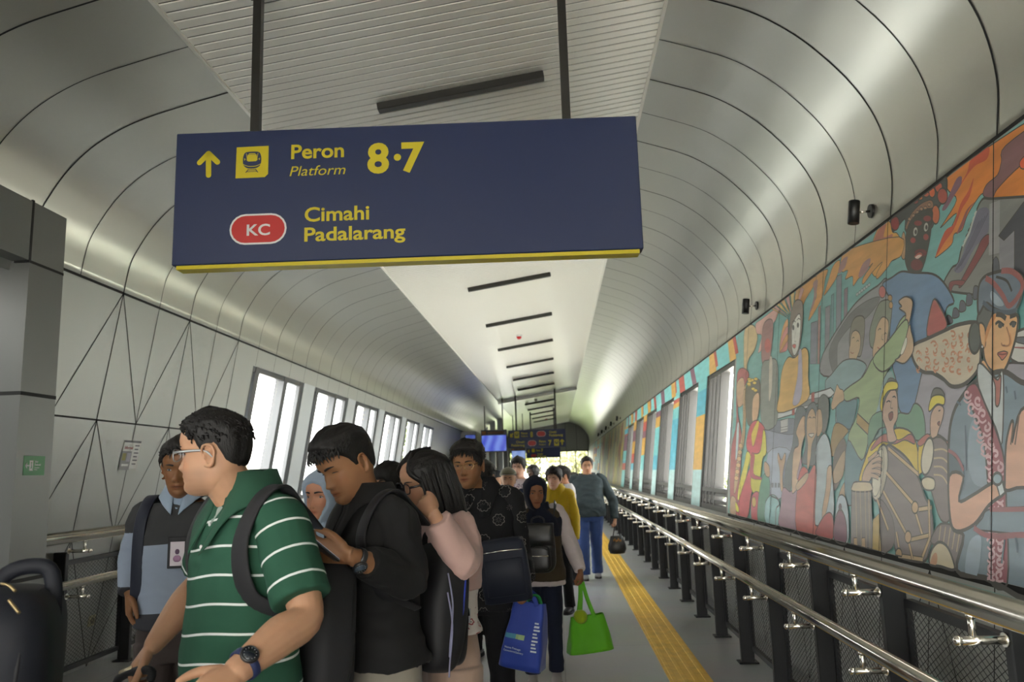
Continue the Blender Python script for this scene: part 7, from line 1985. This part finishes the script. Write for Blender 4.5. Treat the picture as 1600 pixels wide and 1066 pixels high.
def hijab_woman():
    Y = 5.95; p = atY(846, 900, Y); top = atY(838, 743, Y)[2]
    P = Person('woman in navy headscarf and brown vest walking with two shopping bags beside her', (p[0], p[1]), (-.05, -1), H=top, w=.90, dpt=.98, vox=.004, head=(14, -2, 0), skin='#99694b', hs=.97, bust=.015, fkw=dict(nose=.9), headoff=(.02, .01, -.012))
    P.set_arm('L', P.lo(atY(896, 862, Y)), P.lo(atY(907, 893, Y-.1)), dict(d=(-.05, .1, -1), n=(-1, .3, 0), thumb=(0, 1, 0), curl=(1.0, 1.2, .8), size=.9))
    P.hang('R', out=.05)
    P.build_body(armscale=.9, neck=.046, ears=False)
    wh = fabric('white blouse cotton', (.62, .54, .53))
    P.cloth('blouse', [P.torso(.80*P.k, 1.40*P.k, .016, 36, .12)], wh, vox=.008, fold=.005)
    for s_ in 'LR': P.cloth('sleeve', [P.sleeve_comp(s_, 1.95, .070, .068, .045)], wh, vox=.007, fold=.007, freq=(9, 9, 9))
    vm = fabric('brown quilted vest', (.060, .045, .026))
    P.cloth('vest', [P.torso(.84*P.k, 1.425*P.k, .034, 36, .06)], vm, vox=.008, fold=.006)
    drape(P, fabric('navy headscarf cloth', (.010, .013, .026)), 1.20*P.k, g=.03)
    P.brows(M_hair, .0022); P.eyes((-.2, 0), .8)
    P.trousers(M_navyp, stride=.04, shoe=mat('pale grey sneaker', (.42, .38, .36), rough=.7), shoelabel='pale grey sneaker', ankle=.09)
    bpy.context.view_layer.update()
    c, a, f, b = P.tp(1.12*P.k, .040)
    Mb = P.M @ Matrix.Translation((-.0, f+.075, 1.12*P.k)) @ Matrix.Rotation(0, 4, 'Z')
    lm = mat('black soft leather', (.010, .010, .011), rough=.38, bump=.15, bscale=30)
    t = backpack('backpack', 'black leather backpack worn on the chest of the woman in the navy headscarf', Mb, .26, .34, .13, lm, lm, zipc=None); bpy.context.view_layer.update()
    mb = MB(); mb.loft([ringpts((0, .03, z), .115, d_, d_, 24, 4) for z, d_ in ((.02, .045), (.06, .05), (.155, .045), (.17, .03))], lm); part('top_flap', mb, t, True)
    mb = MB(); mb.tube([(-.075, .116, -.045), (.075, .116, -.045)], .0035, M_steel, 6); part('zip_bar', mb, t, True, 'steel zip bar')
    for s_ in (-1, 1):
        pts = [P.wo((s_*.09, f+.03, 1.22*P.k)), P.wo((s_*.115, .085, 1.37*P.k)), P.wo((s_*.12, .0, 1.475*P.k)), P.wo((s_*.11, -.12, 1.38*P.k)), P.wo((s_*.13, -.12, 1.2*P.k))]
        strap(t, pts, .03, lm, .006, 'shoulder_strap', nrm=P.wo((0, 0, 1.2)))
    # green bag in her left hand
    g = fabric('bright green shopping cloth', (.10, .40, .008), rough=.6)
    hw = atY(908, 908, Y-.1); rim = atY(916, 962, Y-.1)
    Mg = Matrix.Translation(tuple(rim)) @ Matrix.Rotation(math.radians(8), 4, 'Z') @ Matrix.Rotation(math.radians(-5), 4, 'Y')
    t, R = tote('shopping_bag', 'bright green cloth shopping bag in the left hand of the headscarf woman', Mg, .23, .235, .17, g, 1.42, .0, 2); bpy.context.view_layer.update()
    for yy, xx in ((-.035, .055), (.035, .06)):
        for sg in (-1, 1):
            pts = [np.array(t.matrix_world @ Vector((sg*xx, yy, -.02))), hw*.5+np.array(t.matrix_world @ Vector((sg*xx*.8, yy, 0)))*.5, hw+np.array((sg*.008, yy*.3, -.004))]
            strap(t, pts, .026, g, .003, 'handle', up=(0, -1, 0))
    mb = MB(); mb.sphere((-.045, -.02, .0), (.05, .05, .05), fabric('yellow green cloth', (.30, .42, .01), rough=.6), 18, 12); part('folded_flap', mb, t, True, 'yellow green bundle showing at the rim')
    return P
def blue_bag(E):
    Y = 4.18
    m = fabric('royal blue shopping cloth', (.018, .045, .28), rough=.55)
    rim = atY(828, 940, Y); Mx = Matrix.Translation(tuple(rim)) @ Matrix.Rotation(math.radians(-14), 4, 'Z') @ Matrix.Rotation(math.radians(9), 4, 'Y')
    t, R = tote('shopping_bag', 'royal blue shopping bag with white print in the hand of the older man', Mx, .19, .315, .17, m, 1.18, .18, 6); bpy.context.view_layer.update()
    hp = atY(823, 926, Y-.0)
    for yy in (-.03, .03):
        for sg in (-1, 1):
            strap(t, [np.array(t.matrix_world @ Vector((sg*.045, yy, -.01))), np.array(t.matrix_world @ Vector((sg*.03, yy, .02))), hp+np.array((sg*.008, yy*.3, .012))], .022, m, .003, 'handle', up=(0, -1, 0))
    mb = MB(); mb.tube(crom([(-.01, -.01, .0), (.02, -.02, .035), (.045, -.01, .03), (.06, 0, -.01)], 4), .014, fabric('green knotted cloth', (.01, .16, .04), rough=.6), 8, flat=.5); part('knotted_strap', mb, t, True, 'green strap knotted at the rim')
    # print on the front cloth, following its surface
    mw = mat('white print', (.55, .60, .66), rough=.6); mg = mat('pale green print', (.30, .42, .20), rough=.6)
    def surf(u, v):
        best = None; zq = -v
        i = min(11, max(0, int(v/.315*12))); r = R[i]
        c = [p for p in r if p[1] < 0]; x = min(c, key=lambda p: abs(p[0]-u)); x2 = min([p for p in R[i+1] if p[1] < 0], key=lambda p: abs(p[0]-u))
        fr = v/.315*12-i; return np.array([u, min(x[1], x2[1])-.005, zq])
    mb = MB()
    def ptx(s_, x, v, cap, wd, mm):
        V, Fq = text_geo(s_, .01); sc_ = wd/(V[:, 0].max()-V[:, 0].min()); mb.add([tuple(surf(x+(p[0]-V[:, 0].min())*sc_, v-p[1]*cap/.727)) for p in V], Fq, mm)
    def rect(x0, x1, v0, v1, mm):
        for i in range(6):
            a, b = x0+(x1-x0)*i/6, x0+(x1-x0)*(i+1)/6; mb.add([tuple(surf(a, v1)), tuple(surf(b, v1)), tuple(surf(b, v0)), tuple(surf(a, v0))], [(0, 1, 2, 3)], mm)
    rect(-.085, -.03, .150, .172, mat('teal print', (.05, .22, .32), rough=.6)); rect(-.03, .015, .150, .172, mg)
    ptx('Home Package', -.08, .222, .010, .085, mw); ptx('Convenience Delivery', -.085, .238, .010, .105, mw)
    for k in range(9): rect(.052, .052+.020+.010*((k*7) % 3)/2, .085+.016*k, .093+.016*k, mw)
    part('printed_lettering', mb, t, True, label='white printed lettering')
# ---------------------------------------------------------------- 7 man in the grey hoodie
def hoodie_man():
    Y = 11.5; p = atY(922, 850, Y); top = atY(915, 715, Y)[2]
    P = Person('heavy man in grey hoodie and blue trousers walking on the right by the yellow strip', (p[0], p[1]), (.03, -1), H=top, w=1.16, dpt=1.25, belly=.06, vox=.006, head=(0, -2, 0), skin='#a87c60', hs=1.02)
    P.set_arm('L', P.lo(atY(957, 782, Y)), P.lo(atY(961, 812, Y-.08)), dict(d=(0, .1, -1), n=(-1, .3, 0), thumb=(0, 1, 0), curl=(1.0, 1.2, .8)))
    P.set_arm('R', P.lo(atY(889, 776, Y)), P.lo(atY(893, 802, Y-.2)), dict(d=(0, .2, -1), n=(1, .3, 0), thumb=(0, 1, 0), curl=(.5, .6, .4)))
    P.build_body(armscale=1.1, neck=.062)
    hm = fabric('slate grey hoodie', (.040, .056, .062))
    P.cloth('hoodie', [P.torso(.86*P.k, 1.455*P.k, .03, 36)], hm, vox=.010, fold=.008)
    for s_ in 'LR': P.cloth('sleeve', [P.sleeve_comp(s_, 1.96, .082, .074, .056)], hm, vox=.009, fold=.008)
    mb = MB(); mb.tube(crom([(.10*math.sin(t), -.02+.085*math.cos(t), 1.455*P.k-.025*max(0, math.cos(t))) for t in np.linspace(.3, 2*PI-.3, 14)], 3), .026, hm, 10); part('hood', mb, P.root, True)
    short_hair(P, M_hairb, top=.018, side=.006, seed=12, spikes=120, temple=.018, burn=-.035, soft=.010, front=.068)
    P.brows(M_hair); P.eyes()
    P.trousers(M_denim, stride=.10, wide=1.25, shoe=mat('black white sneaker', (.25, .25, .25), rough=.6), shoelabel='grey sneaker')
    bpy.context.view_layer.update()
    hp = P.wo(P.arm['L'][2])+np.array((0, -.02, -.09)); c = atY(964, 851, hp[1])
    t = thing('handbag', 'black round-bottomed bag with an orange print in the hand of the hoodie man', 'bag', tuple(c))
    mb = MB(); bm2 = mat('glossy black bag', (.010, .010, .010), rough=.35); mb.loft([ringpts((c[0], c[1], c[2]+z), w_, d_, d_, 28, 2.6) for z, w_, d_ in ((-.125, .06, .04), (-.118, .10, .07), (-.06, .128, .085), (.0, .122, .08), (.06, .098, .06), (.11, .085, .045), (.118, .075, .03))], bm2); part('bag_body', mb, t)
    mb = MB(); om = mat('orange print', (.30, .13, .02), rough=.5)
    for k in range(7): mb.sphere((c[0]-.045+.016*k, c[1]-.062-.003*(3-abs(3-k)), c[2]+.062+.012*math.sin(k*2)), (.010, .006, .016), om, 10, 8)
    part('printed_mark', mb, t, label='orange printed mark')
    for sg in (-1, 1):
        mb = MB(); mb.tube(crom([(c[0]+sg*.05, c[1], c[2]+.11), (c[0]+sg*.035, c[1], c[2]+.17), (hp[0]+sg*.01, hp[1], hp[2]+.02)], 5), .008, bm2, 8); part('handle', mb, t)
    return P
# ---------------------------------------------------------------- people farther back
def extra(px, ptop, Y, label, skin, face, top_m, leg_m, hairfn, H=None, sleeve=1.95, w=1.0, vest=None, head=(0, 0, 0), bust=0, vox=.008, arms=None, collar=None, hs=1.0, ears=True):
    p = atY(px, 760, Y); top = atY(px, ptop, Y)[2]
    P = Person(label, (p[0], p[1]), face, H=H or top, w=w, vox=vox, skin=skin, head=head, bust=bust, hs=hs)
    P.hang('L'); P.hang('R')
    if arms: arms(P)
    P.build_body(ears=ears)
    P.cloth('shirt', [P.torso(.84*P.k, 1.45*P.k, .022, 32)], top_m, vox=.011, fold=.006)
    for s_ in 'LR': P.cloth('sleeve', [P.sleeve_comp(s_, sleeve, .070, .064, .05)], top_m, vox=.010, fold=.006)
    if vest is not None: P.cloth('vest', [P.torso(.86*P.k, 1.44*P.k, .032, 32)], vest, vox=.011, fold=.006)
    if collar is not None: P.collar(collar, opening=24, g=.026, stand=.010)
    P.trousers(leg_m, stride=.06)
    P.brows(M_hair); P.eyes()
    hairfn(P)
    return P
sh_ = lambda **k: (lambda P: short_hair(P, M_hairb, **{**dict(temple=.016, burn=-.040, side=.013, front=.060, soft=.012, fringe=.03, spikes=200), **{q: v for q, v in k.items() if q != 'spikes'}}))
def bob(P, fringe=.03, low=-.12):
    P.hair(M_hair, lambda t: float(np.interp(t, [0, .5, .9, 1.2, PI], [fringe, fringe, -.02, -.10, low])), lambda t, z, x: .018, amp=.005)
def cap(P, m, brim=True):
    P.hair(m, lambda t: float(np.interp(t, [0, 1.2, PI], [.052, .040, .025])), lambda t, z, x: .016, 'cap', amp=.0005, soft=.006)
    if brim:
        mb = MB(); V = []; out = [(.085*math.sin(t), .055+.085*math.cos(t)) for t in np.linspace(-1.35, 1.35, 14)]; inn = [(.078*math.sin(t), .0+.086*math.cos(t)) for t in np.linspace(1.25, -1.25, 14)]
        pts = [(x, y, .050-.10*max(0, y-.09)) for x, y in out+inn]
        n = len(pts); tri = tessellate_polygon([[Vector((p[0], p[1], 0)) for p in pts]])
        V = pts+[(x, y, z+.004) for x, y, z in pts]
        mb.add([tuple(P.HM @ Vector(p)) for p in V], [tuple(t) for t in tri]+[tuple(i+n for i in t) for t in tri]+[(i, (i+1) % n, (i+1) % n+n, i+n) for i in range(n)], m); part('cap_brim', mb, P.root, True)

import os
ONLY = os.environ.get('ONLYP', '')
G = green_man(); S_ = sweater_man(); B_ = black_man(); W_ = pink_woman(); E_ = elder(); H_ = hijab_woman(); blue_bag(E_); Hd = hoodie_man()
print('heights', [round(q.H, 3) for q in (G, S_, B_, W_, E_, H_, Hd)])
olive = fabric('olive cap cloth', (.17, .16, .11)); beige = fabric('beige vest cloth', (.40, .34, .27)); navyshirt = fabric('navy shirt cloth', (.02, .03, .07))
extra(795, 732, 8.6, 'man in olive cap and beige vest over a navy shirt', '#b98e70', (0, -1), navyshirt, M_khaki, lambda P: cap(P, olive), vest=beige)
flor = motif_mat('pale floral shirt', (.5, .44, .46), (.16, .10, .16), 16, .22, .07, 6)
extra(814, 716, 9.6, 'tall man with floral shirt behind the man in the olive cap', '#c9a08a', (-.5, -.85), flor, M_blackp, sh_(seed=21, spikes=60), head=(20, 0, 0))
extra(775, 736, 10.7, 'person in a dark knit beanie left of the olive cap', '#b08a70', (.2, 1), fabric('white jacket', (.55, .56, .58)), M_navyp, lambda P: cap(P, fabric('charcoal knit', (.02, .022, .026)), False))
yel = fabric('mustard yellow jacket', (.52, .36, .015))
extra(868, 731, 8.8, 'woman in mustard yellow jacket behind the navy headscarf', '#c8a088', (-.3, -.95), yel, M_blackp, sh_(top=.022, side=.015, temple=.012, burn=-.05, seed=31, spikes=80, nape=-.09), collar=yel, w=.92, head=(0, -4, 0))
pat = motif_mat('grey brown patterned shirt', (.46, .44, .44), (.16, .11, .09), 13, .26, .09, 5)
extra(884, 730, 11.0, 'man in grey patterned shirt seen from the side beside the yellow jacket', '#a9785c', (-.95, -.3), pat, M_blackp, sh_(seed=23, spikes=60))
extra(836, 727, 13.5, 'dark haired person in black far behind the navy headscarf', '#4a3528', (-.6, -.7), M_black, M_blackp, lambda P: bob(P, .05, -.06), vox=.01)
extra(896, 739, 13.0, 'far short person with black hair left of the hoodie man', '#c09a80', (.3, -.9), fabric('pale blue shirt', (.35, .42, .48)), M_navyp, lambda P: bob(P, .04, -.05), vox=.01, w=.9)
extra(757, 724, 6.9, 'dark haired person in black mostly hidden behind the batik shirt man', '#8a6248', (.2, 1), M_black, M_blackp, sh_(seed=25, spikes=60))
extra(617, 724, 4.6, 'woman with black fringe peeking between the young man in black and the long haired woman', '#c29272', (-.55, -.8), fabric('grey top', (.2, .2, .22)), M_navyp, lambda P: bob(P, .022, -.11), w=.88, vox=.006)
def pale_hijab(P): drape(P, fabric('pale blue headscarf cloth', (.30, .37, .46)), 1.22*P.k)
extra(514, 736, 3.75, 'woman in pale blue headscarf half hidden left of the young man in black', '#b98468', (-.3, -.9), fabric('dark jacket', (.03, .03, .032)), M_blackp, pale_hijab, w=.88, vox=.006, ears=False)
# the traveller at the very left: only the backpack comes into the picture
def left_traveller():
    bc = atY(14, 1016, 1.75)
    P = Person('person standing at the far left edge wearing a large navy backpack', (bc[0]-.42, bc[1]+.10), (-.97, .22), H=1.66, vox=.009, skin='#a57c5e')
    P.hang('L'); P.hang('R'); P.build_body()
    P.cloth('shirt', [P.torso(.84*P.k, 1.45*P.k, .02, 32)], M_charcoal, vox=.011)
    for s_ in 'LR': P.cloth('sleeve', [P.sleeve_comp(s_, 1.95, .07, .064, .05)], M_charcoal, vox=.010)
    P.trousers(M_blackp); short_hair(P, M_hairb, spikes=40); P.eyes()
    return P, bc
LT, bc = left_traveller()
M_deepnavy = fabric('deep navy nylon', (.0055, .007, .013), rough=.6)
Mb = Matrix.Translation(tuple(bc+np.array((-.015, 0, -.115)))) @ Matrix.Rotation(math.radians(-68), 4, 'Z') @ Matrix.Rotation(math.radians(-4), 4, 'X')
t = backpack('backpack', 'large navy black backpack with gold zip pulls at the lower left corner', Mb, .32, .50, .24, M_deepnavy, M_bnylon, trim=M_bnylon)
mb = MB(); P_ = [(.145*math.copysign(abs(math.cos(a))**.6, math.cos(a)), -.045, .243*math.copysign(abs(math.sin(a))**.6, math.sin(a))) for a in np.linspace(-.3, PI+.3, 22)]; mb.tube(P_, .006, M_bnylon, 8); part('piping', mb, t, True)
mb = MB(); mb.tube(crom([(.0, -.045, .225), (.0, -.02, .275), (.0, .03, .292), (.0, .068, .275), (.0, .082, .185)], 4), .018, M_deepnavy, 10, flat=.55); part('grab_handle', mb, t, True)
brass = mat('antique brass', (.32, .24, .12), rough=.35, metal=.9)
bpy.context.view_layer.update()
for q in ([(2, 912, 1.60), (14, 915, 1.595), (24, 924, 1.59)], [(14, 938, 1.59), (22, 948, 1.585), (30, 958, 1.58)]):
    mb = MB(); mb.tube(crom([atY(*p) for p in q], 4), .0032, brass, 8); mb.v = [tuple(t.matrix_world.inverted() @ Vector(p)) for p in mb.v]; part('zip_pull', mb, t, True, 'brass zip pull')
